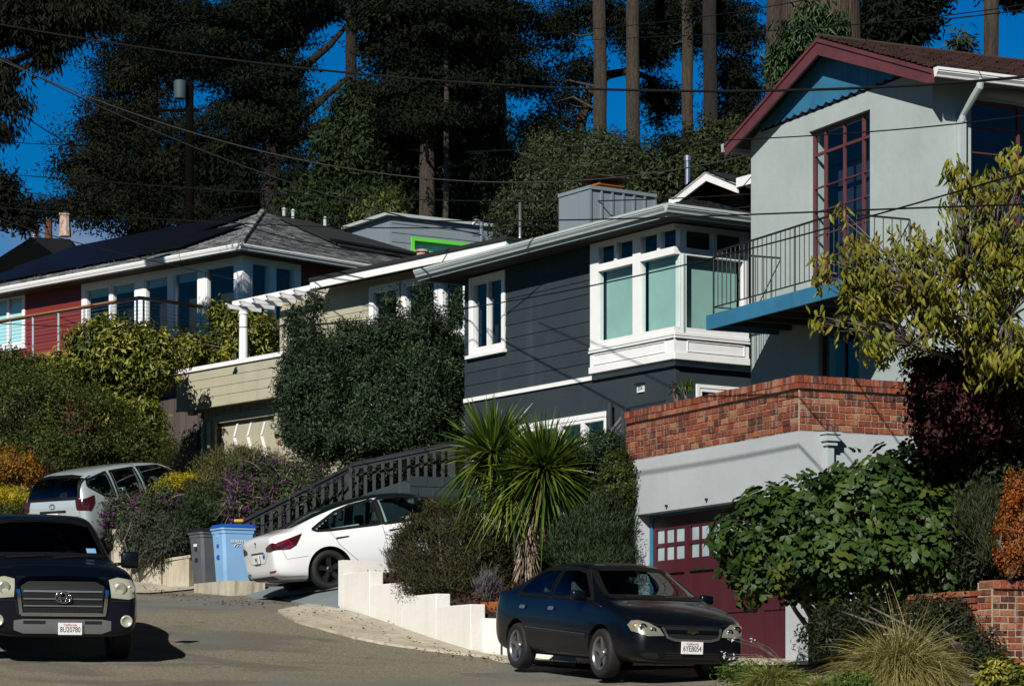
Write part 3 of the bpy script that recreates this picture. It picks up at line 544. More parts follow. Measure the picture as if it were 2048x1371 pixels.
mb = MB(); DF.box(mb, -.04, de, 0, .04, zt - .035, zt + .04); DS.box(mb, 0, 6, 0, .042, zt - .036, zt + .041); mb.build('band_trim', MT['white_paint'], dh)
win(dh, DF, lwa[0], lwa[1], lwz[0], lwz[1], trim=.10, sill=.09, mull=(.5,), fr=.035, bar=.035, bo=.3, depth=.10, name='window')
win(dh, DF, bw0, bw1, bwz - .95, bwz, trim=.09, mull=(.26, .52, .78), bar=.12, blind='teal_blind', bo=.25, name='basement_window')
win(dh, DS, rw[0], rw[0] + 1.9, rw[1] - .8, rw[1], trim=.06, blind=None, name='basement_window')
# bay window round the corner
mb = MB(); bu1 = DS.px(1498, 600, .15)[0]; BF = Pl(D, 'u', -.15); BS = Pl(D, 's', -.15)
zl0, zl1 = BF.px(1198, 682)[1], BF.px(1196, 543)[1]; zu0, zu1 = BF.px(1196, 529)[1], BF.px(1196, 494)[1]
fa = [BF.px(p, 600)[0] for p in (1353, 1280, 1265, 1196)]; sa = [BS.px(p, 600)[0] for p in (1373, 1427, 1434, 1487)]
hF = [(fa[0], fa[1], zl0, zl1), (fa[2], fa[3], zl0, zl1)]; fu = lambda q0, q1: [(q0, (q0 + q1) / 2 - .035, zu0, zu1), ((q0 + q1) / 2 + .035, q1, zu0, zu1)]
hF += fu(fa[0], fa[1]) + fu(fa[2], fa[3]); hS = [(sa[0], sa[3], zl0, zl1), (sa[0], sa[1], zu0, zu1), (sa[2], sa[3], zu0, zu1)]
BF.wall(mb, bay0, bay1, bzb, zs, hF, t=.12); BS.wall(mb, -.15 + .12, bu1, bzb, zs, hS, t=.12)
for pl, a0, a1 in ((BF, bay0, bay1), (BS, -.15, bu1)):
    pl.box(mb, a0, a1, 0, .03, bzb, bzb + .11); pl.box(mb, a0, a1, 0, .025, zl0 - .14, zl0 - .09); pl.box(mb, a0, a1, 0, .04, zl0 - .19, zl0 - .16)
pf = [(.012, .05, .05)]
for pl, a0, a1 in ((BF, .1, bay1 - .12), (BS, .12, bu1 - .1)):
    for q in ((a0, a1, bzb + .14, bzb + .155), (a0, a1, zl0 - .235, zl0 - .22), (a0, a0 + .015, bzb + .155, zl0 - .235), (a1 - .015, a1, bzb + .155, zl0 - .235)): pl.box(mb, q[0], q[1], 0, .014, q[2], q[3])
bayo = mb.build('bay_window', MT['white_paint'], dh)
for pl, hl in ((BF, hF), (BS, hS)):
    for i, (a0, a1, z0, z1) in enumerate(hl):
        g = MB(); g.add([pl.P(a0, -.05, z0), pl.P(a1, -.05, z0), pl.P(a1, -.05, z1), pl.P(a0, -.05, z1)], [(0, 1, 2, 3)]); g.build('pane', MT['window_glass'], bayo)
        if z1 - z0 > .8: g = MB(); pl.box(g, a0 + .035, a1 - .01, -.20, -.18, z0 - .1, z1 + .02); g.build('blind', MT['teal_blind'], bayo)
g = MB(); D.box(g, .5, bay1, .5, .52, bzb, zs); D.box(g, .5, .52, .5, bu1, bzb, zs); D.box(g, -.1, bay1, -.1, bu1, bzb + .1, bzb + .12); g.build('room_backing', MT['dark_void'], bayo)
# eaves: flat soffit, gutter, roof
es1 = D.on_u(837, 539, -ov)[0]
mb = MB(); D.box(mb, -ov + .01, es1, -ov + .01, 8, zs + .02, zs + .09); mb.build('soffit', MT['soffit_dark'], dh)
mb = MB(); D.box(mb, -ov, es1, -ov, -ov + .03, zs, zg - .01); D.box(mb, -ov, -ov + .03, -ov + .03, 8, zs, zg - .012); D.box(mb, es1, es1 + .03, -ov, 8, zs, zg - .014); mb.build('fascia', MT['gutter_paint'], dh)
mb = MB(); gutter(mb, D, 'u', -ov, -ov - .0, es1, zg, .14, .12); gutter(mb, D, 's', -ov, -ov - .1, 8, zg - .002, .14, .12); mb.build('gutter', MT['gutter_paint'], dh)
mb = MB(); D.box(mb, -ov + .03, es1, -ov + .03, 8, zg - .06, zg - .02); rf = mb.build('roof', MT['black_roll'], dh)
t3 = .31; k = 3.4; Hp = lambda s_, u_, dz=0: D.pt(s_, u_, zg - .015 + t3 * (min(s_, u_) + ov) + dz)
mb = MB(); A, B_, C_, E_ = Hp(-ov, -ov), D.pt(-ov, 8, zg - .015), D.pt(k, 8, zg - .015 + t3 * (k + ov)), Hp(k, k)
shingles(mb, A, B_, C_, E_, 20, 34, .022); A2 = D.pt(3.3, -ov, zg - .015); E2 = D.pt(3.3, 3.3, Hp(3.3, 3.3).z); mb.add([A + Vector((0, 0, -.01)), A2, E2, E_], [(0, 1, 2, 3)]); mb.build('shingles', MT['dark_shingle'], rf)
# small white-edged gable on that roof, flue, chimney box
gu = 1.35; q0 = D.on_u(1345, 396, gu); q1 = D.on_u(1412, 342, gu); q2 = D.on_u(1474, 368, gu)
dm = empty('roof_gable', D.pt(q1[0], gu, zg), 'small white-edged roof gable above the slate house bay window', 'roof gable')
for (a, b) in ((q0, q1), (q2, q1)):
    mb = MB(); mb.prism([D.pt(a[0], gu, a[1]), D.pt(b[0], gu, b[1]), D.pt(b[0], gu, b[1] - .17), D.pt(a[0], gu, a[1] - .15)], D.n * .04); mb.build('rake_board', MT['white_paint'], dm)
    mb = MB(); shingles(mb, D.pt(a[0], gu - .03, a[1] + .01), D.pt(a[0], gu + 5, a[1] + .01), D.pt(b[0], gu + 5, b[1] + .01), D.pt(b[0], gu - .03, b[1] + .01), 6, 18, .02); mb.prism([D.pt(a[0], gu, a[1] - .005), D.pt(b[0], gu, b[1] - .005), D.pt(b[0], gu + 5, b[1] - .005), D.pt(a[0], gu + 5, a[1] - .005)], (0, 0, -.04)); mb.build('shingles', MT['dark_shingle'], dm)
mb = MB(); D.box(mb, q2[0] - .55, q2[0], gu - .02, gu + .04, q2[1] - .06, q2[1] + .10); mb.build('fascia_return', MT['white_paint'], dm); mb = MB(); D.box(mb, q0[0], q0[0] + .1, gu - .01, gu + .05, q0[1] - .16, q0[1] + .01); mb.build('fascia_return', MT['white_paint'], dm)
mb = MB(); mb.prism([D.pt(q0[0] - .1, gu + .55, q0[1] - .5), D.pt(q1[0], gu + .55, q1[1] - .1), D.pt(q2[0] + .1, gu + .55, q2[1] - .5)], D.n * .05); mb.build('gable_wall', MT['raw_wood'], dm)
o = MB(); p = at(1375, 366, 51); q = at(1375, 322, 51); o.tube([p - Vector((0, 0, .4)), q], .052, 12); o.tube([q, q + Vector((0, 0, .1))], .075, 12); o.tube([q + Vector((0, 0, -.03)), q], .06, 12)
tag(o.build('flue_pipe', MT['galvanised'], smooth=False, angle=40), 'galvanised metal flue pipe with a cap behind the small white-edged gable', 'flue')
cs, cu = 3.27, .5; ch = empty('chimney_box', D.pt(cs, cu, zg), 'grey board and batten chimney enclosure on the slate house roof', 'chimney')
mb = MB(); ct = 9.29; c1, c2 = cs + .96, cu + 1.5; D.box(mb, cs, c1, cu, c2, 7.9, ct)
for k in range(7): u_ = cu + (c2 - cu - .04) * k / 6; D.box(mb, cs - .03, cs, u_, u_ + .04, 7.9, ct - .05)
for k in range(4): s_ = cs - .03 + (c1 - cs) * k / 3; D.box(mb, s_, s_ + .03, cu - .006, cu, 7.9, ct - .05)
D.box(mb, cs - .04, c1 + .01, cu - .02, cu + .03, ct - .05, ct + .01); D.box(mb, cs - .04, cs + .01, cu + .03, c2, ct - .05, ct + .012); mb.build('panelling', MT['grey_panel'], ch)
mb = MB(); D.box(mb, cs + .3, cs + .8, cu + .45, cu + .95, ct, ct + .13); D.box(mb, cs + .27, cs + .83, cu + .42, cu + .98, ct + .13, ct + .16); mb.build('brick_flue', MT['orange_wood'], ch)
mb = MB(); c = D.pt(cs + .55, cu + .7, ct + .38); q = [D.pt(cs + .15, cu + .3, ct + .27), D.pt(cs + .95, cu + .3, ct + .27), D.pt(cs + .95, cu + 1.1, ct + .27), D.pt(cs + .15, cu + 1.1, ct + .27)]
mb.add(q + [c], [(0, 1, 4), (1, 2, 4), (2, 3, 4), (3, 0, 4), (3, 2, 1, 0)]); [mb.tube([D.pt(cs + a, cu + b, ct + .1), D.pt(cs + a, cu + b, ct + .28)], .012, 5) for a in (.3, .8) for b in (.45, .95)]; mb.build('chimney_cap', MT['raw_wood'], ch)
# number plate 204 and the vent pipe
q = L(1283, 776); pt_ = DF.P(q[0], .03, q[1]); np_ = empty('house_number_sign', pt_, 'small white sign reading 204 with a black hood on the slate wall', 'sign')
mb = MB(); DF.box(mb, q[0] - .095, q[0] + .095, .002, .03, q[1] - .07, q[1] + .06); mb.build('plate', MT['plate_white'], np_)
mb = MB(); DF.box(mb, q[0] - .115, q[0] + .115, .002, .07, q[1] + .06, q[1] + .09); mb.build('hood', MT['iron_black'], np_)
text('204', .105, MT['text_navy'], np_, face_m(DF.P(q[0], .033, q[1] - .008), -D.d, -D.n), sx=.95)
q = L(1219, 806, DF, .12); mb = MB(); mb.tube([DF.P(q[0], .12, 4.0), DF.P(q[0], .12, q[1])], .058, 12); mb.tube([DF.P(q[0], .12, q[1] - .25), DF.P(q[0], .12, q[1] - .22)], .064, 12); tag(mb.build('vent_pipe', MT['rail_slate'], angle=40), 'dark slate painted vent pipe standing against the wall of 204', 'pipe')
mr = empty('metal_handrail', at(1243, 868, 41.5), 'black metal bar railing just left of the brick parapet top', 'railing')
P0, P1, P2 = at(1244, 818, 41.5), at(1330, 801, 41.0), at(1246, 900, 41.5)
MB().tube([P2, P0], .03, 4).build('post', MT['iron_black'], mr); MB().tube([P0, P1], .022, 4).build('top_rail', MT['iron_black'], mr)
for dz in (.1, .2, .3, .4): MB().tube([P0 - Vector((0, 0, dz)), P1 - Vector((0, 0, dz))], .008, 4).build('bar', MT['iron_black'], mr)
for dz in (.12, .22, .32): MB().tube([P0 - Vector((0, 0, dz)), P0 + Vector((-.3, -.05, -dz - .38))], .012 if dz > .12 else .024, 4).build('sloping_bar', MT['iron_black'], mr)
# ================================================================ 3 beige house no. 208
B = Fr(40, 353, 62.0); BP = Pl(B, 'u', 0); BG = Pl(B, 'u', .42); BW = Pl(B, 'u', .6)
z0, z1 = B.on_u(360, 821)[1], B.on_u(353, 741)[1]; br = BP.px(640, 700)[0]
bh = empty('beige_house', B.pt(0, .7, 4), 'beige boarded house with garage below, white fascia and number 208', 'house')
mb = MB(); BP.siding(mb, br, -.02, z0, z1 - .1, (z1 - .1 - z0) / 4, lap=.012); mb.build('parapet_siding', MT['beige_paint'], bh)
mb = MB(); B.box(mb, br, 0, .0, .12, z0, z1 - .1); B.box(mb, -.12, 0, .12, 4, z0, z1 - .1); B.box(mb, -9, -.12, .12, 4, z0, z0 + .1); BP.box(mb, br, 0, .0, .02, z0 - .03, z0 + .03)
seg = BP.px(557, 760)[0]; BP.box(mb, seg - .04, seg, .0, .03, z0, z1 - .1); mb.build('parapet', MT['beige_paint'], bh)
mb = MB(); B.box(mb, br, .04, -.05, .16, z1 - .1, z1); B.box(mb, -.16, .04, .16, 4, z1 - .1, z1 - .002); mb.build('cap_board', MT['white_paint'], bh)
g1, g0_ = BG.px(434, 842), BG.px(551, 823); gz = g1[1]; wlft = BG.px(408, 860)[0]; gbot = 3.9
mb = MB(); BG.wall(mb, -9.2, wlft, gbot, z0, [(g0_[0], g1[0], 0, gz)], t=.25)
for a in np.arange(br, wlft, .34):
    if not (g0_[0] - .1 < a < g1[0] + .1): BG.box(mb, a, a + .04, 0, .02, gbot, z0)
    else: BG.box(mb, a, a + .04, 0, .02, gz + .14, z0)
mb.build('wall', MT['beige_paint'], bh)
mb = MB(); BG.box(mb, g1[0], g1[0] + .14, 0, .045, gbot, gz + .12); BG.box(mb, g0_[0] - .14, g0_[0], 0, .045, gbot, gz + .12); BG.box(mb, g0_[0], g1[0], 0, .043, gz, gz + .12); BG.box(mb, g0_[0], g1[0], -.1, .02, gz - .05, gz)
for px in (413, 424): a = BG.px(px, 900)[0]; BG.box(mb, a - .05, a + .05, 0, .12, gbot, BG.px(px, 842)[1])
mb.build('garage_trim', MT['beige_paint'], bh)
mb = MB(); BG.box(mb, g0_[0], g1[0], -.14, -.10, gbot, gz - .05); gdr = mb.build('garage_door', MT['beige_paint'], bh)
mb = MB(); BG.box(mb, g1[0] - .02, g1[0], -.2, 0, gbot, gz); mb.build('door_jamb', MT['raw_wood'], gdr)
PDr = Pl(B, 'u', .42 + .10)
for cx in (473.5, 500.5, 528):
    dx = [3.5, -3.5, 2.5, 0, 2.5, -3]; zz = [PDr.px(cx, 847 - (cx - 473) * .06 + k * 27)[1] for k in range(6)]; mb = MB(); P = [PDr.px(cx + d, 880)[0] for d in dx]
    for k in range(5): mb.prism([PDr.P(P[k] - .035, 0.002, zz[k]), PDr.P(P[k] + .035, .002, zz[k]), PDr.P(P[k + 1] + .035, .002, zz[k + 1] + .02), PDr.P(P[k + 1] - .035, .002, zz[k + 1] + .02)], -B.n * .03)
    mb.build('zigzag_strip', MT['white_paint'], gdr)
q = BG.px(557, 871); lp = MB(); lp.tube([BG.P(q[0], 0, q[1]), BG.P(q[0], .08, q[1])], .05, 12); lp.build('door_lamp', MT['iron_black'], bh)
q = BG.px(558, 885); text('208', .15, MT['text_red'], bh, face_m(BG.P(q[0], .025, q[1]), -B.d, -B.n), 'house_number', .006)
q = BG.px(402, 826); sl2 = MB(); BG.box(sl2, q[0] - .02, q[0] + .2, .1, .25, q[1] - .05, q[1] + .09); sl2.build('security_lamp', MT['gutter_paint'], bh)
# upper floor, fascia, flat roof, trellis and column
fz0, fz1 = 9.14, 9.31; re = B.on_u(1012, 490, 0)[0]; wl0 = -9.2; ml = BW.px(560, 650)[0]
wins = [(BW.px(a, 600)[0], BW.px(b, 600)[0]) for a, b in ((796, 745), (872, 810), (930, 884))]; wz1 = 8.98; wz0 = 7.75
mb = MB(); BW.wall(mb, wl0, ml, 6.9, fz0 + .1, [(a, b, wz0, wz1) for a, b in wins], t=.15, o=-.01); mb.build('wall', MT['beige_paint'], bh)
mb = MB(); BW.siding(mb, wl0, ml, 6.9, fz0, .24, [(a - .05, b + .05, wz0, wz1) for a, b in wins], lap=.012); mb.build('siding', MT['beige_paint'], bh)
for a, b in wins: win(bh, BW, a, b, wz0, wz1, trim=.09, bo=.3, depth=.12, fr=.05)
mb = MB(); tl = B.on_u(620, 575, 0)[0]; B.box(mb, re, tl, 0, .05, fz0, fz1); B.box(mb, re, re + .05, .05, 5, fz0, fz1); mb.build('fascia', MT['white_paint'], bh)
mb = MB(); B.box(mb, re - .06, tl, -.04, 6, fz1, fz1 + .07); mb.build('roof', MT['black_roll'], bh)
te = B.on_u(457, 606, 0)[0]; tr_ = empty('trellis', B.pt(te, .3, z1), 'white timber trellis with stepped rafters on a round column', 'trellis')
mb = MB(); B.box(mb, tl - .1, te, .1, .16, fz0 - .0, fz0 + .12); mb.build('beam', MT['white_paint'], tr_)
for k in range(6):
    s_ = te - .25 - (te - tl - .3) * k / 5.5; mb = MB(); mb.prism([B.pt(s_, -.22, fz0 + .02), B.pt(s_, -.12, fz0 - .1), B.pt(s_, .75, fz0 - .1), B.pt(s_, .75, fz0 - .002), B.pt(s_, -.22, fz0 - .002)][::1], B.d * .06); mb.build('rafter', MT['white_paint'], tr_)
cp = B.on_u(487, 700, .25)[0]; c = B.pt(cp, .25, 0); mb = MB(); r = .105
mb.lathe([(0, z1 - .1), (r, z1 - .1), (r, z1 + .1), (r * 1.0, z1 + .3), (r * .93, fz0 - .3), (r * .93, fz0 - .22), (r * 1.12, fz0 - .2), (r * 1.12, fz0 - .17), (r * .95, fz0 - .15), (r * 1.2, fz0 - .1), (0, fz0 - .1)], 24, (c.x, c.y, 0)); mb.build('column', MT['white_paint'], tr_, angle=40)
# service mast, roof vent, pipe
m = MB(); p = at(963, 505, 54.5); q = at(963, 447, 54.5); m.tube([p, q], .04, 8); m.tube([q + Vector((0, 0, -.05)), q + Vector((0, 0, .02)), q + Vector((-.12, 0, .06)), q + Vector((-.2, 0, -.02))], .05, 8); m.tube([at(945, 470, 54.5), at(975, 470, 54.5)], .03, 6)
tag(m.build('service_mast', MT['steel']), 'grey electrical service mast standing on the beige house roof edge', 'mast')
m = MB(); p = at(844, 512, 62); m.tube([p, at(844, 504, 62)], .13, 14); m.tube([at(844, 504, 62), at(844, 500, 62)], .17, 14); tag(m.build('roof_vent', MT['terracotta'], angle=40), 'squat round clay-coloured vent on the beige roof below the green window', 'vent')
m = MB(); p = at(1040, 482, 54); q = at(1040, 405, 54); m.tube([p, at(1040, 474, 54), q], [.09, .035, .03], 8); tag(m.build('roof_pipe', MT['galvanised'], smooth=True), 'thin grey pipe mast rising from the roof left of the chimney box', 'pipe')
# dark board fence on brown blocks beside the garage
FP = Pl(B, 'u', 1.2); fl, fz = FP.px(322, 830); frr = FP.px(409, 830)[0]; fn = empty('board_fence', FP.P(fl, 0, 5), 'weathered dark board fence on brown blocks left of the beige garage', 'fence')
fzb = FP.px(365, 905)[1]; mb = MB(); n = 17
for k in range(n): a = frr + (fl + 2.5 - frr) * k / n; FP.box(mb, a + .004, a + (fl + 2.5 - frr) / n - .004, 0, .02 + .012 * (k % 2), fzb, fz + .35)
mb.build('boards', MT['fence_wood'], fn)
mb = MB(); rows = 4
for r in range(rows):
    for k in range(8):
        a = frr + (k - (.5 if r % 2 else 0)) * .58; zz = fzb - .27 * (r + 1); FP.box(mb, a + .006, a + .57, .02, .16, zz + .006, zz + .264)
mb.build('block_course', MT['block_brown'], fn)
mb = MB(); FP.box(mb, frr, frr + 4.4, -.1, .145, fzb - 1.1, fzb - .003); mb.build('mortar_core', MT['mortar'], fn)
# ================================================================ 4 red house
Q = Fr(46.6, 487, 68.0); QF = Pl(Q, 'u', 0); QS = Pl(Q, 's', 0); rov = .6
rh = empty('red_house', Q.pt(0, 0, 7), 'red boarded house with white window frames and grey hipped roof', 'house')
c = Q.pt(-rov, -rov, 0); rz1 = zpx(487, c.y); rzs = rz1 - .17
dk = 9.45
px_w = [(221, 173, dk + .1), (272, 225, dk + .1), (338, 291, dk + .1), (398, 350, dk + .1), (471, 413, 9.72)]; ztop = [QF.px(p[1], 578 - (p[1] - 173) * .176)[1] for p in px_w]; zt_ = min(ztop)
W1 = [(QF.px(a, 600)[0], QF.px(b, 600)[0], z, zt_) for a, b, z in px_w]
lw1 = (QF.px(47, 640)[0], QF.px(-14, 640)[0], QF.px(22, 690)[1], QF.px(22, 592)[1])
mb = MB(); QF.wall(mb, .18, 13, 7, rzs, [w for w in W1] + [lw1], t=.15, o=-.01)
W2 = [(QS.px(502, 600)[0], QS.px(537, 600)[0]), (QS.px(549, 600)[0], QS.px(586, 600)[0])]; w2z = (QS.px(535, 640)[1], QS.px(502, 523)[1])
QS.wall(mb, .14, 7.2, 7, rzs, [(a, b, *w2z) for a, b in W2], t=.15, o=-.01); mb.build('wall', MT['red_siding'], rh)
mb = MB(); a_l = W1[0][1] + .18; QF.siding(mb, a_l, 13, 7, rzs, .2, [lw1]); QF.siding(mb, .18, a_l, 7, 9.6, .2, [(W1[3][0], W1[0][1], dk, 12)]); QS.siding(mb, W2[1][1] + .25, 7.2, 7, rzs, .2); QS.siding(mb, .18, W2[1][1] + .25, 7, w2z[0] - .15, .2); mb.build('siding', MT['red_siding'], rh)
mb = MB()                       # white casing between the windows
QF.wall(mb, .18, a_l, 9.6, rzs, [(a, b, c_, d) for a, b, c_, d in W1], t=.03, o=.04); QS.wall(mb, .18, W2[1][1] + .25, w2z[0] - .15, rzs, [(a, b, *w2z) for a, b in W2], t=.03, o=.042)
Q.box(mb, -.06, .18, -.06, .18, 7, rzs); mb.build('casing', MT['white_paint'], rh)
for i, (a, b, c_, d) in enumerate(W1): win(rh, QF, a, b, c_, d, fr=.05, o=.02, blind='teal_blind' if i < 4 else None, blindz=.86, bo=.06)
for (a, b) in W2: win(rh, QS, a, b, w2z[0], w2z[1], fr=.05, o=.02)
win(rh, QF, *lw1, trim=.1, sill=.07, mull=(.5,), blind='blue_blind', bo=.06, bar=.1)
tp = 5.2; sl3 = (zpx(425, Q.pt(tp, tp, 0).y) - rz1) / (tp + rov); RP = lambda s_, u_, z: Q.pt(s_, u_, z); zpk = rz1 + sl3 * (tp + rov); ue = 2 * tp + rov; se = 14.
mb = MB(); Q.box(mb, -rov + .02, se, -rov + .02, ue, rzs, rzs + .05); mb.build('soffit', MT['soffit_dark'], rh)
mb = MB(); Q.box(mb, -rov, se, -rov, -rov + .03, rzs, rz1 - .01); Q.box(mb, -rov, -rov + .03, -rov + .03, ue, rzs, rz1 - .012); gutter(mb, Q, 'u', -rov, -rov, se, rz1, .15, .11); gutter(mb, Q, 's', -rov, -rov - .08, ue, rz1 - .002, .15, .11); mb.build('gutter', MT['white_paint'], rh)
mb = MB(); shingles(mb, RP(se, -rov, rz1), RP(-rov, -rov, rz1), RP(tp, tp, zpk), RP(se, tp, zpk), 30, 48, .025); shingles(mb, RP(-rov, -rov, rz1), RP(-rov, ue, rz1), RP(tp, tp, zpk), RP(tp, tp, zpk), 30, 38, .025)
mb.add([RP(-rov, ue, rz1), RP(se, ue, rz1), RP(se, tp, zpk), RP(tp, tp, zpk)], [(0, 1, 2, 3)])
for k in range(26): t = k / 26; t2 = (k + 1.25) / 26; A = RP(-rov, -rov, rz1).lerp(RP(tp, tp, zpk), t); E = RP(-rov, -rov, rz1).lerp(RP(tp, tp, zpk), min(1, t2)); mb.tube([A + Vector((0, 0, .05)), E + Vector((0, 0, .02))], .09, 6)
rr = mb.build('roof', MT['grey_shingle'], rh)
Lp = lambda s_, t: RP(s_, -rov + t * (tp + rov), rz1 + t * (zpk - rz1) + .14)
for r_ in range(2):
    for c_ in range(6 - r_):
        s_ = 2.7 + c_ * 1.72 + r_ * 2.4; mb = MB(); mb.prism([Lp(s_, .12 + r_ * .42), Lp(s_ + 1.68, .12 + r_ * .42), Lp(s_ + 1.68, .12 + r_ * .42 + .41), Lp(s_, .12 + r_ * .42 + .41)], (0, 0, -.04)); mb.build('solar_panel', MT['solar_glass'], rh)
Sp = lambda u_, t: RP(-rov + t * (tp + rov), u_, rz1 + t * (zpk - rz1) + .12)
mb = MB(); mb.prism([Sp(5.0, .86), Sp(6.3, .86), Sp(9.5, .32), Sp(4.6, .32)], (0, 0, -.05)); mb.build('roof_mat', MT['black_roll'], rh)
mb = MB(); mb.tube([Sp(4.3, .34) + Vector((0, 0, .06)), Sp(9.8, .34) + Vector((0, 0, .06))], .05, 8); mb.build('roof_bar', MT['black_plastic'], rh)
for px, py in ((568, 428), (586, 431), (650, 446)):
    p = at(px, py + 6, 76); m = MB(); m.tube([p, p + Vector((0, 0, .2)), p + Vector((0, 0, .22)), p + Vector((0, 0, .28))], [.05, .05, .08, .02], 8); tag(m.build('vent_stub', MT['gutter_paint']), {568: 'pale vent stub nearest the red house roof peak', 586: 'pale vent stub second from the red house roof peak', 650: 'lone pale vent stub low on the right of the red house ridge'}[px], 'vent', 'vent stubs behind the red house roof')
# deck with cable railing
dkx = QF.px(405, 608)[0]; du = 2.1; dr_ = empty('deck_railing', Q.pt(dkx, -du, dk), 'cable deck railing with a brown timber handrail before the red house', 'railing')
rt = zpx(592, Q.pt(dkx, -du, 0).y); rt = 10.5; pp = [Q.pt(13, -du, 0), Q.pt(dkx, -du, 0), Q.pt(dkx, -.05, 0)]
for a, b in zip(pp[:-1], pp[1:]):
    t = (b - a).normalized(); w = Vector((-t.y, t.x, 0)) * .07; z = Vector((0, 0, rt)); mb = MB(); mb.prism([a - w + z, b - w + z + t * .05, b + w + z + t * .05, a + w + z], (0, 0, -.045)); mb.build('handrail', MT['cedar'], dr_)
for zz in np.linspace(dk + .1, rt - .16, 9): MB().tube([p + Vector((0, 0, zz)) for p in pp], .006, 4).build('cable', MT['steel'], dr_)
MB().tube([p + Vector((0, 0, rt - .07)) for p in pp], .022, 4).build('under_rail', MT['steel'], dr_)
for px in (-40, 21, 66, 117, 168, 223, 274): s_ = Q.on_u(px, 650, -du)[0]; MB().tube([Q.pt(s_, -du, dk - 1.2), Q.pt(s_, -du, rt - .05)], .035, 4).build('post', MT['steel'], dr_)
for u_ in (-du + .12, -.1): MB().tube([Q.pt(dkx, u_, dk - .2), Q.pt(dkx, u_, rt - .05)], .035, 4).build('post', MT['steel'], dr_)
mb = MB(); Q.box(mb, dkx, 13, -du, -.02, dk - .2, dk); tag(mb.build('deck', MT['cedar']), 'timber deck in front of the red house behind the hedge', 'deck')
# ================================================================ 5 far houses
K = Fr(32, 780, 85.); KS = Pl(K, 's', 0); kt = zpx(432, 85); kl = KS.px(1010, 450)[0]
kh = empty('grey_house', K.pt(0, 0, 10), 'pale blue-grey boarded house with a lime green window frame', 'house')
kw = [KS.px(822, 490)[0], KS.px(938, 490)[0]]; kz = (KS.px(822, 505)[1], KS.px(822, 474)[1], KS.px(938, 487)[1])
mb = MB(); KS.wall(mb, 0, kl + 2, 9, kt, [(kw[0], kw[1], kz[0], kz[1])], t=.2); Pl(K, 'u', 0).wall(mb, .2, 8, 9, kt, t=.2); mb.build('wall', MT['grey_panel'], kh)
mb = MB(); KS.siding(mb, .05, kl + 2, 9, kt, .3, [(kw[0], kw[1], kz[0], kz[1])], lap=.02); mb.build('siding', MT['grey_panel'], kh)
mb = MB(); K.box(mb, -.15, 8, -.2, kl + 2, kt, kt + .1); mb.build('roof', MT['gutter_paint'], kh)
win(kh, KS, kw[0], kw[1], kz[0], kz[1], fr=.11, o=.06, fm='green_frame', blind='blue_blind', bo=.2)
# brown roof far left, with pots
mb = MB(); Bn = Fr(60, 340, 100); bz = zpx(492, 100)
bn = empty('brown_house', Bn.pt(0, 0, 12), 'far brown-roofed house at the left edge with clay chimney pots', 'house')
shingles(mb, Bn.pt(22, -1, bz - 1.1), Bn.pt(0, -1, bz - .4), Bn.pt(0, 6, bz + 1.2), Bn.pt(22, 6, bz + .5), 22, 70, .03); mb.prism([Bn.pt(22, -1, bz - 1.15), Bn.pt(0, -1, bz - .45), Bn.pt(0, 6, bz + 1.15), Bn.pt(22, 6, bz + .45)], (0, 0, -.1)); mb.build('roof', MT['brown_shingle'], bn)
mb = MB(); Bn.box(mb, 0, 22, 0, 6, 9, bz - 1.3); mb.build('wall', MT['raw_wood'], bn)
mb = MB(); Bn.box(mb, 8, 22, -1.1, -1, bz - 1.45, bz - 1.1); mb.build('fascia', MT['beige_paint'], bn)
for px, py, r, h, m_, lb in ((130, 452, .2, .5, 'terracotta', 'pale tapered'), (97, 458, .13, .35, 'raw_wood', 'dark capped'), (70, 460, .07, .2, 'terracotta', 'tiny conical')):
    p = at(px, py, 99.5); m = MB(); m.lathe([(0, -.4), (r * 1.2, -.4), (r, h * .8), (r * 1.15, h * .82), (r * 1.15, h), (0, h)], 10, p); m.build('chimney_pot', MT[m_], bn)
mb = MB(); s0_ = at(-30, 560, 84); q = [at(-60, 552, 84), at(62, 474, 84), at(140, 478, 86), at(178, 560, 86)]; mb.prism(q, (0, 6, 0)); tag(mb.build('shed_roof', MT['black_roll']), 'black peaked shed roof in shade behind the red house left eave', 'shed')
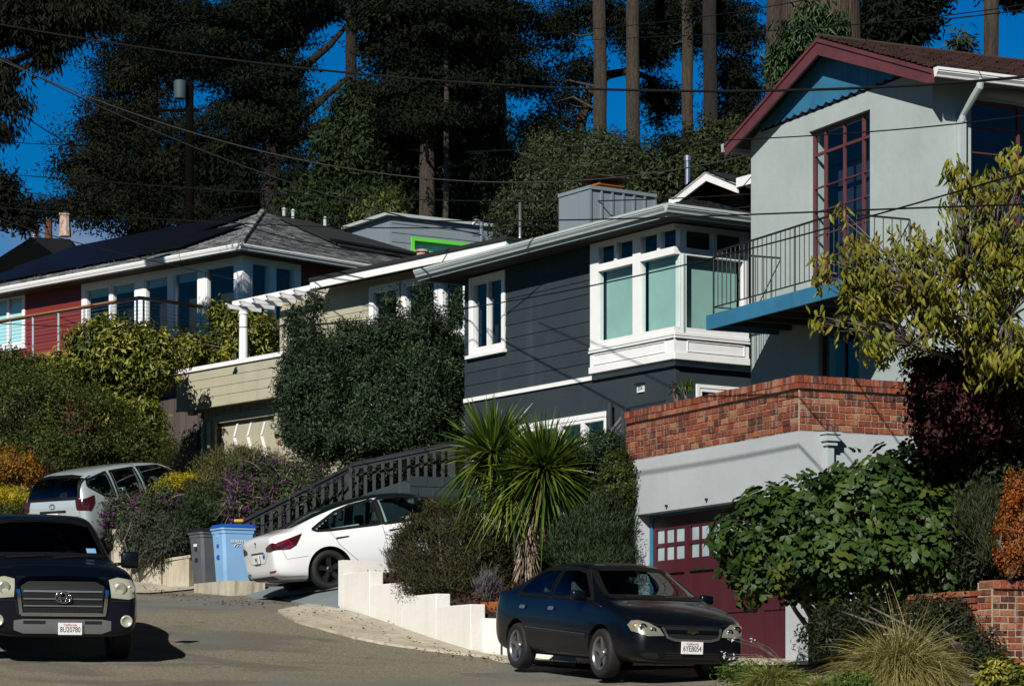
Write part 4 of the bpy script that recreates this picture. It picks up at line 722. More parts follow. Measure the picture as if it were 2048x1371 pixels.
# ---------------------------------------------------------------- vehicles: lofted body, wheel arches cut out, parts laid on the real surface
def Hs(x, w, zb, zf, zh): return x, [(0, zb), (w * .8, zb), (w * .975, zb + .09), (w, (zb + zf) / 2 + .04), (w * .955, zf), (w * .86, zf + (zh - zf) * .55), (w * .45, zh), (0, zh + .008)]
def Cs(x, w, zb, zbelt, yr, zr, zt): return x, [(0, zb), (w * .8, zb), (w * .975, zb + .09), (w, (zb + zbelt) / 2 + .04), (w * .955, zbelt), (yr, zr), (yr - .13, zt - .015), (0, zt)]
class Car:
    def __init__(s, name, label, cat, mw, stations, paint, wheels, wr, track, arch=None, sub=3):
        s.root = empty(name, (0, 0, 0), label, cat, mw=mw); s.paint = paint; s.win = []
        bm = bmesh.new(); rings = []
        for x, P in stations:
            ring = [bm.verts.new((x, y, z)) for y, z in P] + [bm.verts.new((x, -y, z)) for y, z in P[-2:0:-1]]; rings.append(ring)
        n = len(rings[0])
        for a, b in zip(rings, rings[1:]):
            for i in range(n): bm.faces.new((a[i], a[(i + 1) % n], b[(i + 1) % n], b[i]))
        for ring in (rings[0], rings[-1]):     # caps as quad strips
            for i in range(n // 2): 
                a, b, c, d = ring[i], ring[i + 1], ring[n - i - 1], ring[(n - i) % n]
                vs = []; [vs.append(v) for v in (a, b, c, d) if v not in vs]
                if len(vs) > 2:
                    try: bm.faces.new(vs)
                    except ValueError: pass
        bmesh.ops.recalc_face_normals(bm, faces=bm.faces[:]); me = bpy.data.meshes.new('body'); bm.to_mesh(me); bm.free()
        o = bpy.data.objects.new('body', me); COL.objects.link(o); m = o.modifiers.new('s', 'SUBSURF'); m.levels = m.render_levels = sub
        dg = bpy.context.evaluated_depsgraph_get(); e = bpy.data.meshes.new_from_object(o.evaluated_get(dg)); s.bvh = BVHTree.FromPolygons([v.co for v in e.vertices], [tuple(p.vertices) for p in e.polygons])
        o.modifiers.clear(); o.data = e; cut = []
        arch = arch or wr + .055
        for (wx, wz) in wheels:
            for sg in (1, -1):
                c = MB(); c.lathe([(0, -.3), (arch, -.3), (arch, .5), (0, .5)], 40, (wx, sg * (track / 2) if sg > 0 else -track / 2 - .2, wz), 'y'); c.f = [f[::-1] for f in c.f]
                c = MB(); y0 = track / 2 - .22; N_ = 40; ring = [(wx + arch * math.cos(2 * math.pi * k / N_), wz + arch * math.sin(2 * math.pi * k / N_)) for k in range(N_)]
                c.prism([(x, sg * y0, z) for x, z in ring], (0, sg * .7, 0)); co = c.build('cut', paint); bm = bmesh.new(); bm.from_mesh(co.data); bmesh.ops.recalc_face_normals(bm, faces=bm.faces[:]); bm.to_mesh(co.data); bm.free(); cut.append(co)
                m = o.modifiers.new('b', 'BOOLEAN'); m.operation = 'DIFFERENCE'; m.object = co; m.solver = 'EXACT'
        dg = bpy.context.evaluated_depsgraph_get(); e2 = bpy.data.meshes.new_from_object(o.evaluated_get(dg)); o.modifiers.clear(); o.data = e2; e2.name = 'body'
        for c in cut: bpy.data.objects.remove(c)
        e2.materials.clear(); e2.materials.append(paint); e2.materials.append(MT['black_plastic'])
        for p in e2.polygons:
            c = p.center; hit = any(abs(math.hypot(c.x - wx, c.z - wz)) < arch + .002 and abs(c.y) < track / 2 + .16 and abs(c.y) > track / 2 - .23 for wx, wz in wheels)
            p.material_index = 1 if hit and abs(p.normal.y) < .4 or (hit and abs(abs(c.y) - (track / 2 - .22)) < .01) else 0
        e2.polygons.foreach_set('use_smooth', [True] * len(e2.polygons)); e2.set_sharp_from_angle(angle=R(32)); o.parent = s.root; BASE[o.name] = Vector((0, 0, 0)); s.body = o
        s.cent = wheels
    def cast(s, p2, proj, off):
        a, b = p2
        o, d = {'R': (Vector((a, -4, b)), Vector((0, 1, 0))), 'L': (Vector((a, 4, b)), Vector((0, -1, 0))), 'F': (Vector((6, a, b)), Vector((-1, 0, 0))), 'B': (Vector((-6, a, b)), Vector((1, 0, 0))), 'T': (Vector((a, b, 5)), Vector((0, 0, -1)))}[proj]
        h = s.bvh.ray_cast(o, d)
        if h[0] is None:
            q = o + d * (6 if proj in 'FB' else 4); h = s.bvh.find_nearest(Vector((a, -.8, b)) if proj == 'R' else Vector((a, .8, b)) if proj == 'L' else Vector((2.2, a, b)) if proj == 'F' else Vector((-2.3, a, b)) if proj == 'B' else Vector((a, b, 1.2)))
        n = h[1]; n = -n if n.dot(d) > 0 else n; return h[0] + n * off
    def patch(s, name, poly, proj, m, off=.004, parent=None, step=.045, th=0, smooth=True):
        if m == 'car_glass': s.win.append((poly, proj)); s.line('window_edge', list(poly) + [poly[0]], proj, 'frit', .028 if proj in 'FB' else .022, off + .003, s.root)
        bm = bmesh.new(); f = bm.faces.new([bm.verts.new((p[0], p[1], 0)) for p in poly]); X = [p[0] for p in poly]; Y = [p[1] for p in poly]
        for lo, hi, nv in ((min(X), max(X), (1, 0, 0)), (min(Y), max(Y), (0, 1, 0))):
            c = lo + step
            while c < hi - 1e-4: bmesh.ops.bisect_plane(bm, geom=bm.verts[:] + bm.edges[:] + bm.faces[:], plane_co=(c * nv[0], c * nv[1], 0), plane_no=nv); c += step
        for v in bm.verts: v.co = s.cast((v.co.x, v.co.y), proj, off)
        if th:
            inn = [v.co.copy() for v in bm.verts]; ret = bmesh.ops.solidify(bm, geom=bm.faces[:], thickness=th)
        bmesh.ops.recalc_face_normals(bm, faces=bm.faces[:])
        me = bpy.data.meshes.new(name); bm.to_mesh(me); bm.free(); me.materials.append(MT[m] if isinstance(m, str) else m)
        if smooth: me.polygons.foreach_set('use_smooth', [True] * len(me.polygons))
        dv = {'R': Vector((0, -1, 0)), 'L': Vector((0, 1, 0)), 'F': Vector((1, 0, 0)), 'B': Vector((-1, 0, 0)), 'T': Vector((0, 0, 1))}[proj]
        if not th and sum(p.normal.dot(dv) for p in me.polygons) < 0: me.flip_normals()
        o = bpy.data.objects.new(name, me); COL.objects.link(o); o.parent = parent or s.root; BASE[o.name] = Vector((0, 0, 0)); return o
    def line(s, name, pts, proj, m, w=.006, off=.0015, parent=None):
        P = []
        for a, b in zip(pts, pts[1:]):
            n = max(2, int(math.hypot(b[0] - a[0], b[1] - a[1]) / .05)); P += [(a[0] + (b[0] - a[0]) * k / n, a[1] + (b[1] - a[1]) * k / n) for k in range(n)]
        P.append(pts[-1]); MB_ = MB(); V = []
        for i, p in enumerate(P):
            a, b = P[max(i - 1, 0)], P[min(i + 1, len(P) - 1)]; t = Vector((b[0] - a[0], b[1] - a[1])).normalized(); V += [s.cast((p[0] - t.y * w, p[1] + t.x * w), proj, off), s.cast((p[0] + t.y * w, p[1] - t.x * w), proj, off)]
        MB_.add(V, [(2 * i, 2 * i + 1, 2 * i + 3, 2 * i + 2) for i in range(len(P) - 1)]); o = MB_.build(name, MT[m], parent or s.body); return o
    def wheel(s, x, z, r, w, y, rim='alloy', spokes=5, rr=.68):
        sg = 1 if y > 0 else -1; h = MB(); Y = lambda v: sg * v
        mb = MB(); mb.lathe([(r * .35, Y(-w * .3)), (r * rr, Y(-w * .3)), (r * rr, Y(-w * .1)), (r * .3, Y(-w * .1))], 24, (x, y, z), 'y'); wh = mb.build('wheel', MT['black_plastic'], s.root)
        mb = MB(); mb.lathe([(r * rr, Y(w * .40)), (r * rr * 1.04, Y(w * .5)), (r * .9, Y(w * .5)), (r * .975, Y(w * .42)), (r, Y(w * .25)), (r, Y(-w * .25)), (r * .97, Y(-w * .45)), (r * .8, Y(-w * .5)), (r * rr, Y(-w * .4))], 48, (x, y, z), 'y'); mb.build('tyre', MT['rubber'], wh, smooth=True)
        mb = MB(); mb.lathe([(r * rr * .88, Y(-w * .2)), (r * rr * .9, Y(w * .36)), (r * rr * .97, Y(w * .45)), (r * rr * 1.01, Y(w * .46)), (r * rr * 1.0, Y(w * .38))], 40, (x, y, z), 'y')
        mb.lathe([(0, Y(w * .40)), (r * .13, Y(w * .40)), (r * .19, Y(w * .34)), (r * .2, Y(0))], 20, (x, y, z), 'y')
        for k in range(spokes):
            a = 2 * math.pi * (k + .25) / spokes; ca, sa = math.cos(a), math.sin(a); P = []
            for yy in (w * .2, w * .36):
                for rad, wd in ((r * .14, r * .105), (r * rr * .93, r * .085 if spokes == 5 and rim == 'alloy' else r * .13)):
                    yo = yy - (.02 if rad < r * .3 else 0)
                    for q in (-1, 1): P.append((x + ca * rad - sa * wd * q, y + sg * yo, z + sa * rad + ca * wd * q))
            mb.hexa([P[0], P[1], P[3], P[2], P[4], P[5], P[7], P[6]])
        mb.build('rim', MT[rim], wh, angle=30)
        return wh
    def wheels(s, r, w, track, **k):
        for (x, z) in s.cent:
            for sg in (1, -1): s.wheel(x, z, r, w, sg * track / 2, **k)
    def mirror(s, x, y, z, m, L=.2, h=.13, d=.1, glass=-1):
        sg = 1 if y > 0 else -1; mb = MB(); mb.bevel_box(x - d / 2, x + d / 2, y - L / 2, y + L / 2, z - h / 2, z + h / 2, .035); mb.tube([(x, y - sg * L * .45, z - h * .25), (x - .02, y - sg * (L * .5 + .1), z - h * .3)], .022, 8); mi = mb.build('side_mirror', m, s.root, smooth=True)
        mb = MB(); mb.box(x + glass * (d / 2 + .003), x + glass * (d / 2 + .005), y - L / 2 + .03, y + L / 2 - .03, z - h / 2 + .02, z + h / 2 - .02); mb.build('mirror_glass', MT['chrome'], mi)
    def plate(s, x, y, z, sg, t1, t2, tilt=0, w=.305, name='licence_plate'):   # sg +1: on the nose, -1: on the tail
        p = empty('tmp', (0, 0, 0), None, None); bpy.data.objects.remove(p)
        mb = MB(); mb.bevel_box(x - .006, x + .006, y - w / 2, y + w / 2, z - .077, z + .077, .003); o = mb.build(name, MT['plate_white'], s.root)
        f = lambda zz: face_m(Vector((x + sg * .008, y, z + zz)), (0, sg, 0), (sg, 0, 0))
        if t1: text(t1, .04, MT['text_red'], o, f(.05), 'lettering', .001, 1.1)
        if t2: text(t2, .098, MT['text_navy'], o, f(-.012), 'lettering', .001, .72)
        return o
def inpoly(x, y, P):
    c = False; j = len(P) - 1
    for i in range(len(P)):
        if (P[i][1] > y) != (P[j][1] > y) and x < (P[j][0] - P[i][0]) * (y - P[i][1]) / (P[j][1] - P[i][1]) + P[i][0]: c = not c
        j = i
    return c
def cabin(s, xf, xr, zf, zw, w=.38, top=0):      # open the windows in the body, put seats and a dashboard inside
    bm = bmesh.new(); bm.from_mesh(s.body.data); kill = []
    for f in bm.faces:
        c = f.calc_center_median()
        for P, pr in s.win:
            if pr == 'R' and (c.y > -.3 or abs(f.normal.y) < .3) or pr == 'L' and (c.y < .3 or abs(f.normal.y) < .3) or pr == 'F' and (c.x < .2 or f.normal.x < .15) or pr == 'B' and (c.x > -.5 or f.normal.x > -.15): continue
            q = [(v.co.x, v.co.z) if pr in 'RL' else (v.co.y, v.co.z) for v in f.verts]
            if all(inpoly(a, b, P) for a, b in q): kill.append(f); break
    bmesh.ops.delete(bm, geom=kill, context='FACES'); bm.to_mesh(s.body.data); bm.free()
    mb = MB(); mb.box(xr - .5, xf + 1.0, -.74, .74, zf - .2, zf - .05); mb.bevel_box(xf + .62, xf + 1.05, -.72, .72, zf + .1, zw - .06, .06); mb.box(xr - .62, xr - .3, -.70, .70, zf, zw - .02); s_ = mb.build('cabin_floor', MT['frit'], s.root)
    for x, ys in ((xf, (-w, w)), (xr, (-w, w))):
        for y in ys:
            mb = MB(); mb.bevel_box(x - .25, x + .28, y - .25, y + .25, zf, zf + .18, .05)
            P = [(x - .20, z0, x_) for z0, x_ in ()]; b = [(x - .17, y - .24, zf + .12), (x - .30, y - .24, zf + .12), (x - .30, y + .24, zf + .12), (x - .17, y + .24, zf + .12), (x - .33, y - .21, zw + .04), (x - .43, y - .21, zw + .04), (x - .43, y + .21, zw + .04), (x - .33, y + .21, zw + .04)]
            mb.hexa(b); mb.bevel_box(x - .44, x - .34, y - .13, y + .13, zw + .08, zw + .25, .03); mb.tube([(x - .39, y - .06, zw), (x - .39, y - .06, zw + .1)], .01, 5); mb.tube([(x - .39, y + .06, zw), (x - .39, y + .06, zw + .1)], .01, 5); mb.build('seat', MT['car_interior'], s.root)
    mb = MB(); c = Vector((xf + .48, w, zw - .02)); mb.tube([c + Vector((.07 * math.sin(a), .18 * math.cos(a), .17 * math.sin(a))) for a in np.linspace(0, 2 * math.pi, 25)], .014, 6); mb.tube([c, c + Vector((.25, 0, -.08))], .03, 6); mb.build('steering_wheel', MT['frit'], s.root, smooth=True)
    mb = MB(); mb.box(xf + .30, xf + .33, -.11, .11, top - .13, top - .075); mb.build('rear_view_mirror', MT['frit'], s.root)
def car_m(x, y, z, hx, hy, pitch, roll=0):   # heading (hx,hy); pitch>0 nose up
    h = Vector((hx, hy, 0)).normalized(); h = Vector((h.x * math.cos(pitch), h.y * math.cos(pitch), math.sin(pitch))); l = Vector((0, 0, 1)).cross(h).normalized(); u = h.cross(l)
    if roll: q = Matrix.Rotation(roll, 3, h); l = q @ l; u = q @ u
    M = Matrix((h, l, u)).transposed().to_4x4(); M.translation = (x, y, z); return M
# ---- dark blue compact sedan, nose towards the camera
wf, wr_ = at(1211, 1362, 33.0), at(1046, 1341, 35.35); h = (wf - wr_); Lr = h.length; hn = Vector((h.x, h.y, 0)).normalized(); left = Vector((-hn.y, hn.x, 0)); mid = (wf + wr_) / 2 + left * .73
M = car_m(mid.x, mid.y, mid.z + .03, hn.x, hn.y, math.asin(h.z / Lr) * .9, R(-1.0))
st = [Hs(-2.24, .64, .46, .88, .90), Hs(-2.22, .76, .32, 1.01, 1.04), Hs(-2.08, .83, .22, 1.03, 1.08), Hs(-1.78, .86, .2, 1.02, 1.10), Cs(-1.12, .865, .2, 1.0, .59, 1.37, 1.44), Cs(-.5, .87, .2, .99, .61, 1.40, 1.475), Cs(.1, .88, .2, .985, .61, 1.40, 1.48), Cs(.42, .88, .2, .975, .60, 1.37, 1.44),
      Hs(1.20, .865, .2, .93, 1.0), Hs(1.55, .855, .2, .90, .97), Hs(1.95, .83, .22, .80, .885), Hs(2.14, .76, .22, .66, .74), Hs(2.21, .68, .24, .58, .62), Hs(2.23, .58, .38, .52, .55)]
c = Car('sedan', 'dark blue compact sedan parked before the maroon garage door, nose downhill', 'car', M, st, MT['paint_navy'], [(1.31, .31), (-1.31, .31)], .315, 1.50)
c.wheels(.313, .2, 1.50, rim='alloy')
c.patch('windscreen', [(-.66, 1.03), (0, 1.035), (.66, 1.03), (.60, 1.2), (.52, 1.375), (0, 1.40), (-.52, 1.375), (-.60, 1.2)], 'F', 'car_glass', .004)
for sd in 'RL':
    c.patch('side_window', [(-.26, .995), (-.26, 1.36), (.1, 1.37), (.38, 1.33), (.92, 1.0), (.85, .985)], sd, 'car_glass'); c.patch('side_window', [(-1.34, 1.01), (-1.28, 1.12), (-1.10, 1.27), (-.95, 1.34), (-.8, 1.355), (-.35, 1.36), (-.35, .995)], sd, 'car_glass')
    c.line('door_seam', [(-.31, 1.38), (-.31, .3), (.95, .27), (1.0, .6), (.98, .98)], sd, 'black_plastic', .004); c.line('door_seam', [(-.31, .3), (-.95, .3), (-1.05, .6), (-1.28, .78), (-1.38, 1.0), (-1.28, 1.14), (-1.0, 1.31), (-.7, 1.37)], sd, 'black_plastic', .004)
    c.line('side_moulding', [(-1.0, .56), (.92, .52)], sd, 'black_plastic', .022, .006); c.line('window_trim', [(-1.36, 1.0), (-.9, .99), (.3, .985), (.96, .985), (.40, 1.345), (.1, 1.385), (-.35, 1.38), (-.8, 1.37), (-.97, 1.355), (-1.12, 1.285), (-1.30, 1.13), (-1.36, 1.0)], sd, 'black_plastic', .009, .006, c.root); c.line('chrome_strip', [(-1.0, .58), (.92, .54)], sd, 'alloy', .003, .012)
    for x in (-.18, -1.12): c.patch('door_handle', [(x - .1, .83), (x - .08, .865), (x + .08, .865), (x + .1, .84), (x + .08, .82), (x - .08, .82)], sd, 'galvanised', .018)
for sg in (1, -1):
    f = lambda P: [(sg * a, b) for a, b in P][::sg]
    hl = c.patch('headlight', f([(.40, .57), (.45, .655), (.58, .725), (.69, .75), (.755, .74), (.785, .69), (.77, .615), (.62, .56)]), 'F', 'lamp_shell', .008, step=.03); c.patch('lens', f([(.39, .565), (.45, .665), (.58, .735), (.69, .76), (.76, .75), (.795, .69), (.78, .605), (.62, .55)]), 'F', 'lamp_glass', .016, parent=hl, step=.03)
    for a, b, r in ((.66, .66, .05), (.54, .63, .038), (.735, .69, .026)):
        p = c.cast((sg * a, b), 'F', .010); mb = MB(); mb.lathe([(0, 0), (r * .5, .002), (r, .010), (r * 1.05, 0)], 16, p, 'x'); mb.build('reflector', MT['amber' if r == .026 else 'chrome'], hl, smooth=True)
    fg = c.patch('fog_recess', f([(.45, .30), (.5, .36), (.64, .36), (.7, .33), (.62, .29), (.5, .28)]), 'F', 'black_plastic', .006, step=.03); c.mirror(.80, sg * .93, 1.03, MT['paint_navy'])
c.patch('grille', [(-.36, .56), (-.40, .66), (-.36, .685), (.36, .685), (.40, .66), (.36, .56), (.25, .53), (-.25, .53)], 'F', 'black_plastic', .006)
c.patch('grille_bar', [(-.37, .60), (-.37, .64), (.37, .64), (.37, .60)], 'F', MT['paint_navy'], .02); c.line('grille_surround', [(-.41, .67), (-.36, .55), (-.25, .52), (.25, .52), (.36, .55), (.41, .67)], 'F', 'alloy', .016, .014, c.root)
for z in (.33, .36, .30): c.line('lower_grille', [(-.38, z), (.38, z)], 'F', 'black_plastic', .008, .004, c.root); 
p = c.cast((0, .62), 'F', .024); mb = MB(); b_ = [(-.075, -.018), (-.028, -.018), (-.022, -.032), (.022, -.032), (.03, -.014), (.082, -.014), (.068, .018), (.024, .018), (.018, .032), (-.026, .032), (-.032, .016), (-.066, .016)]; mb.prism([(p.x, p.y + a, p.z + b) for a, b in b_], (.008, 0, 0)); mb.build('emblem', MT['chrome'], c.root)
c.plate(2.255, -.02, .43, 1, 'California', '6YEB054')
for y in (-.45, .1): c.line('wiper', [(y, 1.035), (y + .2, 1.045), (y + .42, 1.05)], 'F', 'black_plastic', .008, .012, c.root)
cabin(c, .05, -.85, .42, .96, .36, 1.42)
c.line('hood_seam', [(-.70, .90), (-.62, .74), (-.42, .70), (0, .70), (.42, .70), (.62, .74), (.70, .90)], 'F', 'black_plastic', .004)
c.patch('sunroof_panel', [(-.1, -.3), (-.1, .3), (.3, .3), (.3, -.3)], 'T', 'black_plastic', .003).name = 'sunroof'  # flat black plastic panel laid on the roof
# ---- white fastback nosed up the drive of 204
wz = at(663, 1177, 44.7); hx, hy = .913, .407; pit = R(9.5); hv = Vector((hx, hy, 0)).normalized(); Mi = car_m(0, 0, 0, hx, hy, pit); off = Mi @ Vector((-1.4375, -.80, 0)); M = car_m(wz.x - off.x, wz.y - off.y, wz.z - off.z, hx, hy, pit); WM = M
st = [Hs(-2.40, .72, .48, .90, .93), Hs(-2.38, .82, .34, 1.02, 1.06), Hs(-2.22, .90, .26, 1.04, 1.10), Cs(-1.9, .925, .2, 1.03, .66, 1.10, 1.14), Cs(-1.3, .94, .17, 1.0, .61, 1.30, 1.385), Cs(-.7, .945, .17, .98, .62, 1.415, 1.50), Cs(-.1, .945, .17, .96, .62, 1.435, 1.525), Cs(.45, .945, .17, .95, .60, 1.38, 1.47), Cs(.9, .94, .17, .94, .66, 1.16, 1.25),
      Hs(1.4, .93, .17, .90, .96), Hs(1.8, .92, .2, .86, .90), Hs(2.1, .86, .22, .72, .76), Hs(2.25, .72, .28, .60, .62), Hs(2.28, .6, .4, .52, .54)]
c = Car('electric_sedan', 'white fastback sedan with black glass roof, nose up the drive of 204', 'car', M, st, MT['paint_white'], [(1.4375, .335), (-1.4375, .335)], .345, 1.6)
c.wheels(.337, .235, 1.60, rim='black_plastic', spokes=5, rr=.70)
for sd in 'RL':
    c.patch('side_window', [(-.32, .975), (-.30, 1.415), (.1, 1.42), (.5, 1.34), (.85, 1.15), (1.12, .97), (1.0, .955)], sd, 'car_glass'); c.patch('side_window', [(-1.62, 1.055), (-1.45, 1.14), (-1.1, 1.30), (-.8, 1.375), (-.38, 1.415), (-.40, .98), (-1.3, 1.0), (-1.55, 1.02)], sd, 'car_glass')
    c.patch('pillar_cover', [(-.41, .975), (-.39, 1.418), (-.29, 1.42), (-.31, .97)], sd, 'black_plastic', .003); c.line('window_trim', [(-1.64, 1.05), (-1.3, .993), (-.35, .972), (1.12, .95)], sd, 'black_plastic', .007, .006, c.root)
    c.line('door_seam', [(-.36, .97), (-.34, .5), (-.30, .28), (.95, .24), (1.12, .5), (1.12, .95)], sd, 'black_plastic', .004); c.line('door_seam', [(-.30, .28), (-.75, .28), (-.95, .45), (-1.2, .72), (-1.32, .98)], sd, 'black_plastic', .004)
    c.line('bumper_seam', [(-1.80, .62), (-2.18, .62), (-2.25, .85)], sd, 'black_plastic', .003)
    for x in (-.14, -1.13): c.patch('door_handle', [(x - .12, .83), (x - .12, .86), (x + .12, .86), (x + .12, .84)], sd, 'black_plastic', .008)
    c.patch('tail_light', [(-2.36, .80), (-2.3, .92), (-1.82, 1.02), (-1.98, .83), (-2.1, .78)], sd, 'lamp_black', .006, step=.03); c.line('light_bar', [(-2.3, .88), (-2.1, .925), (-2.04, .84), (-2.22, .80)], sd, 'lamp_red', .017, .011, c.root)
    c.mirror(.86, (-1 if sd == 'R' else 1) * 1.0, 1.0, MT['paint_white'], .22, .14, .12)
c.patch('glass_roof', [(-1.95, -.42), (-1.9, -.55), (-1.4, -.56), (-.7, -.565), (0, -.565), (.4, -.56), (.9, -.62), (1.22, -.68), (1.32, 0), (1.22, .68), (.9, .62), (.4, .56), (0, .565), (-.7, .565), (-1.4, .56), (-1.9, .55), (-1.95, .42)], 'T', 'roof_glass', .006); cabin(c, .1, -.85, .42, .95, .38, 1.44)
for sg in (1, -1):
    f = lambda P: [(sg * a, b) for a, b in P][::-sg]
    c.patch('tail_light', f([(.50, .80), (.50, .86), (.78, .93), (.84, .90), (.84, .80), (.7, .78)]), 'B', 'lamp_black', .006, step=.03); c.patch('reflector', f([(.5, .42), (.5, .455), (.78, .46), (.72, .43)]), 'B', 'lamp_red', .006)
c.line('boot_seam', [(-.62, .99), (-.55, .76), (-.35, .60), (.35, .60), (.55, .76), (.62, .99)], 'B', 'black_plastic', .004)
c.patch('diffuser', [(-.62, .30), (-.55, .37), (.55, .37), (.62, .30)], 'B', 'black_plastic', .006); c.line('diffuser_edge', [(-2.3, .31), (-1.9, .27)], 'R', 'black_plastic', .03, .004, c.root)
c.patch('plate_shade', [(-.3, .775), (-.3, .80), (.3, .80), (.3, .775)], 'B', 'black_plastic', .006); c.plate(-2.425, 0, .69, -1, None, '9NJJ', w=.305)
p = c.cast((-.34, .74), 'B', .006); mb = MB(); mb.lathe([(0, -.003), (.058, -.003), (.058, .001)], 20, p, 'x'); st_ = mb.build('round_sticker', MT['bin_lid'], c.root); mb = MB(); mb.tube([(p.x - .006, p.y + .03, p.z - .02), (p.x - .006, p.y - .02, p.z + .02)], .008, 5); mb.build('mark', MT['plate_white'], st_)
p = c.cast((0, .93), 'B', .006); mb = MB(); mb.prism([(p.x, p.y + a, p.z + b) for a, b in ((-.04, .045), (-.035, .035), (-.010, .03), (0, -.05), (.010, .03), (.035, .035), (.04, .045), (0, .055))], (-.004, 0, 0)); mb.build('emblem', MT['black_plastic'], c.root)
# driveway under it: the very plane the tyres stand on
mb = MB(); q = [WM @ Vector(v) for v in ((-3.4, 1.35, .03), (-2.9, -2.1, -.02), (-1.2, -2.05, 0), (5.5, -1.9, 0), (5.5, 2.2, 0), (-2.4, 1.65, 0))]; q[0] = Vector((*gp(487, 1177)[:2], gp(487, 1177).z + .03)); q[1] = Vector((-2.9, 42.9, h1(-2.9, 42.9) + .02))
g6 = gp(610, 1210); q = [q[0], Vector((g6.x, g6.y, g6.z + .02))] + q[1:]; mb.prism(q, (0, 0, -.5)); tag(mb.build('driveway', MT['drive_concrete']), kind='structure')
# ---- silver crossover, nose up the next drive
rc = at(117, 1116, 52.0); hx, hy = math.sin(R(35)), math.cos(R(35)); M = car_m(rc.x + hx * 2.2, rc.y + hy * 2.2, rc.z + .35, hx, hy, R(9))
st = [Hs(-2.24, .76, .45, .98, 1.0), Hs(-2.21, .86, .34, 1.10, 1.14), Cs(-2.1, .91, .3, 1.12, .68, 1.45, 1.50), Cs(-1.9, .92, .28, 1.13, .65, 1.60, 1.68), Cs(-1.3, .93, .27, 1.11, .66, 1.66, 1.735), Cs(-.4, .93, .27, 1.08, .67, 1.67, 1.75), Cs(.3, .93, .27, 1.06, .66, 1.64, 1.72), Cs(.7, .93, .27, 1.05, .66, 1.52, 1.60), Hs(1.45, .92, .27, 1.03, 1.12), Hs(1.9, .90, .28, .96, 1.03), Hs(2.2, .8, .3, .8, .85), Hs(2.28, .65, .4, .65, .68)]
c = Car('crossover', 'silver compact crossover with a wrap round tail light, nose uphill behind the pickup', 'car', M, st, MT['paint_silver'], [(1.3, .35), (-1.34, .35)], .36, 1.58)
c.wheels(.355, .22, 1.58)
for sd in 'RL':
    c.patch('side_window', [(-1.22, 1.10), (-1.20, 1.62), (-.5, 1.64), (-.42, 1.09)], sd, 'car_glass'); c.patch('side_window', [(-.34, 1.085), (-.40, 1.64), (.25, 1.62), (.7, 1.46), (1.15, 1.12), (1.1, 1.07)], sd, 'car_glass'); c.patch('side_window', [(-1.95, 1.38), (-1.90, 1.50), (-1.3, 1.62), (-1.30, 1.12), (-1.6, 1.16)], sd, 'car_glass')
    c.patch('tail_light', [(-2.2, .93), (-2.18, 1.14), (-1.88, 1.20), (-1.93, 1.05), (-2.08, .90)], sd, 'lamp_black', .012, step=.03); c.line('door_seam', [(-1.26, 1.1), (-1.1, .75), (-.8, .4), (-.42, .38), (-.38, 1.08)], sd, 'black_plastic', .004); c.line('door_seam', [(-.42, .38), (1.0, .36), (1.1, 1.05)], sd, 'black_plastic', .004)
    for x in (-.25, -1.05): c.patch('door_handle', [(x - .1, .98), (x - .1, 1.015), (x + .1, 1.015), (x + .1, .985)], sd, 'chrome', .014)
    c.mirror(.85, (-1 if sd == 'R' else 1) * 1.0, 1.12, MT['paint_silver'], .2, .15, .12)
for sg in (1, -1):
    f = lambda P: [(sg * a, b) for a, b in P][::-sg]; c.patch('tail_light', f([(.66, .94), (.62, 1.15), (.84, 1.15), (.84, .92)]), 'B', 'lamp_black', .010, step=.03)
c.patch('rear_window', [(-.70, 1.17), (-.62, 1.56), (-.3, 1.60), (.3, 1.60), (.62, 1.56), (.70, 1.17)], 'B', 'car_glass', .006); c.plate(-2.255, 0, .82, -1, 'California', '7'); cabin(c, .1, -.85, .55, 1.06, .38, 1.66)
c.patch('plate_recess', [(-.36, .90), (-.36, .95), (.36, .95), (.36, .90)], 'B', 'black_plastic', .008); c.line('tailgate_seam', [(-.72, 1.12), (-.72, .65), (.72, .65), (.72, 1.12)], 'B', 'black_plastic', .004)
p = c.cast((0, 1.03), 'B', .01); mb = MB(); mb.tube([(p.x, p.y + .075 * math.cos(a), p.z + .05 * math.sin(a)) for a in np.linspace(0, 2 * math.pi, 25)], .008, 6); mb.tube([(p.x, p.y + .035 * math.cos(a), p.z + .047 * math.sin(a)) for a in np.linspace(0, 2 * math.pi, 17)], .006, 6); mb.build('emblem', MT['chrome'], c.root)
p = c.cast((-.62, .80), 'B', .006); text('RAV4', .06, MT['iron_black'], c.root, face_m(p, (0, -1, 0), (-1, 0, 0)), 'badge_lettering', .002)
# ---- dark blue pickup coming down the road
tf = at(235, 1317, 34.5); hx, hy = .30, -.954; Mi = car_m(0, 0, 0, hx, hy, R(-4.0)); off = Mi @ Vector((1.95, .86, 0)); M = car_m(tf.x - off.x, tf.y - off.y, tf.z - off.z, hx, hy, R(-4.0))
st = [Cs(-1.75, .96, .5, 1.20, .76, 1.70, 1.72), Cs(-1.7, 1.0, .45, 1.22, .78, 1.79, 1.83), Cs(-1.2, 1.01, .45, 1.22, .79, 1.83, 1.89), Cs(-.4, 1.01, .45, 1.22, .79, 1.84, 1.91), Cs(.25, 1.01, .45, 1.21, .78, 1.80, 1.88), Cs(.6, 1.01, .45, 1.20, .78, 1.70, 1.78), Hs(1.28, 1.02, .45, 1.19, 1.29), Hs(1.9, 1.03, .45, 1.17, 1.29), Hs(2.45, 1.03, .34, 1.12, 1.245), Hs(2.75, 1.0, .32, 1.04, 1.14), Hs(2.88, .95, .32, .96, 1.02), Hs(2.93, .88, .40, .86, .90)]
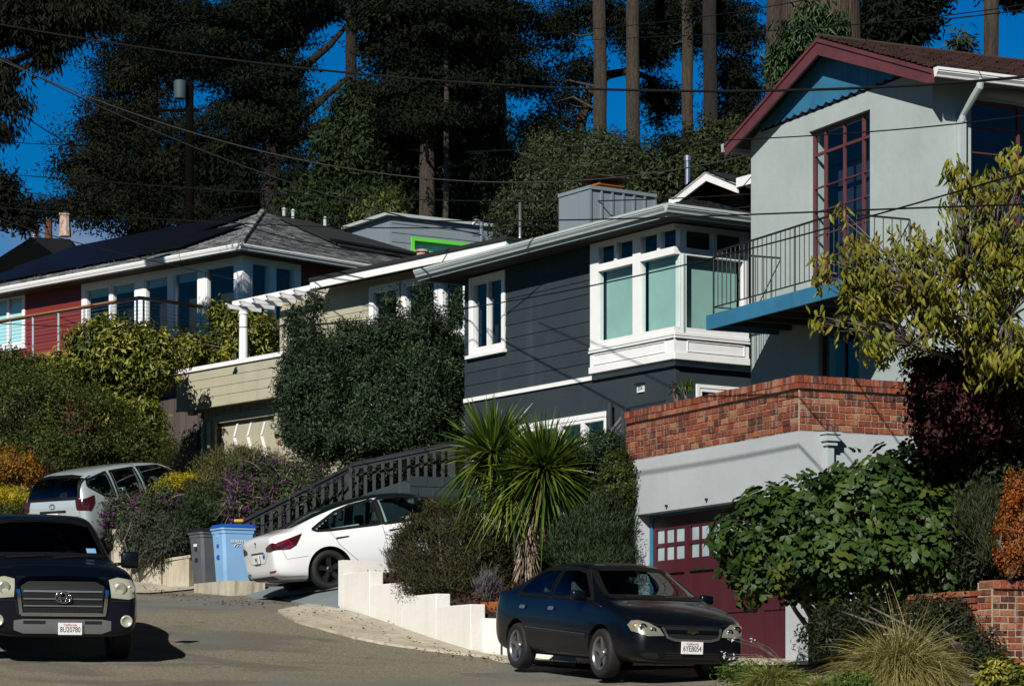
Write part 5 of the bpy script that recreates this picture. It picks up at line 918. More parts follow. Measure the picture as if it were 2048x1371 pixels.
c = Car('pickup_truck', 'dark blue full-size pickup truck with a chrome grille in the road, facing the camera', 'pickup truck', M, st, MT['paint_truck'], [(1.95, .40)], .42, 1.74)
c.cent = [(1.95, .40), (-1.75, .40)]; c.wheels(.40, .27, 1.72)
mb = MB(); mb.bevel_box(-3.0, -1.78, -1.0, 1.0, .55, 1.32, .05); mb.build('bed', MT['paint_truck'], c.root, angle=40)
c.patch('windscreen', [(-.78, 1.345), (0, 1.36), (.78, 1.345), (.74, 1.5), (.66, 1.75), (.4, 1.80), (0, 1.815), (-.4, 1.80), (-.66, 1.75), (-.74, 1.5)], 'F', 'car_glass', .005)
gr = c.patch('grille', [(-.50, .66), (-.53, .98), (-.42, 1.035), (.42, 1.035), (.53, .98), (.50, .66), (.4, .63), (-.4, .63)], 'F', 'black_plastic', .012)
c.line('grille_surround', [(-.53, .62), (-.57, .98), (-.45, 1.055), (0, 1.07), (.45, 1.055), (.57, .98), (.53, .62), (-.53, .62)], 'F', 'chrome', .022, .03, c.root)
for z in (.73, .82, .91): c.line('grille_bar', [(-.50, z), (.50, z)], 'F', 'galvanised', .009, .028, gr)
for k in range(34): y = -.5 + k * .0305; c.line('mesh_bar', [(y, .66), (y, 1.0)], 'F', 'black_plastic', .003, .016, gr)
p = c.cast((0, .84), 'F', .05)
mb = MB(); mb.tube([(p.x, p.y + .10 * math.cos(a), p.z + .068 * math.sin(a)) for a in np.linspace(0, 2 * math.pi, 29)], .011, 8); mb.tube([(p.x, p.y + .045 * math.cos(a), p.z + .062 * math.sin(a)) for a in np.linspace(0, 2 * math.pi, 21)], .009, 8); mb.tube([(p.x, p.y + .085 * math.cos(a), p.z + .03 + .03 * math.sin(a)) for a in np.linspace(0, 2 * math.pi, 21)], .008, 8); mb.build('emblem', MT['chrome'], c.root, smooth=True)
for sg in (1, -1):
    f = lambda P: [(sg * a, b) for a, b in P][::sg]
    hl = c.patch('headlight', f([(.62, .84), (.60, 1.06), (.72, 1.09), (.90, 1.06), (.965, .98), (.96, .86), (.85, .82)]), 'F', 'lamp_haze', .010, step=.03)
    for a, b, r in ((.74, .95, .075), (.88, .95, .05)):
        p = c.cast((sg * a, b), 'F', .014); mb = MB(); mb.lathe([(0, 0), (r * .5, .003), (r, .014), (r * 1.08, 0)], 16, p, 'x'); mb.build('reflector', MT['lamp_shell'], hl, smooth=True)
    p = c.cast((sg * .82, .54), 'F', .01); mb = MB(); mb.lathe([(0, .004), (.05, .006), (.06, .02), (.075, .02), (.08, 0)], 18, p, 'x'); mb.build('fog_light', MT['lamp_haze'], c.root, smooth=True)
    c.mirror(.95, sg * 1.17, 1.30, MT['paint_truck'], .24, .22, .13)
c.patch('bumper_insert', [(-.62, .42), (-.62, .54), (-.5, .56), (.5, .56), (.62, .54), (.62, .42), (.5, .38), (-.5, .38)], 'F', 'galvanised', .012); c.line('air_slot', [(-.5, .52), (-.22, .52)], 'F', 'black_plastic', .02, .018, c.root); c.line('air_slot', [(.28, .52), (.5, .52)], 'F', 'black_plastic', .02, .018, c.root)
c.plate(2.975, .09, .44, 1, 'California', '8U20780'); c.line('bumper_seam', [(-.98, .80), (-.6, .80), (-.57, .62), (.57, .62), (.6, .80), (.98, .80)], 'F', 'black_plastic', .006)
c.line('hood_seam', [(-.62, 1.26), (-.57, 1.09), (0, 1.095), (.57, 1.09), (.62, 1.26)], 'F', 'black_plastic', .005)
for y in (-.55, .05): c.line('wiper', [(y, 1.31), (y + .25, 1.325), (y + .5, 1.34)], 'F', 'black_plastic', .009, .014, c.root)
cabin(c, .05, -.85, .70, 1.24, .42, 1.86); c.patch('windscreen_tag', [(.55, 1.38), (.55, 1.44), (.68, 1.44), (.68, 1.38)], 'F', 'bin_blue', .008)
# ================================================================ low walls, steps, bins
Wl = Fr(25.7, 962, 38.0); WP = Pl(Wl, 'u', 0)
lw_ = empty('stepped_wall', Wl.pt(0, 0, .6), 'low white stepped wall climbing beside the drive to the right of the white car', 'wall')
xs_ = [(962, 1205), (893, 1183), (824.5, 1160), (759, 1139), (697, 1118), (678, 1118)]; top = [Wl.on_u(941, 1207, 0)[1], Wl.on_u(872, 1186, 0)[1], Wl.on_u(804, 1163, 0)[1], Wl.on_u(739, 1141, 0)[1]]; sx = [Wl.on_u(p, 1200, 0)[0] for p in (941, 872, 804, 739, 678)]
for k in range(4):
    mb = MB(); a, b = sx[k] , sx[k + 1]; mb.bevel_box(0, b - a - .004, 0, .24, 0, top[k] - .2, .012); o = MB()
    for v in mb.v: p = Wl.pt(a + v[0], v[1], .2 + v[2]); o.v.append(tuple(p))
    o.f = mb.f; o.r = mb.r; o.build('wall_block', MT['white_wall'], lw_)
tz = Wl.on_u(678, 1120, 0)[1]; mb = MB(); Wl.box(mb, sx[4] - .18, sx[4] + .02, -.004, 1.9, .4, tz); mb.build('return_wall', MT['white_wall'], lw_)
lw2 = MB(); a = at(962, 1233, 38.6); b = at(1026, 1229, 37.6); z0 = a.z; lw2.prism([(a.x - .3, a.y + .1, .3), (b.x + .9, b.y - .35, .1), (b.x + .9, b.y - .35, z0 - .1), (a.x - .3, a.y + .1, z0)], (.1, .2, 0)); tag(lw2.build('garden_wall', MT['white_wall']), 'short low white wall behind the rear of the dark blue sedan', 'wall')
mb = MB(); q = at(962, 1232, 38.75); Wl2 = Fr(25.7, 990, 38.75)
for k in range(2): Wl2.box(mb, -.55, .55, 0, .03, z0 + k * .12 + .0, z0 + k * .12 + .115)
mb2 = MB(); bx = empty('planter_box', Wl2.pt(0, .2, z0), 'orange wooden planter box on the low white wall behind the sedan', 'planter'); mb.build('boards', MT['orange_wood'], bx); Wl2.box(mb2, -.55, .55, .03, .4, z0, z0 + .2); mb2.build('soil_fill', MT['soil'], bx)
# bin slab and bins
sb = gp(455, 1172); sa_ = gp(388, 1168); sc_ = Vector((*at(528, 1166, 47.4)[:2], 0)); zt_s = zpx(1158, 48.0); c1 = at(459, 1160, 47.4)
mb = MB(); q = [at(388, 1157, 48.6), at(459, 1160, 47.3), at(530, 1155, 47.6), at(530, 1150, 49.6), at(440, 1146, 50.2)]; zt_s = q[1].z; q = [Vector((p.x, p.y, zt_s)) for p in q]; mb.prism(q, (0, 0, -.45)); tag(mb.build('concrete_slab', MT['old_concrete']), 'low concrete slab by the road under the two wheeled bins', 'slab')
def bin_(name, label, px, Y, rot, col, lid, w=.58, d=.66, h=1.0, s=1.):
    p = at(px, 1160, Y); M = Matrix.Translation((p.x, p.y, zt_s)) @ Matrix.Rotation(rot, 4, 'Z') @ Matrix.Scale(s, 4); r = empty(name, (0, 0, 0), label, 'wheeled bin', 'kerbside wheeled bins', mw=M)
    mb = MB(); b, t = .78, 1.0; P = []                     # body: tapered, slightly rounded; x = width, y = depth, front at -y
    def ring(z, f, c=.05): W_, D_ = w / 2 * f, d / 2 * f; return [(-W_ + c, -D_, z), (W_ - c, -D_, z), (W_, -D_ + c, z), (W_, D_ - c, z), (W_ - c, D_, z), (-W_ + c, D_, z), (-W_, D_ - c, z), (-W_, -D_ + c, z)]
    R_ = [ring(.0, .76), ring(.02, .79), ring(.5, .88), ring(.86, .95), ring(.87, .99), ring(.93, 1.0), ring(.935, 1.06), ring(.965, 1.06)]
    for rg in R_: P += rg
    mb.add(P, [(i * 8 + k, i * 8 + (k + 1) % 8, i * 8 + 8 + (k + 1) % 8, i * 8 + 8 + k) for i in range(len(R_) - 1) for k in range(8)] + [tuple(range(7, -1, -1))]); body = mb.build('body', col, r, angle=30)
    mb = MB(); R2 = [ring(.966, 1.07), ring(.985, 1.08), ring(1.03, .98, .08), ring(1.045, .7, .08)]; P = []
    for rg in R2: P += rg
    mb.add(P, [(i * 8 + k, i * 8 + (k + 1) % 8, i * 8 + 8 + (k + 1) % 8, i * 8 + 8 + k) for i in range(3) for k in range(8)] + [tuple(range(24, 32)), tuple(range(7, -1, -1))]); mb.tube([(-.18, d * .5, 1.0), (-.18, d * .6, 1.0), (.18, d * .6, 1.0), (.18, d * .5, 1.0)], .016, 6); mb.build('lid', lid, r, angle=30)
    for sx_ in (-1, 1):
        mb = MB(); mb.lathe([(0, -.03), (.05, -.035), (.06, -.02), (.10, -.02), (.125, -.03), (.13, 0), (.125, .03), (.1, .025), (.05, .03), (0, .03)], 24, (sx_ * (w / 2 * .88), d / 2 - .02, .13), 'x'); mb.build('wheel', MT['rubber'], r, angle=40)
    for zz in (.62, .42): mb = MB(); mb.prism([(-.05, -d / 2 * .9 - .012, zz), (.05, -d / 2 * .9 - .012, zz), (.05, -d / 2 * .9 - .01, zz + .07), (-.05, -d / 2 * .9 - .01, zz + .05)], (0, .06, 0)); mb.build('grip_recess', MT['text_navy'] if col != MT['bin_blue'] else MT['bin_lid'], body)
    for k in (-1, 1): mb = MB(); mb.box(k * .04 - .007, k * .04 + .007, -d / 2 * .97 - .012, -d / 2 * .9, .80, .875); mb.build('rib', col, body)
    return r, M
r, M = bin_('recycling_bin', 'pale blue wheeled bin with royal blue lid and white lettering beside the white car', 467, 48.15, R(-62), MT['bin_blue'], MT['bin_lid'], s=1.03)
sd = [o for o in r.children if o.name.startswith('body')][0]
text('BERKELEY', .075, MT['text_white'], sd, face_m(Vector((.285, .0, .72)), (.05, 1, 0), (1, -.05, -.10)), 'lettering', .002)
mb = MB(); mb.tube([(.276, .09 * math.cos(a), .63 + .06 * math.sin(a)) for a in np.linspace(0, math.pi, 14)], .006, 5); mb.tube([(.275, .04 * math.cos(a), .63 + .035 * math.sin(a)) for a in np.linspace(0, math.pi, 10)], .005, 5); mb.build('sun_emblem', MT['text_white'], sd)
r, M = bin_('refuse_bin', 'dark grey wheeled bin with a small white tag left of the pale blue bin', 421, 48.9, R(-58), MT['bin_grey'], MT['iron_black'])
sd = [o for o in r.children if o.name.startswith('body')][0]; mb = MB(); mb.box(-.07, .07, -.318, -.312, .70, .75); mb.build('tag', MT['plate_white'], sd)
mb = MB(); p = at(478, 1041, 48.3); mb.bevel_box(p.x - .09, p.x + .09, p.y - .06, p.y + .06, p.z - .03, p.z + .03, .02); tag(mb.build('yellow_cloth', mat('cloth_yellow', (.5, .3, .02), .9), smooth=True), 'crumpled yellow thing lying on top of the royal blue bin lid', 'litter')
# stair railing of 204 and its stair side
sr = empty('stair_railing', at(640, 1040, 50), 'long dark slate timber stair railing climbing behind the white car', 'railing')
A, Bq, Cq = at(480, 1041, 49.2), at(706, 926, 50.2), at(915, 884, 50.7)
def rail(mb, a, b, w, h): t = (b - a).normalized(); s_ = t.cross(Vector((0, 0, 1))).normalized() * w / 2; mb.prism([a - s_, a + s_, a + s_ - Vector((0, 0, h)), a - s_ - Vector((0, 0, h))], b - a)
for a, b in ((A, Bq), (Bq, Cq)): mb = MB(); rail(mb, a, b, .09, .05); rail(mb, a - Vector((0, 0, .05)), b - Vector((0, 0, .05)), .04, .07); mb.build('handrail', MT['rail_slate'], sr)
mb = MB(); rail(mb, at(700, 925, 49.9), at(925, 877, 50.3), .03, .03); rail(mb, at(520, 1052, 49.1), at(700, 940, 49.9), .03, .025); mb.build('grab_rail', MT['iron_black'], sr)
k = 0
for px in np.arange(490, 915, 17.2):
    if px < 706: t = (px - 480) / 226; p = A.lerp(Bq, t)
    else: t = (px - 706) / 209; p = Bq.lerp(Cq, t)
    big = k in (12, 24); MB().hexa([Vector((p.x + sx_ * (.075 if big else .033), p.y + sy * .03, z)) for z in (p.z - .12 - (1.05 if big else .82), p.z - .11) for sx_, sy in ((-1, -1), (1, -1), (1, 1), (-1, 1))]).build('baluster', MT['rail_slate'], sr); k += 1
for a, b in ((701, 1006), (800, 1000)): 
    MB().box(at(a, 0, 49.4).x - .03, at(a, 0, 49.4).x + .03, 49.37, 49.43, zpx(b, 49.4), zpx(935 - (a - 701) * .2, 49.4)).build('post', MT['iron_black'], sr)
ss = MB(); q = [at(470, 1135, 49.8), at(915, 1090, 50.4), at(915, 980, 50.4), at(820, 957, 50.4), at(735, 985, 50.2), at(480, 1110, 49.8)]; ss.prism(q, (.1, .35, 0)); tag(ss.build('side_wall', MT['slate_stucco']), 'dark slate stair side wall below the long timber railing', 'wall')
bw_ = empty('block_wall', at(860, 1000, 49), 'short dark slate painted block wall right of the stair railing', 'wall'); mb = MB(); q0, q1 = at(820, 950, 49.2), at(925, 950, 49.6)
for r_ in range(6):
    for k in range(4): t0, t1 = (k - (.5 if r_ % 2 else 0)) / 3, (k + 1 - (.5 if r_ % 2 else 0)) / 3; a, b = q0.lerp(q1, max(0, t0)), q0.lerp(q1, min(1, max(0.02, t1)) - .012); z = q0.z - .2 * (r_ + 1); mb.hexa([(a.x, a.y, z), (b.x, b.y, z), (b.x, b.y + .2, z), (a.x, a.y + .2, z), (a.x, a.y, z + .188), (b.x, b.y, z + .188), (b.x, b.y + .2, z + .188), (a.x, a.y + .2, z + .188)])
mb.build('blocks', MT['slate_stucco'], bw_)
# old concrete retaining walls at the kerb
rw_ = empty('retaining_wall', gp(325, 1155), 'stained old concrete retaining wall with square posts under the purple flowers', 'wall')
def block(px0, px1, y0, y1, Y0, Y1, th=.25, cap=0, name='panel'):
    a, b = at(px0, y0, Y0), at(px1, y0 + (y1 - y0), Y1); mb = MB(); zb = min(a.z, b.z) - 1.6; P = [(a.x, a.y, zb), (b.x, b.y, zb), (b.x, b.y, b.z), (a.x, a.y, a.z)]; mb.prism(P, (.12, th, 0))
    if cap: mb.prism([(a.x - .03, a.y - .03, a.z - .002), (b.x + .03, b.y - .03, b.z - .002), (b.x + .03, b.y - .03, b.z + cap), (a.x - .03, a.y - .03, a.z + cap)], (.16, th + .08, 0))
    mb.build(name, MT['old_concrete'], rw_)
gq = lambda px: gp(px, 1158).y + .6
block(228, 250, 1068, 1068, 51.4, 51.2, .3, .1, 'post'); block(240, 262, 1086, 1086, 51.3, 51.1, .3, .06, 'post'); block(168, 190, 1048, 1048, 53.4, 53.2, .3, .08, 'post')
block(250, 322, 1098, 1108, 51.3, 50.6); block(190, 232, 1075, 1085, 53.3, 51.8); block(322, 350, 1100, 1100, 50.7, 50.4, .35, .1, 'post'); block(330, 378, 1122, 1114, 50.3, 50.0, .3, .05); block(378, 397, 1116, 1116, 50.0, 50.6, .2, .05)
# brick wall at the right edge and the low one beyond the fig
Rr = Fr(25, 1640, 34.6); RS = Pl(Rr, 's', 0); a0, a1 = RS.px(1632, 1230)[0], RS.px(1735, 1230)[0]; z1 = RS.px(1640, 1203)[1]
rb_ = empty('brick_wall', RS.P(0, 0, .5), 'low red brick wall low behind the fig tree right of the garage jamb', 'wall'); brick_field(RS, a0, a0 + 1.0, .3, z1, H=.085).build('bricks', MT['brick'], rb_); mb = MB(); RS.box(mb, a0, a0 + 1.0, -.2, -.004, .3, z1 - .01); mb.build('mortar_core', MT['mortar'], rb_)
E = Fr(25, 1990, 30.0); EP = Pl(E, 's', 0); e0 = EP.px(1985, 1200)[0]; ez = EP.px(2000, 1142)[1]
eb = empty('brick_wall', EP.P(0, 0, 0), 'weathered red brick garden wall at the right edge of the picture', 'wall'); brick_field(EP, e0, e0 + 3, -.2, ez - .2, H=.08).build('bricks', MT['brick'], eb); brick_field(Pl(E, 'u', e0), .02, 3, -.2, ez - .2, H=.08).build('bricks', MT['brick'], eb); soldier(EP, e0, e0 + 3, ez - .2, ez - .1, .1).build('brick_coping', MT['brick'], eb)
mb = MB(); EP.box(mb, e0 + .005, e0 + 3, -.3, -.004, -.2, ez - .12); mb.build('mortar_core', MT['mortar'], eb)
# ---------------------------------------------------------------- foliage: every leaf a small face spread through a crown's volume
def nrm(v): return v / np.maximum(np.linalg.norm(v, axis=-1, keepdims=True), 1e-9)
TM = {'rhomb': ([(0, 0, 0), (.45, .5, .06), (1, 0, 0), (.45, -.5, .06)], [(0, 1, 2, 3)]),
      'leaf': ([(0, 0, 0), (.3, .45, .10), (.7, .38, .08), (1, 0, -.12), (.7, -.38, .08), (.3, -.45, .10)], [(0, 1, 2, 3), (0, 3, 4, 5)]),
      'curl': ([(0, 0, 0), (.25, .42, .02), (.6, .40, -.10), (.85, .18, -.3), (1, 0, -.5), (.85, -.18, -.3), (.6, -.40, -.10), (.25, -.42, .02), (.5, 0, .10)], [(0, 1, 2, 8), (8, 2, 3, 4), (8, 4, 5, 6), (0, 8, 6, 7)])}
_fo = [(0, 0), (.10, .16), (.02, .36), (.16, .50), (.34, .40), (.40, .22), (.52, .44), (.72, .50), (.76, .34), (.64, .16), (.84, .20), (1.0, .04)]
_fo = _fo + [(x, -y) for x, y in _fo[:0:-1]]; TM['fig'] = ([(x, y, -.25 * y * y - .12 * x * x + .02 * (i % 3)) for i, (x, y) in enumerate(_fo)] + [(.35, 0, .05), (.6, 0, .02)], [])
_nf = len(_fo); TM['fig'][1].extend([(i, (i + 1) % _nf, _nf if _fo[i][0] + _fo[(i + 1) % _nf][0] < 1.0 else _nf + 1) for i in range(_nf)])
def leaves(name, parent, C, N, L, W_, m, tm='rhomb', droop=.2, rv=None, aniso=None):
    n = len(C); V, P = TM[tm]; V = np.array(V, np.float32); r = RNG.normal(size=(n, 3)); N = nrm(N); T = nrm(r - (r * N).sum(1, keepdims=True) * N)
    T = nrm(T + np.array([0, 0, -1]) * droop * 2 + N * .35); N = nrm(N - (N * T).sum(1, keepdims=True) * T); Bv = np.cross(N, T)
    L = (L * RNG.uniform(.65, 1.3, n))[:, None, None]; W2 = (W_ * RNG.uniform(.7, 1.25, n))[:, None, None]
    X = C[:, None] + T[:, None] * V[None, :, 0:1] * L + Bv[:, None] * V[None, :, 1:2] * W2 + N[:, None] * V[None, :, 2:3] * L
    return npmesh(name, X.reshape(-1, 3), len(V), P, m, parent, rv, smooth=(tm in ('fig', 'curl')))
def pb(px, py, Y, rx, ry, dy=None):      # crown lobe measured in the photograph, at its real distance
    c = at(px, py, Y); return (c.x, c.y, c.z, rx * Y / F, dy if dy else .8 * rx * Y / F, ry * Y / F)
def crown(bl, n, nc=200, cr=.25, flat=1., shell=.5, up=.3, jit=.5, bw=None):
    bl = np.array(bl, float); A = (bl[:, 3] * bl[:, 5]) if bw is None else np.array(bw); k = RNG.choice(len(bl), nc, p=A / A.sum()); d = nrm(RNG.normal(size=(nc, 3))); rad = (1 - shell * RNG.random(nc) ** 1.6)[:, None]
    cc = bl[k, :3] + d * bl[k, 3:] * rad; sz = RNG.uniform(.55, 1.35, nc); bright = RNG.random(nc)
    j = RNG.integers(0, nc, n); o = RNG.normal(size=(n, 3)) * .5; o = o / np.maximum(1, np.linalg.norm(o, axis=1, keepdims=True) * .9); o = o * cr * sz[j][:, None] * np.array([1, 1, flat])
    N = nrm(nrm(d[j] / bl[k[j], 3:] * bl[k[j], 3:].mean(1, keepdims=True)) * .7 + nrm(o) * .5 + RNG.normal(size=(n, 3)) * jit + np.array([0, 0, up]))
    return cc[j] + o, N, np.clip(bright[j] * .55 + RNG.random(n) * .45, 0, 1), cc
def blades(name, parent, B0, D, L, W_, m, g=.4, k=5, rv=None, taper=.8, side=None):
    n = len(B0); t = np.linspace(0, 1, k + 1)[None, :, None]; L = np.asarray(L).reshape(-1, 1, 1); D = nrm(D)[:, None]; g = np.asarray(g).reshape(-1, 1, 1)
    P = B0[:, None] + D * L * t + np.array([0, 0, -1.]) * g * L * t ** 2; s_ = nrm(np.cross(D[:, 0], RNG.normal(size=(n, 3)) * .5 + np.array([0, 0, 1.])))[:, None]
    w = (np.asarray(W_).reshape(-1, 1, 1) * .5) * np.clip(1.05 - t ** 2 * taper - .05, .06, 1) * np.clip(.5 + t * 4, 0, 1); V = np.stack([P - s_ * w, P + s_ * w], 2).reshape(-1, 3)
    return npmesh(name, V, 2 * (k + 1), [(2 * i, 2 * i + 1, 2 * i + 3, 2 * i + 2) for i in range(k)], m, parent, rv, smooth=False)
def stems(parent, base, tips, m, r0=.03, name='stem', r1=.008, bend=.15):
    mb = MB(); base = Vector(base)
    for t in tips: t = Vector(t); mid = base.lerp(t, .5) + Vector((random.uniform(-1, 1), random.uniform(-1, 1), .5)) * (t - base).length * bend; mb.tube([base, base.lerp(mid, .6), mid, mid.lerp(t, .55), t], [r0, r0 * .8, r0 * .6, r0 * .4 + r1 * .5, r1], 6)
    return mb.build(name, m, parent, smooth=True)
def shrub(name, label, cat, bl, n, L, W_, m, tm='rhomb', nc=200, cr=.2, flat=1., shell=.5, up=.3, droop=.1, base=None, group=None, nst=9, jit=.5, part='foliage', stm='twig', sr=.025):
    C, N, rv, cc = crown(bl, n, nc, cr, flat, shell, up, jit)
    if base is None: k = np.argmin([b[2] - b[5] for b in bl]); b = bl[k]; base = (b[0], b[1], b[2] - b[5] - .1)
    r = empty(name, base, label, cat, group); leaves(part, r, C, N, L, W_, m, tm, droop, rv)
    if nst: stems(r, base, [cc[i] for i in RNG.choice(len(cc), min(nst, len(cc)), replace=False)], MT[stm], sr)
    return r, cc
# leaf colours
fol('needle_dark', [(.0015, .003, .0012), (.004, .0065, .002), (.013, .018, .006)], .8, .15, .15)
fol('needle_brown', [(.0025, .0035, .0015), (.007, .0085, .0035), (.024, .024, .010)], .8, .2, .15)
fol('needle_green', [(.006, .013, .004), (.016, .030, .008), (.04, .062, .016)], .7, .2, .2)
fol('olive', [(.010, .017, .006), (.030, .044, .015), (.065, .085, .032)], .6, .2)
fol('podo', [(.007, .016, .005), (.018, .036, .012), (.04, .068, .028)], .55, .1)
fol('hedge', [(.012, .022, .004), (.038, .055, .008), (.12, .14, .018)], .55, .25)
fol('variegated', [(.02, .035, .005), (.09, .11, .012), (.42, .38, .06)], .45, .25)
fol('orange_leaf', [(.09, .05, .01), (.26, .12, .012), (.36, .20, .02)], .6, .3)
fol('yellow_bush', [(.12, .12, .01), (.42, .34, .015), (.62, .50, .02)], .6, .3)
fol('heather', [(.03, .035, .012), (.09, .085, .025), (.16, .14, .05)], .7, .2)
fol('sage', [(.016, .028, .010), (.04, .062, .02), (.085, .11, .045)], .65, .2)
fol('purple_flower', [(.06, .012, .07), (.15, .03, .17), (.24, .07, .26)], .7, .3)
fol('rosemary', [(.006, .014, .004), (.016, .032, .008), (.035, .06, .016)], .65, .1)
fol('bush_dark', [(.009, .015, .004), (.024, .033, .008), (.05, .058, .014)], .65, .15)
fol('bush_brown', [(.013, .014, .005), (.036, .033, .009), (.065, .056, .016)], .7, .15)
fol('yucca_leaf', [(.02, .045, .006), (.055, .105, .011), (.18, .23, .025)], .4, .3, .4)
fol('dead_leaf', [(.12, .085, .05), (.28, .22, .16), (.40, .33, .25)], .9, .1)
fol('fig_leaf', [(.010, .024, .006), (.020, .046, .009), (.042, .078, .014), (.08, .10, .016)], .5, .12, .22)
fol('cherry_leaf', [(.045, .065, .006), (.135, .15, .015), (.29, .265, .03), (.18, .115, .02)], .5, .35)
fol('maple_red', [(.012, .004, .004), (.035, .008, .007), (.08, .016, .012)], .6, .2)
fol('leaf_shade', [(.006, .010, .004), (.014, .022, .007), (.03, .042, .012)], .6, .15)  # dark greens with the shade put into the leaf colour
fol('straw', [(.10, .10, .02), (.28, .25, .08), (.46, .38, .16)], .7, .3)
fol('straw_green', [(.05, .075, .012), (.15, .17, .03), (.36, .31, .10)], .7, .3)
fol('ivy', [(.006, .018, .004), (.016, .042, .008), (.045, .085, .016)], .45, .2)
fol('red_orange', [(.14, .04, .01), (.32, .08, .012), (.36, .16, .02)], .6, .3)
fol('white_petal', [(.7, .7, .7), (.8, .8, .8)], .7, .3)
fol('lavender', [(.05, .045, .05), (.10, .09, .10), (.15, .14, .15)], .8, .2)
# ================================================================ tall trees behind
def tree(name, label, trunk, rad, bl, n, L, W_, m, bark='bark_dark', nc=300, cr=1.0, flat=.4, shell=.8, up=.4, droop=.25, limbs=(), group='tall trees behind the houses', jit=.6, bw=None, nl=24):
    r = empty(name, trunk[0], label, 'tree', group)
    mb = MB(); P = []; 
    T = [Vector(p) for p in trunk]
    for a, b in zip(T, T[1:]):
        k = max(2, int((b - a).length / 1.2)); P += [a.lerp(b, i / k) + Vector((random.uniform(-.03, .03), random.uniform(-.03, .03), 0)) for i in range(k)]
    P.append(T[-1]); n_ = len(P); mb.tube(P, [rad * (1.05 - .3 * i / n_) * random.uniform(.96, 1.04) for i in range(n_)], 16)
    if len(bl):
        C, N, rv, cc = crown(bl, n, nc, cr, flat, shell, up, jit, bw); leaves('crown', r, C, N, L, W_, MT[m], 'rhomb', droop, rv)
        lb = mb
        for i in RNG.choice(len(cc), min(len(cc), nl), replace=False):
            t = Vector(cc[i]); zz = t.z - (t - T[0]).xy.length * .25; f = min(max((zz - T[0].z) / (T[-1].z - T[0].z), .05), .97); b = T[0].lerp(T[-1], f); q = b.lerp(t, .5) + Vector((0, 0, random.uniform(-.3, .6))); lb.tube([b, q, t], [rad * .22, rad * .13, .02], 6)
        for pl in limbs: lb.tube([Vector(p) for p in pl[0]], pl[1], 10)
    mb.build('trunk', MT[bark], r, smooth=True)
    return r
def tk(px0, px1, py0, Y, top=-260): g = at(px0, py0, Y); return [(g.x, g.y, min(g.z, h1(g.x, Y)) - .3), tuple(at((px0 + px1) / 2, 300, Y)), tuple(at(px1, top, Y))]
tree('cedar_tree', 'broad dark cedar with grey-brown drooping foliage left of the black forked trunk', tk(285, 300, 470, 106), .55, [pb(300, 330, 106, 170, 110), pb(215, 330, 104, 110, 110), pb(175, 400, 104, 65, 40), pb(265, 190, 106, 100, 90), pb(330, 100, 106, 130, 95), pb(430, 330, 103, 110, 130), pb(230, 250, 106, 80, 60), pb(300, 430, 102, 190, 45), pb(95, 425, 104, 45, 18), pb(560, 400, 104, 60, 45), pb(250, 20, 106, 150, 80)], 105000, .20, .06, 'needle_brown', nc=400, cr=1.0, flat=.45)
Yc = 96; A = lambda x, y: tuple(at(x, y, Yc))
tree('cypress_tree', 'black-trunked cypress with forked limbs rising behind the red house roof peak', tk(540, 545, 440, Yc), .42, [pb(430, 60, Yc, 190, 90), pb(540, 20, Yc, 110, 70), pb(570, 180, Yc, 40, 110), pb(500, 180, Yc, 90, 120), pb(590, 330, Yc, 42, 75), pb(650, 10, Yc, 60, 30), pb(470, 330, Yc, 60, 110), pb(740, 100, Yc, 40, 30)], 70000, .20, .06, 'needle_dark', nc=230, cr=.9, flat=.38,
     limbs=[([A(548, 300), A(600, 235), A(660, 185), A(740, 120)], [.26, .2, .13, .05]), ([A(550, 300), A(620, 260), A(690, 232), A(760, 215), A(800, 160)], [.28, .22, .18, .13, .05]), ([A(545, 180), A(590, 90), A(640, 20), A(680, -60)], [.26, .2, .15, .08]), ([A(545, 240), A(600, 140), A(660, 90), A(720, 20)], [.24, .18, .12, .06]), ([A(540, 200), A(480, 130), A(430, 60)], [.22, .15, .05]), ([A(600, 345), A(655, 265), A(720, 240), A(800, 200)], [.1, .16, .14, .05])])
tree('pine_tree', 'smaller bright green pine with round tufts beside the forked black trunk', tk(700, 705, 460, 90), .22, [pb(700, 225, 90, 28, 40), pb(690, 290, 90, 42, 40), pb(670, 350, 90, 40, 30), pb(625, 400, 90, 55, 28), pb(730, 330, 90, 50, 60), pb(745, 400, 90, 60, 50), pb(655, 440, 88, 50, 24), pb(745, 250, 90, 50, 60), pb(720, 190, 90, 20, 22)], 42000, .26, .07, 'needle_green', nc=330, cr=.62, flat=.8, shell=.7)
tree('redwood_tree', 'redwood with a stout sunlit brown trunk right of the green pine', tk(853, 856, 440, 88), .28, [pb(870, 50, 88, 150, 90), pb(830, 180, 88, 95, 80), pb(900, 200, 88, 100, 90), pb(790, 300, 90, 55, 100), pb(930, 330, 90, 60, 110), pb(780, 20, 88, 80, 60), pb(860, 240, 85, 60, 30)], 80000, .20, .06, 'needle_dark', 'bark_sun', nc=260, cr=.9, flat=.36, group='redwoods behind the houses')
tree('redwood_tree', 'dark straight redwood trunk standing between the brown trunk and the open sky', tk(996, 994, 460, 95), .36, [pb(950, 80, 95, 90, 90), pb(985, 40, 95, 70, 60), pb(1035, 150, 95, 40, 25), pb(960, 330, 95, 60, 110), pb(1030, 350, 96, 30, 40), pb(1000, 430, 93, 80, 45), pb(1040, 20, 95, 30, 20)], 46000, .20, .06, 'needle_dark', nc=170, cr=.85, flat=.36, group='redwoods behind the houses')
tree('thin_tree', 'slender mossy pale trunk just right of the sunlit brown redwood trunk', tk(892, 893, 440, 87), .10, [pb(900, 330, 90, 60, 80)], 9000, .3, .1, 'needle_dark', 'bark_sun', nc=60, cr=.9)
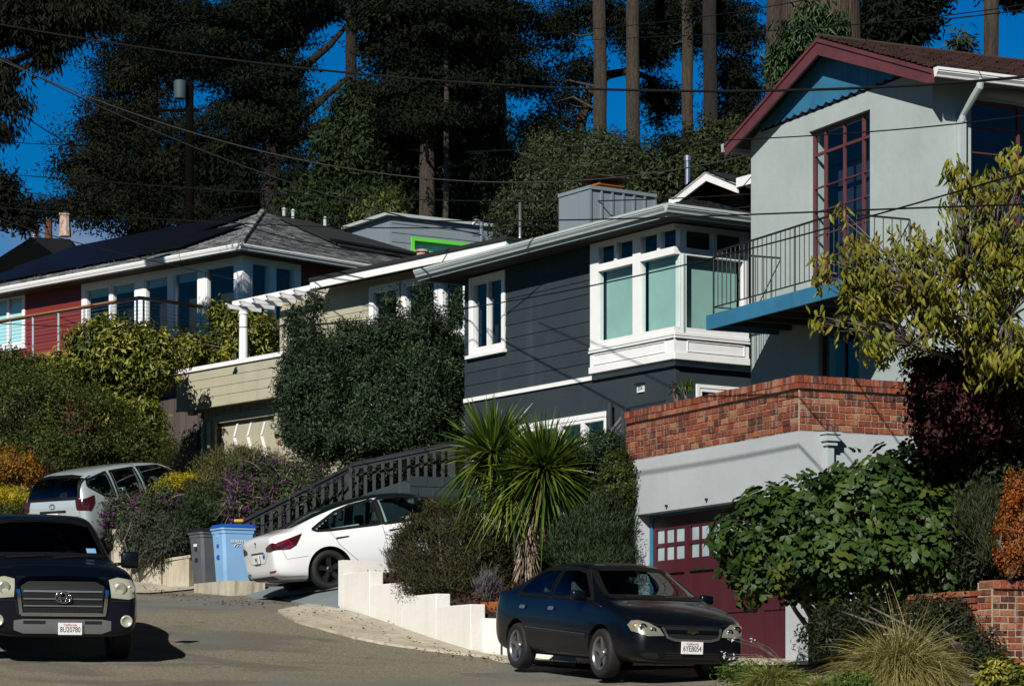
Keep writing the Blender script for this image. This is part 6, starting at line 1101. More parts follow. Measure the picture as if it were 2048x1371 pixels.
for i, (px0, px1, Y, rw, lab, bl, n, bk) in enumerate([
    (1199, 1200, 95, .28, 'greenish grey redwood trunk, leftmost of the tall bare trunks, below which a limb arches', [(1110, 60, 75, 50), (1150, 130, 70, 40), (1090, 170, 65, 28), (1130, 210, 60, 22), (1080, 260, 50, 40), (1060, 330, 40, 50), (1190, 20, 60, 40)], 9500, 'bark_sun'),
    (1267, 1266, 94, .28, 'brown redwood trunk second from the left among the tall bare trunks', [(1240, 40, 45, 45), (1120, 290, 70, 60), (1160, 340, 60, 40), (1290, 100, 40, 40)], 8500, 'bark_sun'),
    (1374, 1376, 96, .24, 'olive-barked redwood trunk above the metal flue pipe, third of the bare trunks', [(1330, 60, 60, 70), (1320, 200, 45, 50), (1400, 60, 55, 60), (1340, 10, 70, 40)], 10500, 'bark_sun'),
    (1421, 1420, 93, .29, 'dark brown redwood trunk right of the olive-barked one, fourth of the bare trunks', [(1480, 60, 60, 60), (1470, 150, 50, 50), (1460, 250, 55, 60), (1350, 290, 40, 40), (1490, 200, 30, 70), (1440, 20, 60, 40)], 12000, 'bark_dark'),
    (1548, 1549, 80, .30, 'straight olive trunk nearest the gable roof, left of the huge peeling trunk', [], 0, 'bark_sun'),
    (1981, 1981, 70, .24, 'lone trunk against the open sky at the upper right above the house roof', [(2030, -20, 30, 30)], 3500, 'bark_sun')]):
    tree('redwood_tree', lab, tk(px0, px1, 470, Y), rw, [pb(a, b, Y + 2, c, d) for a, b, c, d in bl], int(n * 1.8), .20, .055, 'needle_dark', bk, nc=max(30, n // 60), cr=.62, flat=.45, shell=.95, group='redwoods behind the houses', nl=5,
         limbs=([] if i else [([tuple(at(a, b, 97)) for a, b in ((1160, 420), (1158, 260), (1175, 190), (1215, 150), (1260, 142), (1310, 160), (1335, 210))], [.24, .22, .2, .17, .14, .1, .05])]))
# eucalyptus with peeling bark and the creeper on it
Y = 58; tree('eucalyptus_tree', 'huge eucalyptus trunk with peeling brown bark behind the gable peak', [tuple(at(1640, 700, Y)), tuple(at(1642, 0, Y)), tuple(at(1640, -120, Y))], 1.02, [], 0, 1, 1, 'ivy', 'bark_peel', group=None)
shrub('creeper', 'bright green leafy creeper climbing the huge peeling trunk', 'creeper', [pb(1625, 55, 56.5, 32, 45, .3), pb(1595, 95, 56.5, 36, 42, .3), pb(1568, 130, 56.5, 24, 26, .3), pb(1665, 50, 56.5, 18, 22, .3), pb(1650, 100, 56.5, 30, 30, .3)], 4200, .17, .05, MT['ivy'], 'leaf', nc=120, cr=.35, droop=.6)
tree('dark_bay_tree', 'dense dark bushy tree showing above the brown roof ridge', tk(1790, 1790, 400, 62), .2, [pb(1790, 30, 62, 60, 55), pb(1770, 70, 62, 50, 25), pb(1830, 10, 62, 30, 40)], 22000, .2, .07, 'needle_dark', nc=150, cr=.5, shell=.8)
shrub('young_gum', 'wispy small grey-green treetop peeping over the brown roof at right', 'tree', [pb(1920, 85, 66, 14, 14)], 260, .3, .05, MT['olive'], nc=12, cr=.3, nst=4, droop=.4)
# overhanging branches from the near redwood at top left
tree('redwood_branch_tree', 'near redwood at the left edge with drooping sprays over the sky', [tuple(at(-90, 900, 60)), tuple(at(-95, 200, 60)), tuple(at(-100, -200, 60))], .5, [pb(30, 30, 60, 100, 45), pb(100, 50, 60, 60, 50), pb(5, 150, 60, 28, 36), pb(25, 205, 60, 34, 16), pb(0, 250, 60, 16, 20), pb(90, 115, 60, 20, 20), pb(160, 20, 60, 80, 28)], 13000, .22, .05, 'needle_brown', nc=220, cr=.45, flat=.7, droop=.7)
shrub('dark_tree', 'dark foliage clump at the left edge just above the brown roof', 'tree', [pb(0, 390, 80, 22, 30), pb(10, 430, 80, 12, 18), pb(50, 430, 80, 20, 14)], 4200, .22, .07, MT['needle_brown'], nc=50, cr=.5, shell=.9, sr=.05)
# mid shrubs behind the roofs
shrub('olive_shrub', 'grey-green rounded tree behind the chimney enclosure', 'tree', [pb(1200, 330, 72, 70, 55), pb(1130, 350, 72, 60, 60), pb(1260, 350, 72, 60, 50), pb(1080, 400, 70, 60, 60), pb(1040, 440, 70, 40, 40), pb(1180, 400, 70, 90, 60), pb(1090, 320, 74, 30, 30)], 85000, .14, .04, MT['olive'], nc=520, cr=.55, flat=.9, shell=.6, sr=.06)
shrub('bay_shrub', 'mid green leafy tree between the chimney enclosure and the grey stucco house', 'tree', [pb(1330, 370, 70, 60, 45), pb(1290, 400, 70, 60, 50), pb(1400, 360, 72, 60, 50), pb(1460, 330, 74, 50, 50), pb(1440, 290, 76, 60, 30)], 30000, .18, .065, MT['bush_dark'], nc=330, cr=.5, shell=.7, sr=.06)
shrub('yellow_cypress', 'yellow-green drooping conifer in front of the dark trees above the red roof', 'tree', [pb(745, 450, 88, 28, 60), pb(780, 440, 88, 20, 50)], 8000, .2, .06, MT['hedge'], nc=90, cr=.45, droop=.6, shell=.7)
shrub('dark_undergrowth', 'dark mass of bushes at the foot of the tall trunks', 'shrub', [pb(620, 430, 100, 90, 40), pb(860, 400, 98, 110, 60), pb(990, 430, 98, 90, 60), pb(480, 430, 104, 90, 40), pb(900, 330, 100, 60, 60)], 60000, .3, .1, MT['needle_dark'], nc=500, cr=.9, sr=.06)
# ================================================================ street side planting
shrub('podocarpus_hedge', 'tall dark blue-green bushy screen tree between the beige and slate houses', 'hedge', [pb(x, 708 + 26 * math.sin(x * .062) + random.uniform(-52, 8), 52.4, random.uniform(5, 11), random.uniform(16, 34), .25) for x in range(585, 925, 11)] + [pb(635, 800, 52.5, 72, 118, 1.0), pb(750, 815, 52.5, 88, 118, 1.0), pb(850, 800, 52.0, 72, 122, 1.0), pb(905, 760, 52, 22, 80, .6), pb(590, 760, 52.5, 28, 55, .6), pb(622, 690, 52.5, 30, 45, .5), pb(760, 675, 52.5, 34, 40, .5), pb(855, 665, 52.3, 48, 45, .6), pb(695, 690, 52.5, 30, 40, .6), pb(600, 840, 52.5, 38, 60, .6), pb(700, 880, 52.0, 120, 40, 1.0), pb(625, 610, 52.5, 10, 22, .2), pb(848, 592, 52.5, 8, 22, .2), pb(915, 620, 52.3, 10, 30, .2), pb(782, 605, 52.3, 10, 20, .2)], 150000, .09, .028, MT['podo'], nc=1500, cr=.23, shell=.36, up=.6, droop=-.1, jit=.45)
shrub('variegated_shrub', 'big yellow-green glossy shrub in front of the cable railing', 'shrub', [pb(230, 700, 60, 88, 60, 1.0), pb(320, 720, 59.2, 22, 50, .3), pb(180, 760, 60, 100, 50, 1.2), pb(262, 740, 60, 50, 66, .8), pb(240, 830, 60, 75, 90, .9), pb(130, 790, 60, 60, 50, 1.2), pb(300, 850, 59, 30, 50, .5)], 26000, .15, .055, MT['variegated'], 'leaf', nc=620, cr=.26, shell=.35, droop=.35, up=.4)
shrub('clipped_hedge', 'dense fine-leaved green hedge behind the silver car', 'hedge', [pb(60, 820, 58.5, 110, 75, 1.5), pb(170, 850, 58, 110, 80, 1.5), pb(280, 900, 58, 80, 50, 1.2), pb(20, 760, 59, 60, 40, 1.2), pb(100, 770, 59, 80, 40, 1.2), pb(120, 900, 57, 130, 40, 1.2)], 50000, .07, .035, MT['hedge'], nc=1100, cr=.2, shell=.3)
shrub('tip_shrub', 'dark upright shrub with reddish tips against the clipped hedge', 'shrub', [pb(155, 845, 56.8, 26, 36, .5), pb(180, 875, 56.8, 32, 30, .5)], 4200, .11, .03, fol('bronze_tip', [(.02, .02, .006), (.05, .04, .01), (.13, .05, .02)]), nc=80, cr=.16, up=.8, droop=-.3)
shrub('orange_bush', 'orange-brown autumn bush at the left edge beyond the silver car', 'shrub', [pb(40, 930, 56.5, 42, 36, .8), pb(0, 935, 56.5, 30, 40, .8), pb(70, 950, 56.5, 25, 22, .6)], 9000, .06, .03, MT['orange_leaf'], nc=220, cr=.15, shell=.5)
shrub('yellow_hedge', 'low bright yellow hedge left of the silver car', 'hedge', [pb(20, 995, 55, 52, 22, .8), pb(-40, 995, 55, 50, 24, .8)], 12000, .05, .02, MT['yellow_bush'], nc=260, cr=.12, shell=.4, up=.6)
shrub('low_hedge', 'low dark green clipped hedge in front of the yellow one', 'hedge', [pb(30, 1020, 54, 40, 12, .5), pb(-20, 1022, 54, 40, 12, .5)], 4500, .05, .025, MT['hedge'], nc=110, cr=.1, shell=.4)
shrub('leafy_shrub', 'dark green leafy shrubs under the cable railing at the left edge', 'shrub', [pb(20, 735, 61, 60, 35, .8), pb(100, 745, 61, 50, 28, .8), pb(-30, 740, 61, 50, 40, .8)], 8000, .09, .045, MT['hedge'], 'leaf', nc=220, cr=.2, shell=.5)
shrub('vine', 'leafy vine with yellow flowers along the beige parapet behind the white column', 'vine', [pb(480, 660, 62.5, 70, 40, .5), pb(450, 630, 62.5, 26, 22, .4), pb(400, 700, 61.8, 60, 25, .5), pb(530, 690, 61, 30, 20, .4), pb(380, 690, 62, 30, 25, .4), pb(500, 700, 61, 60, 18, .4)], 7000, .13, .05, MT['variegated'], 'leaf', nc=180, cr=.25, shell=.6, droop=.3)
vf = MB(); [vf.lathe([(0, 0), (.05, .02), (.06, .05), (0, .03)], 6, at(px, py, 59.6)) for px, py in ((448, 712), (455, 716), (452, 708))]; tag(vf.build('yellow_flowers', MT['yellow_bush']), 'few yellow blooms on the vine just left of the white column', 'flowers')
# purple salvia bed and heather
def salvia(label, bl, n, nf, green='sage', L=.11):
    r, cc = shrub('salvia', label, 'flowering shrub', bl, n, L, .03, MT[green], nc=max(60, n // 60), cr=.22, shell=.5, up=.5, group='purple salvias on the bank')
    C, N, rv, c2 = crown(bl, nf, max(30, nf // 14), .05, shell=.12, up=.6); D = nrm(N + np.array([.1, -.2, .3]))
    blades('flower_stalk', r, C - D * .1, D, RNG.uniform(.12, .42, nf), .012, MT['purple_flower'], g=RNG.uniform(.2, .9, nf), k=3, taper=.3); C, N, rv, c2 = crown(bl, nf * 2, nf // 3, .10, shell=.10, up=.6); leaves('flowers', r, C, N, .055, .032, MT['purple_flower'], droop=.2)
    C, N, rv, c2 = crown(bl, nf // 3, nf // 8, .1, shell=.10, up=.6); blades('dry_stalk', r, C, nrm(N + RNG.normal(size=N.shape) * .3), RNG.uniform(.2, .5, len(C)), .008, MT['dead_leaf'], g=.3, k=3, taper=.3)
salvia('purple-flowering salvia spreading right of the heather and behind the railing', [pb(530, 970, 50.8, 75, 55, .8), pb(590, 1000, 50.6, 60, 50, .8), pb(600, 950, 51.5, 60, 28, .7), pb(500, 1010, 50.3, 50, 45, .7)], 15000, 1500)
salvia('purple salvia hanging near the silver car tail over the concrete wall', [pb(245, 1030, 52, 50, 40, .5), pb(300, 1020, 51.8, 55, 35, .6), pb(340, 1000, 52, 45, 25, .5)], 9000, 700, 'sage')
shrub('trailing_rosemary', 'dark trailing shrub spilling over the old concrete retaining wall', 'shrub', [pb(300, 1055, 50.9, 60, 42, .5), pb(270, 1075, 50.9, 38, 42, .4), pb(345, 1065, 50.4, 38, 40, .4), pb(215, 1045, 52.4, 24, 40, .4), pb(300, 1100, 50.6, 26, 30, .25), pb(268, 1110, 50.8, 14, 26, .2), pb(330, 1095, 50.3, 16, 34, .2)], 16000, .085, .022, fol('rosemary_grey', [(.015, .02, .010), (.04, .048, .026), (.075, .085, .075)]), nc=420, cr=.14, droop=.6, shell=.4)
shrub('dark_conifer_shrub', 'low dark green conifer-like shrub left of the refuse bin', 'shrub', [pb(380, 1045, 50.6, 32, 45, .5), pb(420, 1030, 51, 36, 40, .5), pb(440, 1000, 51.5, 30, 40, .5), pb(395, 1000, 51.8, 40, 35, .5)], 14000, .09, .018, MT['rosemary'], nc=260, cr=.16, up=.6, droop=-.2)
shrub('heather_bush', 'tawny green heather-like bush before the 208 garage door', 'shrub', [pb(470, 930, 52.5, 60, 32, .8), pb(430, 950, 52.5, 45, 38, .8), pb(520, 930, 52.2, 40, 28, .6), pb(440, 990, 51.8, 55, 40, .7)], 24000, .075, .014, MT['heather'], nc=480, cr=.16, up=.9, droop=-.4, shell=.4)
shrub('yellow_shrub', 'bright yellow flowering shrub between the silver car nose and the heather', 'shrub', [pb(350, 975, 52.2, 36, 24, .5), pb(385, 962, 52.4, 26, 16, .4), pb(330, 990, 52, 26, 16, .4), pb(395, 1000, 52, 16, 12, .3)], 9000, .05, .022, MT['yellow_bush'], nc=200, cr=.11, up=.7, shell=.4)
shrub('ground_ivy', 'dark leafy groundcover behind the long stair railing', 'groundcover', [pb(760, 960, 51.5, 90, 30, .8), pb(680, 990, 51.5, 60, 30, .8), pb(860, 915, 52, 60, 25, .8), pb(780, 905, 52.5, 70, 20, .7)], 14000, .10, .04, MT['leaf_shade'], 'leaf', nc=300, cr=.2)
# bank in front of the slate house
shrub('round_hedge', 'rounded clipped dark hedge against the brick parapet end', 'hedge', [pb(1200, 905, 40.6, 62, 40, .7), pb(1225, 940, 40.4, 40, 50, .6), pb(1190, 950, 40.8, 45, 60, .7)], 22000, .05, .022, MT['podo'], nc=420, cr=.1, shell=.25)
shrub('box_ball', 'lighter green box ball just left of the blue-grey garage corner', 'hedge', [pb(1235, 965, 39.9, 36, 62, .4)], 9000, .045, .024, MT['hedge'], nc=170, cr=.09, shell=.25)
shrub('rosemary_bush', 'dark green upright rosemary left of the garage, above the sedan roof', 'shrub', [pb(1180, 1070, 39.9, 75, 50, .7), pb(1220, 1060, 39.8, 45, 75, .5), pb(1130, 1090, 40, 45, 38, .6), pb(1190, 1120, 39.6, 80, 25, .6)], 26000, .09, .012, MT['rosemary'], nc=520, cr=.15, up=1.0, droop=-.7, shell=.4)
shrub('wispy_shrub', 'pale wispy grey-green shrub above the rosemary', 'shrub', [pb(1195, 1018, 40.2, 24, 22, .3)], 1500, .05, .02, MT['lavender'], nc=50, cr=.1)
shrub('mounded_bush', 'large mounded dark green bush behind the low white wall', 'shrub', [pb(900, 1100, 41.3, 105, 85, 1.0), pb(950, 1120, 41.0, 75, 75, .9), pb(850, 1110, 41.6, 62, 70, .8), pb(900, 1040, 41.6, 60, 40, .7), pb(905, 1160, 40.6, 110, 40, .7), pb(1000, 1060, 41.2, 30, 40, .5)], 60000, .075, .013, MT['bush_brown'], nc=1300, cr=.15, up=.7, droop=-.3, shell=.3)
shrub('tufted_shrub', 'small purple-grey tufted shrub at the right foot of the mounded bush', 'shrub', [pb(975, 1175, 39.6, 18, 24, .25)], 1300, .11, .010, MT['lavender'], nc=50, cr=.12, up=1.2, droop=-.8)
shrub('tufted_shrub', 'small purple-grey tufted shrub beside the top of the white wall', 'shrub', [pb(785, 1120, 42.6, 16, 18, .2)], 900, .09, .010, MT['lavender'], nc=25, cr=.1, up=1.0, droop=-.6)
# cordyline: heads of sword leaves on a shaggy trunk
cy = empty('cordyline', at(1050, 1135, 40.6), 'spiky palm-like cordyline with sword leaves on a pale shaggy trunk', 'palm')
tb = at(1050, 1140, 40.6); heads = [(1088, 948, 40.4, 720, 1.12), (985, 915, 40.9, 500, 1.08), (1020, 975, 40.5, 180, .95), (1105, 960, 40.6, 130, .95)]
mb = MB()
for px, py, Y, n, L in heads: hd = at(px, py + 12, Y); mb.tube([tb, tb.lerp(hd, .35) + Vector((0, 0, .05)), tb.lerp(hd, .75) + Vector((.03, 0, .02)), hd], [.10, .085, .075, .06], 10)
mb.build('trunk', MT['twig'], cy, smooth=True)
for px, py, Y, n, L in heads:
    hd = np.array(at(px, py, Y)); D = nrm(RNG.normal(size=(n * 2, 3)) + np.array([0, -.15, .25])); D = D[D[:, 2] > -.75][:n]; m_ = len(D); blades('leaf_head', cy, hd + RNG.normal(size=(m_, 3)) * .03, D, L * RNG.uniform(.75, 1.1, m_), .050, MT['yucca_leaf'], g=np.clip(.38 - .3 * D[:, 2], .05, .7), k=7, taper=.95)
    nd = n // 3; D = nrm(RNG.normal(size=(nd, 3)) * np.array([.5, .5, .2]) + np.array([0, 0, -1.])); blades('dead_leaves', cy, hd + RNG.normal(size=(nd, 3)) * .05, D, L * RNG.uniform(.5, .9, nd), .03, MT['dead_leaf'], g=.1, k=4)
nd = 420; t = RNG.random(nd)[:, None]; c0 = np.array(tb) * (1 - t) + np.array(at(1060, 1040, 40.5)) * t; a_ = RNG.random(nd) * 6.28; c0 = c0 + np.stack([np.cos(a_), np.sin(a_), 0 * a_], 1) * .11
blades('bark_thatch', cy, c0, nrm(np.stack([np.cos(a_) * .5, np.sin(a_) * .5, -1 + 0 * a_], 1)), RNG.uniform(.1, .3, nd), .022, MT['dead_leaf'], g=.1, k=3)
# mulch chips on the bank
n = 5200; u = RNG.random(n); v = RNG.random(n); A_, B_, C_, D_ = [np.array(q) for q in ((-.15, 38.15, 1.2), (-2.6, 43.1, 2.05), (.6, 46, 3.0), (1.76, 39.7, 1.95))]; u_, v_ = u[:, None], v[:, None]
P = (A_ * (1 - u_) + B_ * u_) * (1 - v_) + (D_ * (1 - u_) + C_ * u_) * v_; P[:, 2] += .04; tag(leaves('mulch', None, P, RNG.normal(size=(n, 3)) * .5 + np.array([0, 0, 1.]), .09, .035, fol('chips', [(.02, .01, .008), (.06, .028, .02), (.11, .055, .04)], .95, 0), droop=0), 'dark red-brown bark chips covering the bank', 'mulch', kind='stuff')
# ================================================================ right foreground
fb = at(1700, 1330, 32.6)
r, cc = shrub('fig_tree', 'broad fig tree with large lobed dark green leaves before the garage', 'tree', [pb(1690, 1060, 32.2, 250, 100, 1.0), pb(1760, 990, 32.3, 150, 85, .9), pb(1600, 1100, 31.9, 140, 70, .8), pb(1850, 1070, 32.2, 120, 110, .9), pb(1700, 1120, 31.7, 200, 60, .8), pb(1470, 1080, 32, 40, 36, .4), pb(1850, 950, 32.4, 55, 50, .5), pb(1520, 1150, 31.8, 60, 40, .4), pb(1900, 1150, 32, 70, 60, .6)], 4000, .22, .21, MT['fig_leaf'], 'fig', nc=560, cr=.22, shell=.35, up=.35, droop=.4, base=(fb.x, fb.y, .2), nst=16, sr=.05, jit=.35)
tb = at(1990, 1000, 30.2); tp = at(1960, 690, 30.0)
ch_bl = [(1700, 560, 60, 45), (1740, 500, 60, 40), (1850, 540, 120, 90), (1760, 580, 90, 50), (1960, 470, 90, 90), (1980, 620, 90, 90), (1870, 640, 100, 50), (1940, 370, 50, 50), (2030, 350, 60, 60), (1900, 340, 20, 25), (2040, 520, 70, 110), (1700, 640, 60, 25), (1770, 690, 50, 30), (1650, 545, 20, 35), (1670, 420, 14, 10), (1990, 720, 70, 45), (1640, 640, 22, 10), (1760, 740, 12, 10), (2040, 700, 50, 60)]
r, cc = shrub('cherry_tree', 'tree with drooping olive-yellow leaves overhanging the balcony at right', 'tree', [pb(a, b, 30.0, c, d, .2 + c * .006) for a, b, c, d in ch_bl], 4900, .125, .042, MT['cherry_leaf'], 'curl', nc=560, cr=.13, shell=.9, up=.2, droop=.75, base=tuple(at(1935, 1290, 33.5)), nst=0)
mb = MB(); b0 = at(1935, 1290, 33.5); b1 = at(1975, 745, 31.4); mb.tube([b0, at(1950, 1000, 33.0), b1], [.09, .07, .055], 8)
hubs = [at(x, y, Y) for x, y, Y in ((1900, 640, 30), (1930, 560, 30.1), (1990, 560, 30.2), (2010, 640, 29.9), (1860, 620, 29.9), (1820, 690, 29.9))]
for h_ in hubs: mb.tube([b1, b1.lerp(h_, .5) + Vector((0, 0, .03)), h_], [.05, .035, .024], 7)
for c_ in cc: c_ = Vector(c_); h_ = min(hubs, key=lambda q: (q - c_).length); mb.tube([h_, h_.lerp(c_, .5) + Vector((random.uniform(-.05, .05), 0, random.uniform(0, .1))), c_], [.013, .008, .003], 5)
mb.build('branch', MT['twig'], r, smooth=True)
shrub('japanese_maple', 'dark red-leaved maple under the drooping yellow tree', 'tree', [pb(1990, 730, 31.2, 70, 60, .5), pb(2030, 820, 31.2, 60, 60, .5), pb(1960, 830, 31.2, 60, 50, .5), pb(1900, 790, 31.2, 75, 80, .6), pb(1850, 740, 31.2, 35, 35, .4), pb(1960, 740, 31.2, 50, 50, .5), pb(1870, 850, 31.2, 40, 40, .4)], 22000, .075, .035, MT['maple_red'], 'leaf', nc=560, cr=.16, shell=.6, droop=.2, base=tuple(at(1940, 1200, 33.0)), stm='bark_dark', nst=5)
shrub('shaded_shrub', 'evergreen shrub mass under the maple at the right edge, shade put into its leaf colour', 'shrub', [pb(1980, 860, 31.8, 100, 120, .5), pb(1920, 940, 32.6, 75, 70, .4), pb(2010, 960, 31.8, 90, 90, .5), pb(1960, 1060, 31.6, 60, 60, .4), pb(2030, 780, 31.8, 60, 80, .4)], 34000, .10, .045, MT['leaf_shade'], 'leaf', nc=620, cr=.2, shell=.5, nst=0)
shrub('dark_fern', 'dark twiggy shrub under the fig, beside the grass clump', 'shrub', [pb(1660, 1270, 30.5, 60, 45, .4), pb(1900, 1250, 30.4, 70, 60, .4), pb(1760, 1230, 31.2, 140, 35, .4), pb(1960, 1300, 29.5, 50, 40, .3)], 9000, .07, .025, MT['leaf_shade'], nc=260, cr=.15, shell=.7)
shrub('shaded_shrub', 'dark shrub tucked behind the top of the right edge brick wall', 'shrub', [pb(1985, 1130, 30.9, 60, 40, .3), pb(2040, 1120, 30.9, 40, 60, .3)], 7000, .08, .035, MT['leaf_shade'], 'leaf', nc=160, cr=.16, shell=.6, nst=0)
shrub('barberry', 'orange-red small-leaved bush on top of the brick wall at the right edge', 'shrub', [pb(2030, 1060, 30.0, 38, 75, .3), pb(2050, 980, 30, 40, 40, .3), pb(2020, 1120, 30, 25, 20, .2)], 7000, .035, .02, MT['red_orange'], nc=220, cr=.10, shell=.6)
shrub('lavender_bush', 'grey lavender-like spikes between the fig and the orange-red bush', 'shrub', [pb(1960, 1030, 30.6, 40, 50, .3), pb(1980, 1090, 30.4, 30, 35, .3)], 3200, .10, .010, MT['bush_dark'], nc=90, cr=.14, up=1.2, droop=-.8, nst=0)
def grass(label, px, py, Y, n, L, spread, m, up=.9, w=.009, rise=0):
    b = np.array(at(px, py, Y)); r = empty('grass_clump', tuple(b), label, 'grass clump', 'ornamental grass clumps'); D = nrm(RNG.normal(size=(n, 3)) * np.array([1, 1, .45]) * spread + np.array([0, -.1, up])); D[:, 2] = np.abs(D[:, 2])
    Ln = L * RNG.uniform(.5, 1.15, n); blades('blades', r, b + RNG.normal(size=(n, 3)) * np.array([.10, .10, .02]) * L, D, Ln, w, MT[m], g=RNG.uniform(.35, .85, n), k=6, taper=.9); return r
r = grass('big straw-coloured mound of arching grass at the bottom right', 1800, 1345, 28.2, 5200, 1.0, 1.0, 'straw', .75)
k = 60; b = np.array(at(1800, 1330, 28.2)); blades('seed_stalk', r, b + RNG.normal(size=(k, 3)) * .08, nrm(RNG.normal(size=(k, 3)) * np.array([.5, .4, .1]) + np.array([0, 0, 1.])), RNG.uniform(.7, 1.1, k), .006, MT['straw'], g=.2, k=5)
grass('smaller greener grass clump just right of the sedan front corner', 1545, 1375, 28.6, 2600, .62, 1.0, 'straw_green', .7)
grass('low green weeds at the bottom edge between the two straw grasses', 1640, 1385, 27.6, 1500, .4, 1.2, 'straw_green', .8)
shrub('weed_patch', 'small bright green weeds at the kerb under the sedan corner', 'weeds', [pb(1480, 1345, 29.6, 60, 14, .3), pb(1560, 1360, 29, 60, 16, .3), pb(1700, 1370, 27.2, 50, 20, .2)], 4200, .045, .022, fol('weed', [(.03, .06, .01), (.07, .12, .02), (.12, .17, .03)]), nc=160, cr=.10, nst=0)
shrub('lime_plant', 'small lime green leafy plant at the bottom right corner', 'plant', [pb(2010, 1350, 27, 50, 24, .2)], 1600, .07, .035, MT['variegated'], 'leaf', nc=50, cr=.1, nst=0)
gr_ = empty('white_gaura', at(1560, 1340, 29.8), 'wiry plant with small white flowers before the sedan right headlight', 'flower'); fl_ = [(1452, 1266), (1470, 1272), (1448, 1307), (1458, 1318), (1468, 1312), (1462, 1278), (1447, 1313), (1504, 1279)]
mb = MB(); b0 = at(1575, 1330, 29.9); [mb.tube([b0, b0.lerp(at(x, y, 29.9), .5) + Vector((0, 0, .06)), at(x, y, 29.9)], .0035, 4) for x, y in fl_]; mb.build('stalk', MT['twig'], gr_)
C = np.array([at(x, y, 29.88) for x, y in fl_ for _ in range(4)]) + RNG.normal(size=(len(fl_) * 4, 3)) * .010; leaves('petals', gr_, C, RNG.normal(size=C.shape) * .5 + np.array([0, -1., .2]), .03, .014, MT['white_petal'], 'leaf', droop=0)
shrub('potted_sprig', 'small green sprig growing behind the brick coping', 'plant', [pb(1376, 782, 39.2, 9, 12, .08)], 160, .09, .015, MT['yucca_leaf'], nc=8, cr=.06, up=1.3, droop=-.8, nst=2)
shrub('potted_sprig', 'dark drooping sprig left of the green one behind the brick coping', 'plant', [pb(1352, 780, 39.4, 9, 14, .08)], 120, .05, .02, MT['maple_red'], nc=10, cr=.05, nst=3)
# ================================================================ utility pole and wires
up_ = empty('utility_pole', (at(379, 500, 84).x, 84, h1(at(379, 0, 84).x, 84)), 'dark wooden utility pole with a grey transformer can among the dark trees', 'utility pole'); q = at(379, 165, 84)
mb = MB(); mb.tube([(q.x, 84, h1(q.x, 84) - .5), (q.x, 84, q.z)], [.17, .13], 12); mb.build('pole', MT['pole_wood'], up_, smooth=True)
c_ = at(360, 180, 83.7); mb = MB(); mb.lathe([(0, -.28), (.2, -.28), (.2, .26), (.17, .30), (0, .32)], 18, c_); mb.build('transformer', MT['can_grey'], up_, angle=40); mb = MB(); mb.tube([(q.x - 1.2, 84, q.z - .9), (q.x + .3, 84, q.z - .9)], .05, 6); mb.build('crossarm', MT['pole_wood'], up_)
def wire(label, pts, Y0, Y1, r=.014, m='wire'):
    P = []; n = 8
    x = [p[0] for p in pts]; y = [p[1] for p in pts]; xa = np.linspace(x[0], x[-1], 33); co = np.polyfit((np.array(x) - x[0]) / (x[-1] - x[0]), y, min(3, len(x) - 1))
    for xx in xa: t = (xx - x[0]) / (x[-1] - x[0]); P.append(at(xx, np.polyval(co, t), 1 / ((1 - t) / Y0 + t / Y1)))
    mb = MB(); mb.tube(P, r, 6); tag(mb.build('overhead_wire', MT[m], smooth=True), label, 'wire', 'overhead wires')
wire('thickest twisted cable sweeping from the top left across the blue gable', [(-40, 42), (400, 111), (850, 160), (1200, 178), (1540, 182), (1800, 172), (2090, 150)], 44, 26, .015, 'wire')
wire('cable from the left edge down past the red roof peak to the service mast', [(-30, 100), (150, 185), (375, 295), (620, 375), (800, 432), (962, 470)], 48, 54, .014, 'wire_grey')
wire('paired cable just above, reaching the beige house mast', [(-30, 105), (200, 205), (500, 290), (700, 345), (1000, 362), (1500, 310)], 48, 44, .011, 'wire_grey')
wire('steep thin wire from the left edge crossing the solar panels', [(-30, 180), (100, 262), (300, 380), (480, 446), (800, 510)], 46, 52, .010)
wire('dark wire crossing both bay window panes to the balcony fascia', [(560, 650), (930, 618), (1176, 576), (1400, 515), (1600, 470), (1850, 408), (2090, 330)], 52, 27, .010)
wire('thin wire across the upper stucco above the french window', [(930, 305), (1480, 279), (1760, 262), (2090, 225)], 44, 28, .008)
wire('wire along the roof line under the chimney enclosure', [(560, 432), (1100, 440), (1500, 430), (1830, 415), (2090, 408)], 56, 28, .011)
wire('wire running behind the brown roof and across the dark trees', [(-30, 412), (300, 440), (700, 450), (1120, 452), (1500, 412)], 70, 44, .012)
wire('lower wire crossing the chimney enclosure boards', [(-30, 345), (300, 370), (780, 398), (1120, 402), (1500, 388)], 66, 44, .011)
wire('thin wire crossing the red walls low in front of the deck', [(-30, 645), (240, 655), (560, 652), (800, 640)], 50, 46, .009)
wire('faint high wire crossing the sky between the redwood trunks', [(1010, 72), (1250, 52), (1500, 20), (1700, -20)], 60, 40, .008)
wire('faint high wire just below, crossing the bare trunks', [(1010, 88), (1300, 76), (1600, 55), (1850, 38), (2090, 2)], 60, 34, .008)
wire('thin wire reaching the upper right corner over the roof', [(1830, 45), (1950, 32), (2090, 14)], 34, 30, .008)
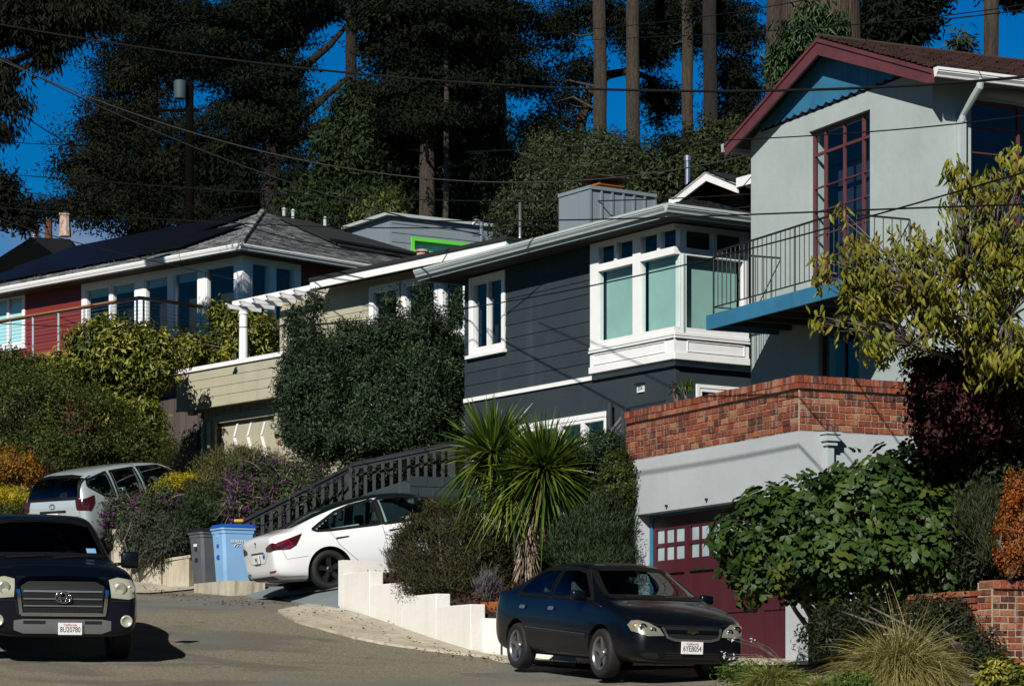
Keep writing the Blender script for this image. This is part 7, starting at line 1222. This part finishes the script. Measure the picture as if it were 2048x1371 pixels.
wire('low sagging wire crossing the sky at far left under the cedar', [(-30, 282), (80, 288), (180, 292), (420, 260)], 60, 70, .010)
wire('lowest left wire brushing the brown roof', [(-30, 425), (100, 470), (300, 520), (470, 560)], 52, 50, .010)
wire('thin wire in the blue gap above the clay chimney pot', [(-30, 372), (120, 395), (360, 420), (520, 410)], 66, 66, .010)

# leaf litter gathered along the kerb, the wall foot and under the hedge
n = 520; T_ = RNG.random(n); ln = [(-6.9, 50.0), (-4.9, 45.0), (-3.1, 42.7), (-.6, 37.7), (.3, 36.9), (2.2, 36.6), (4.4, 34.3)]; sgm = RNG.integers(0, 6, n); P = np.array(ln); xy = P[sgm] + (P[sgm + 1] - P[sgm]) * T_[:, None] + RNG.normal(size=(n, 2)) * np.array([.28, .22]) - np.array([.25, .2])
C = np.column_stack([xy, hh(xy[:, 0], xy[:, 1]) + .05]); tag(leaves('leaf_litter', None, C, RNG.normal(size=(n, 3)) * .25 + np.array([0, 0, 1.]), .045, .03, fol('litter', [(.04, .02, .01), (.12, .07, .03), (.20, .13, .05)], .9, 0), 'leaf', droop=0), 'dry brown leaves scattered along the kerb and wall foot', 'leaf litter', kind='stuff')
# ================================================================ the other side of the street, behind and beside the camera: an added wooded slope that blocks low sky, deepens shade and fills the reflections
n = 40000; az = RNG.uniform(R(75), R(322), n); k = RNG.integers(0, 46, n); ca = np.linspace(R(78), R(318), 46) + RNG.normal(size=46) * .02; cr_ = RNG.uniform(46, 62, 46); ch_ = RNG.uniform(19, 29, 46)
C = np.stack([np.sin(ca[k]) * cr_[k], np.cos(ca[k]) * cr_[k] * .9 - 2, np.zeros(n)], 1) + nrm(RNG.normal(size=(n, 3))) * np.array([3.6, 3.6, 1.]) * RNG.uniform(.5, 1, (n, 1)); C[:, 2] = -2.5 + RNG.random(n) * ch_[k]
keep = ~((C[:, 1] > 20) & (np.abs(C[:, 0]) < 34)); C = C[keep]
tag(leaves('added_woodland', None, C, RNG.normal(size=C.shape), 1.5, .9, MT['needle_green'], droop=.2), 'invented wooded slope out of view, added to block low sky', 'added_woodland', kind='stuff')
